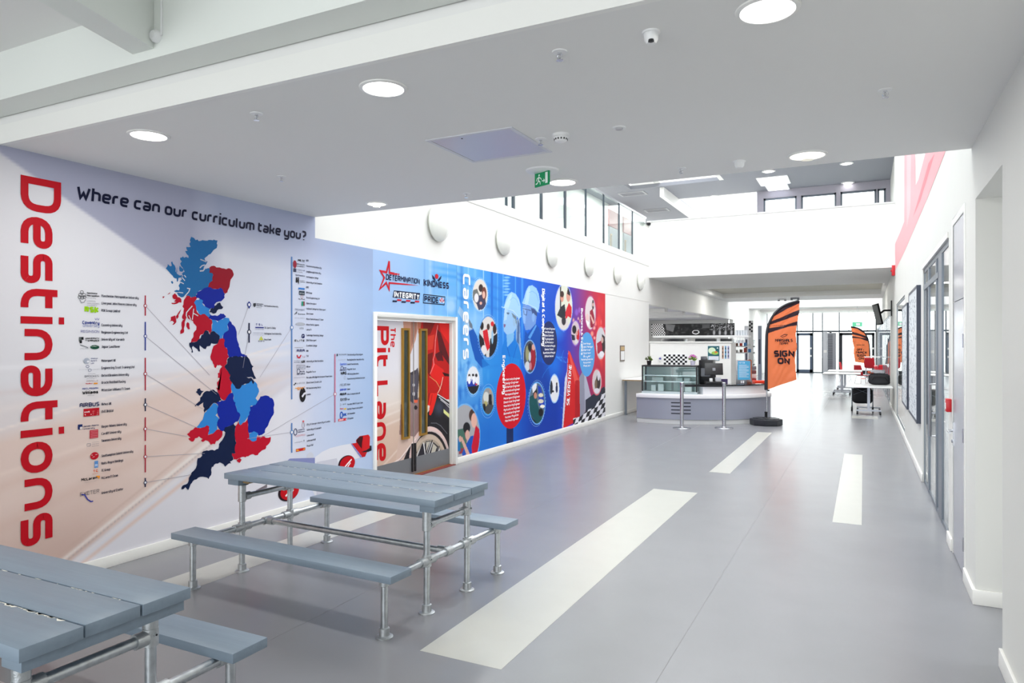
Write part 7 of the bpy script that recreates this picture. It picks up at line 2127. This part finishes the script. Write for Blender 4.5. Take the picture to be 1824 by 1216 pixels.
# ================================================================ FAR FURNITURE
def flip_table(u, v_top, v_foot, wx, wy, label, rot=0.0, z_t=.72):
    x, y = on_z(u, v_foot)
    e = empty('folding_table', (x, y, 0), label, 'table', 'white wheeled folding tables', rotz=rot)
    MB().box(-wx / 2, wx / 2, -wy / 2, wy / 2, z_t - .028, z_t).build('table_top', M_WHITEP, e, bevel=.008)
    ax = max(wx, wy) / 2 - .28
    lo = wx >= wy
    for s in (-1, 1):
        p = (s * ax, 0) if lo else (0, s * ax)
        MB().box(p[0] - .03, p[0] + .03, p[1] - .03, p[1] + .03, .12, z_t - .03).build('leg', mat('silver_leg', (176, 180, 190), .35, .5), e)
        f = MB().box(p[0] - (.03 if lo else .27), p[0] + (.03 if lo else .27), p[1] - (.27 if lo else .03), p[1] + (.27 if lo else .03), .08, .12).build('foot_bar', mat('silver_leg', (176, 180, 190)), e)
        for q in (-1, 1):
            c = (p[0], p[1] + q * .25) if lo else (p[0] + q * .25, p[1])
            MB().cyl((c[0] - .02, c[1], .04), (c[0] + .02, c[1], .04), .04, 14).box(c[0] - .012, c[0] + .012, c[1] - .012, c[1] + .012, .04, .09).build('castor', M_BLACK, f)
    MB().box(-ax if lo else -.015, ax if lo else .015, -.015 if lo else -ax, .015 if lo else ax, .3, .33).build('cross_bar', M_ALU, e)
    return e
tA = flip_table(1556, 690, 733, 1.02, 1.45, 'white wheeled table holding the black holdall by the right wall', z_t=.69)
tA.location = (XR - .55, 19.65, 0)
tB = flip_table(1500, 660, 699, 1.15, 1.45, 'white wheeled table nearer the middle of the floor', z_t=.72)
tB.location = (-.66, 26.6, 0)
tC = flip_table(1518, 656, 687, 1.15, 1.45, 'white wheeled table set behind the middle one', z_t=.72)
tC.location = (-.62, 29.2, 0)
# high table
x, y = on_z(1558, 679)
hi = empty('high_table', (x, y, 0), 'tall narrow white table behind the holdall', 'table')
MB().box(-.42, .36, -.3, .3, 1.10, 1.13).build('table_top', M_WHITEP, hi)
for s in (-1, 1):
    for q in (-1, 1): MB().box(s * .34 - .02 - .02, s * .34 + .02 - .02, q * .24 - .02, q * .24 + .02, 0, 1.10).build('leg', M_STEEL, hi)


def red_chair(x, y, rot, label, s=1.0, zs=.45):
    e = empty('plastic_chair', (x, y, 0), label, 'chair', 'red plastic chairs', rotz=rot)
    n, m = 8, 14
    prof = [(-.20, 0, .0), (-.08, .0, -.02), (.10, 0, -.015), (.17, 0, .02), (.21, 0, .10), (.235, 0, .22), (.255, 0, .36), (.275, 0, .42)]
    vs, fs = [], []
    for i, (yy_, _, zz_) in enumerate(prof):
        hw = .21 - (.03 if i > 5 else 0) - (.03 if i == 0 else 0)
        for j in range(9):
            t_ = j / 8 * 2 - 1
            vs.append((t_ * hw, yy_ - (abs(t_) ** 2) * .03 * (i > 3), zs + zz_ + (abs(t_) ** 2) * .02 * (i < 4)))
    for i in range(len(prof) - 1):
        for j in range(8): fs.append((i * 9 + j, i * 9 + j + 1, (i + 1) * 9 + j + 1, (i + 1) * 9 + j))
    sh = MB().add(vs, fs, True).build('seat_shell', M_RED, e)
    sm = sh.modifiers.new('thickness', 'SOLIDIFY'); sm.thickness = .012
    for a, b in ((-1, -1), (1, -1), (-1, 1), (1, 1)):
        MB().tube([(a * .14, b * .12, zs - .015), (a * .22, b * .20, 0)], .011, 8).build('leg', M_CHROME, e)
    return e
x, y = on_z(1506, 679)
red_chair(x - .0, y, math.radians(80), 'red plastic chair alone behind the middle white table')
x, y = on_z(1540, 690)
rc = [(x - .1, y + .2, 2.4, 'red plastic chair with chrome legs, front of the group'), (x + .42, y + .9, -2.2, 'red plastic chair behind the holdall, near the wall'), (x + .25, y + 1.9, 2.8, 'red plastic chair rearmost under the small flag'), (x + .6, y - .2, 1.2, 'red plastic chair closest to the right wall')]
for q in rc: red_chair(*q[:3], q[3], zs=.46 if q[0] != rc[2][0] else .72)
# holdall and cloth on the near table
tx, ty = tA.location.x, tA.location.y
def blob_box(x0, x1, y0, y1, z0, z1, name, m, par, sub=2, amp=.01, seed=1):
    bm = bmesh.new()
    bmesh.ops.create_cube(bm, size=1)
    bmesh.ops.subdivide_edges(bm, edges=bm.edges, cuts=5, use_grid_fill=True)
    r = random.Random(seed)
    for v in bm.verts:
        p = v.co * 2
        q = Vector([math.copysign(min(abs(c), 1), c) for c in p])
        ln = (abs(q.x) ** 5 + abs(q.y) ** 5 + abs(q.z) ** 5) ** .2
        q = q / max(ln, 1e-6)
        v.co = Vector(((x0 + x1) / 2 + q.x * (x1 - x0) / 2 + r.uniform(-amp, amp), (y0 + y1) / 2 + q.y * (y1 - y0) / 2 + r.uniform(-amp, amp), (z0 + z1) / 2 + q.z * (z1 - z0) / 2 + r.uniform(-amp, amp) * .6))
    for f in bm.faces: f.smooth = True
    me = bpy.data.meshes.new(name); bm.to_mesh(me); bm.free(); me.materials.append(m)
    o = bpy.data.objects.new(name, me); COL.objects.link(o); o.parent = par
    return o
e = empty('holdall', (tx + .22, ty + .35, .69), 'soft black holdall bag standing on the near white table', 'bag')
M_BAG = mat('black_bag_fabric', (26, 28, 34), .7, bump=.3, bscale=40)
blob_box(-.22, .26, -.15, .15, .004, .28, 'bag_body', M_BAG, e, seed=3)
MB().tube([(-.15, -.15, .12), (-.11, -.18, .2), (.03, -.19, .22), (.16, -.18, .2), (.2, -.15, .12)], .012, 6).build('strap', M_BLACK, e)
MB().tube([(-.17, 0, .270), (.2, 0, .277)], .006, 6).build('zip', M_GREYP, e)
e = empty('folded_jacket', (tx + .22, ty + .36, .975), 'crumpled grey and white jacket lying on the holdall', 'jacket')
blob_box(-.18, .15, -.10, .10, .0, .09, 'jacket_body', mat('grey_fabric', (176, 178, 184), .8, bump=.4, bscale=20), e, amp=.02, seed=5)
blob_box(-.24, -.10, -.08, .06, -.0, .05, 'jacket_sleeve', mat('orange_fabric', (226, 110, 80), .8), e, amp=.012, seed=6)
e = empty('paper_box', (tx - .12, ty + .2, .69), 'small white box beside the holdall', 'box')
MB().box(-.05, .05, -.06, .06, 0, .19).build('carton', M_WHITEP, e, bevel=.003)
MB().box(-.052, .052, -.062, .062, .15, .165).build('tape', mat('orange_tape', (226, 120, 90), .4), e)
# black folding trolley under the near table
x, y = on_z(1536, 731)
e = empty('folding_trolley', (x, y, 0), 'black fabric folding trolley on wheels before the near table', 'trolley')
blob_box(-.24, .24, -.2, .2, .19, .60, 'fabric_tub', M_BAG, e, amp=.006, seed=9)
fr = MB().tube([(-.24, -.21, .62), (.24, -.21, .62), (.24, .21, .62), (-.24, .21, .62), (-.24, -.21, .62)], .01, 8)
fr.tube([(-.2, -.215, .60), (.2, -.215, .42)], .008, 6).tube([(.2, -.215, .60), (-.2, -.215, .42)], .008, 6)
for a in (-1, 1):
    for b in (-1, 1): fr.tube([(a * .24, b * .21, .62), (a * .24, b * .21, .08)], .01, 6)
fr.build('tube_frame', M_ALU, e)
for a in (-1, 1):
    for b in (-1, 1): MB().cyl((a * .24 - .02, b * .21, .055), (a * .24 + .02, b * .21, .055), .055, 16).build('wheel', M_BLACK, e)
blob_box(-.2, -.02, -.15, .1, .58, .66, 'orange_cloth', mat('orange_fabric', (226, 110, 80)), e, amp=.015, seed=11)
# grey perforated heater column and its white neighbour
xh_, xh2 = fx(1474.5), fx(1484.5)
e = empty('air_curtain', (xh_, YF - .5, 0), 'tall grey slatted air curtain column beside the entrance doors', 'heater')
MB().box(0, xh2 - xh_ + .15, 0, .3, 0, 2.35).build('column_housing', mat('heater_grey', (150, 154, 164), .4), e, bevel=.01)
for k in range(26): MB().box(.03, xh2 - xh_ - .02, -.006, 0, .12 + k * .083, .17 + k * .083).build('slat', mat('heater_slat', (70, 74, 84), .5), e)
MB().lathe((.16, .12, 2.35), [(.07, 0), (.07, .05), (.03, .08), (0, .08)], 12).build('top_cap', M_BLACK, e)
e = empty('white_column', (fx(1466.5), YF - .45, 0), 'pale flat column between entrance doors and heater', 'column')
MB().box(0, fx(1474) - fx(1466.5), 0, .3, 0, 2.42).build('column_body', mat('column_pale', (200, 204, 212), .5), e, bevel=.01)
MB().box(.04, .2, -.004, 0, 1.2, 1.35).build('column_sticker', M_WHITEP, e)
# hanging green exit sign over the far doors
a = on_y(1527, 577, 38.0)
e = empty('exit_sign', (a[0], 38.0, Z_BB), 'small green hanging exit sign above the distant flag', 'exit sign')
MB().box(-.22, .22, -.02, .02, a[1] - Z_BB - .12, a[1] - Z_BB + .10).build('sign_panel', mat('pale_sign_green', (96, 190, 150), .4, emit=(90, 190, 140), estr=.4), e)
MB().box(-.01, .01, -.01, .01, a[1] - Z_BB + .10, 0).build('hanger', M_STEEL, e)
MB().box(-.05, .12, -.024, -.02, a[1] - Z_BB - .07, a[1] - Z_BB + .05).build('pictogram', M_WHITEP, e)
# sensor and lights under the bridge
for (u, v, lab) in ((1393, 531.5, 'white twin emergency spotlight under the bridge'), (1416, 530, 'small grey dome under the bridge above the flag tip')):
    x, y = on_z(u, v, Z_BB)
    e = empty('emergency_light', (x, y, Z_BB), lab, 'ceiling light')
    MB().box(-.16, .16, -.05, .05, -.05, 0).build('housing', M_GREYP if 'dome' in lab else M_WHITEP, e, bevel=.006)
    for s in (-1, 1): MB().lathe((s * .12, 0, -.05), [(.04, 0), (.045, -.05), (0, -.055)], 12).build('lamp_head', M_GREYP, e)
# display shelves, counter ladder and columns left of the orange flag, beyond the servery
x, y = on_y(1306, 640, 23.2)[0], 23.2
e = empty('snack_stand', (x, y, 0), 'tiered snack stand with red front behind the low wall', 'stand')
for k, (z, c) in enumerate(((.55, M_RED), (.80, M_RED), (1.05, M_CW), (1.42, M_CW), (1.62, M_CW))):
    s_ = MB().box(0, .62, 0, .35, z, z + .03).build('shelf_board', M_WHITEP, e)
    if k < 2: MB().box(.0, .5, -.01, .02, z + .03, z + .22).build('red_front', M_RED, s_)
    else:
        for j in range(4): MB().box(.06 + j * .13, .14 + j * .13, .03, .12, z + .03, z + .03 + (.09, .14, .11, .07)[(j + k) % 4]).build('packet', mat(f'pk_{(j + k) % 4}', ((120, 90, 70), (180, 60, 50), (60, 130, 190), (220, 220, 216))[(j + k) % 4], .4), s_)
for xx in (0, .6): MB().box(xx, xx + .02, 0, .35, 0, 1.85).build('side_frame', M_STEEL, e)
for (u0, u1, lab, c) in ((1326, 1333, 'slim pale column left of the large orange flag', (216, 218, 226)), (1350, 1356, 'grey blue column just left of the large flag', (126, 134, 152))):
    ya_ = 30.0
    a, b = on_y(u0, 640, ya_)[0], on_y(u1, 640, ya_)[0]
    e = empty('slim_column', (a, ya_, 0), lab, 'column')
    MB().box(0, b - a, 0, .2, 0, 2.45).build('column_body', mat('col_' + lab[:4], c, .4), e, bevel=.008)
    MB().box((b - a) * .25, (b - a) * .75, -.01, 0, .9, 1.9).build('column_inset', mat('col_inset', (60, 66, 84), .4), e)
a = on_y(1352, 577, 30)
e = empty('wall_notice', (a[0] - .3, 29.6, 0), 'chequered strip sign beyond the end of the overhead shelf', 'sign')
b0 = on_y(1334, 582, 24.0)
for k in range(6):
    MB().box(b0[0] - e.location.x + .06 * (k % 2), b0[0] - e.location.x + .06 * (k % 2) + .06, 24.0 - 29.6, 24.0 - 29.6 + .01, b0[1] + .13 - k * .06, b0[1] + .19 - k * .06).build('chequer_tile', M_BLACK, e)
MB().box(b0[0] - e.location.x - .01, b0[0] - e.location.x + .13, 24.01 - 29.6, 24.03 - 29.6, 0, b0[1] + .2).build('sign_post', M_WHITEP, e)
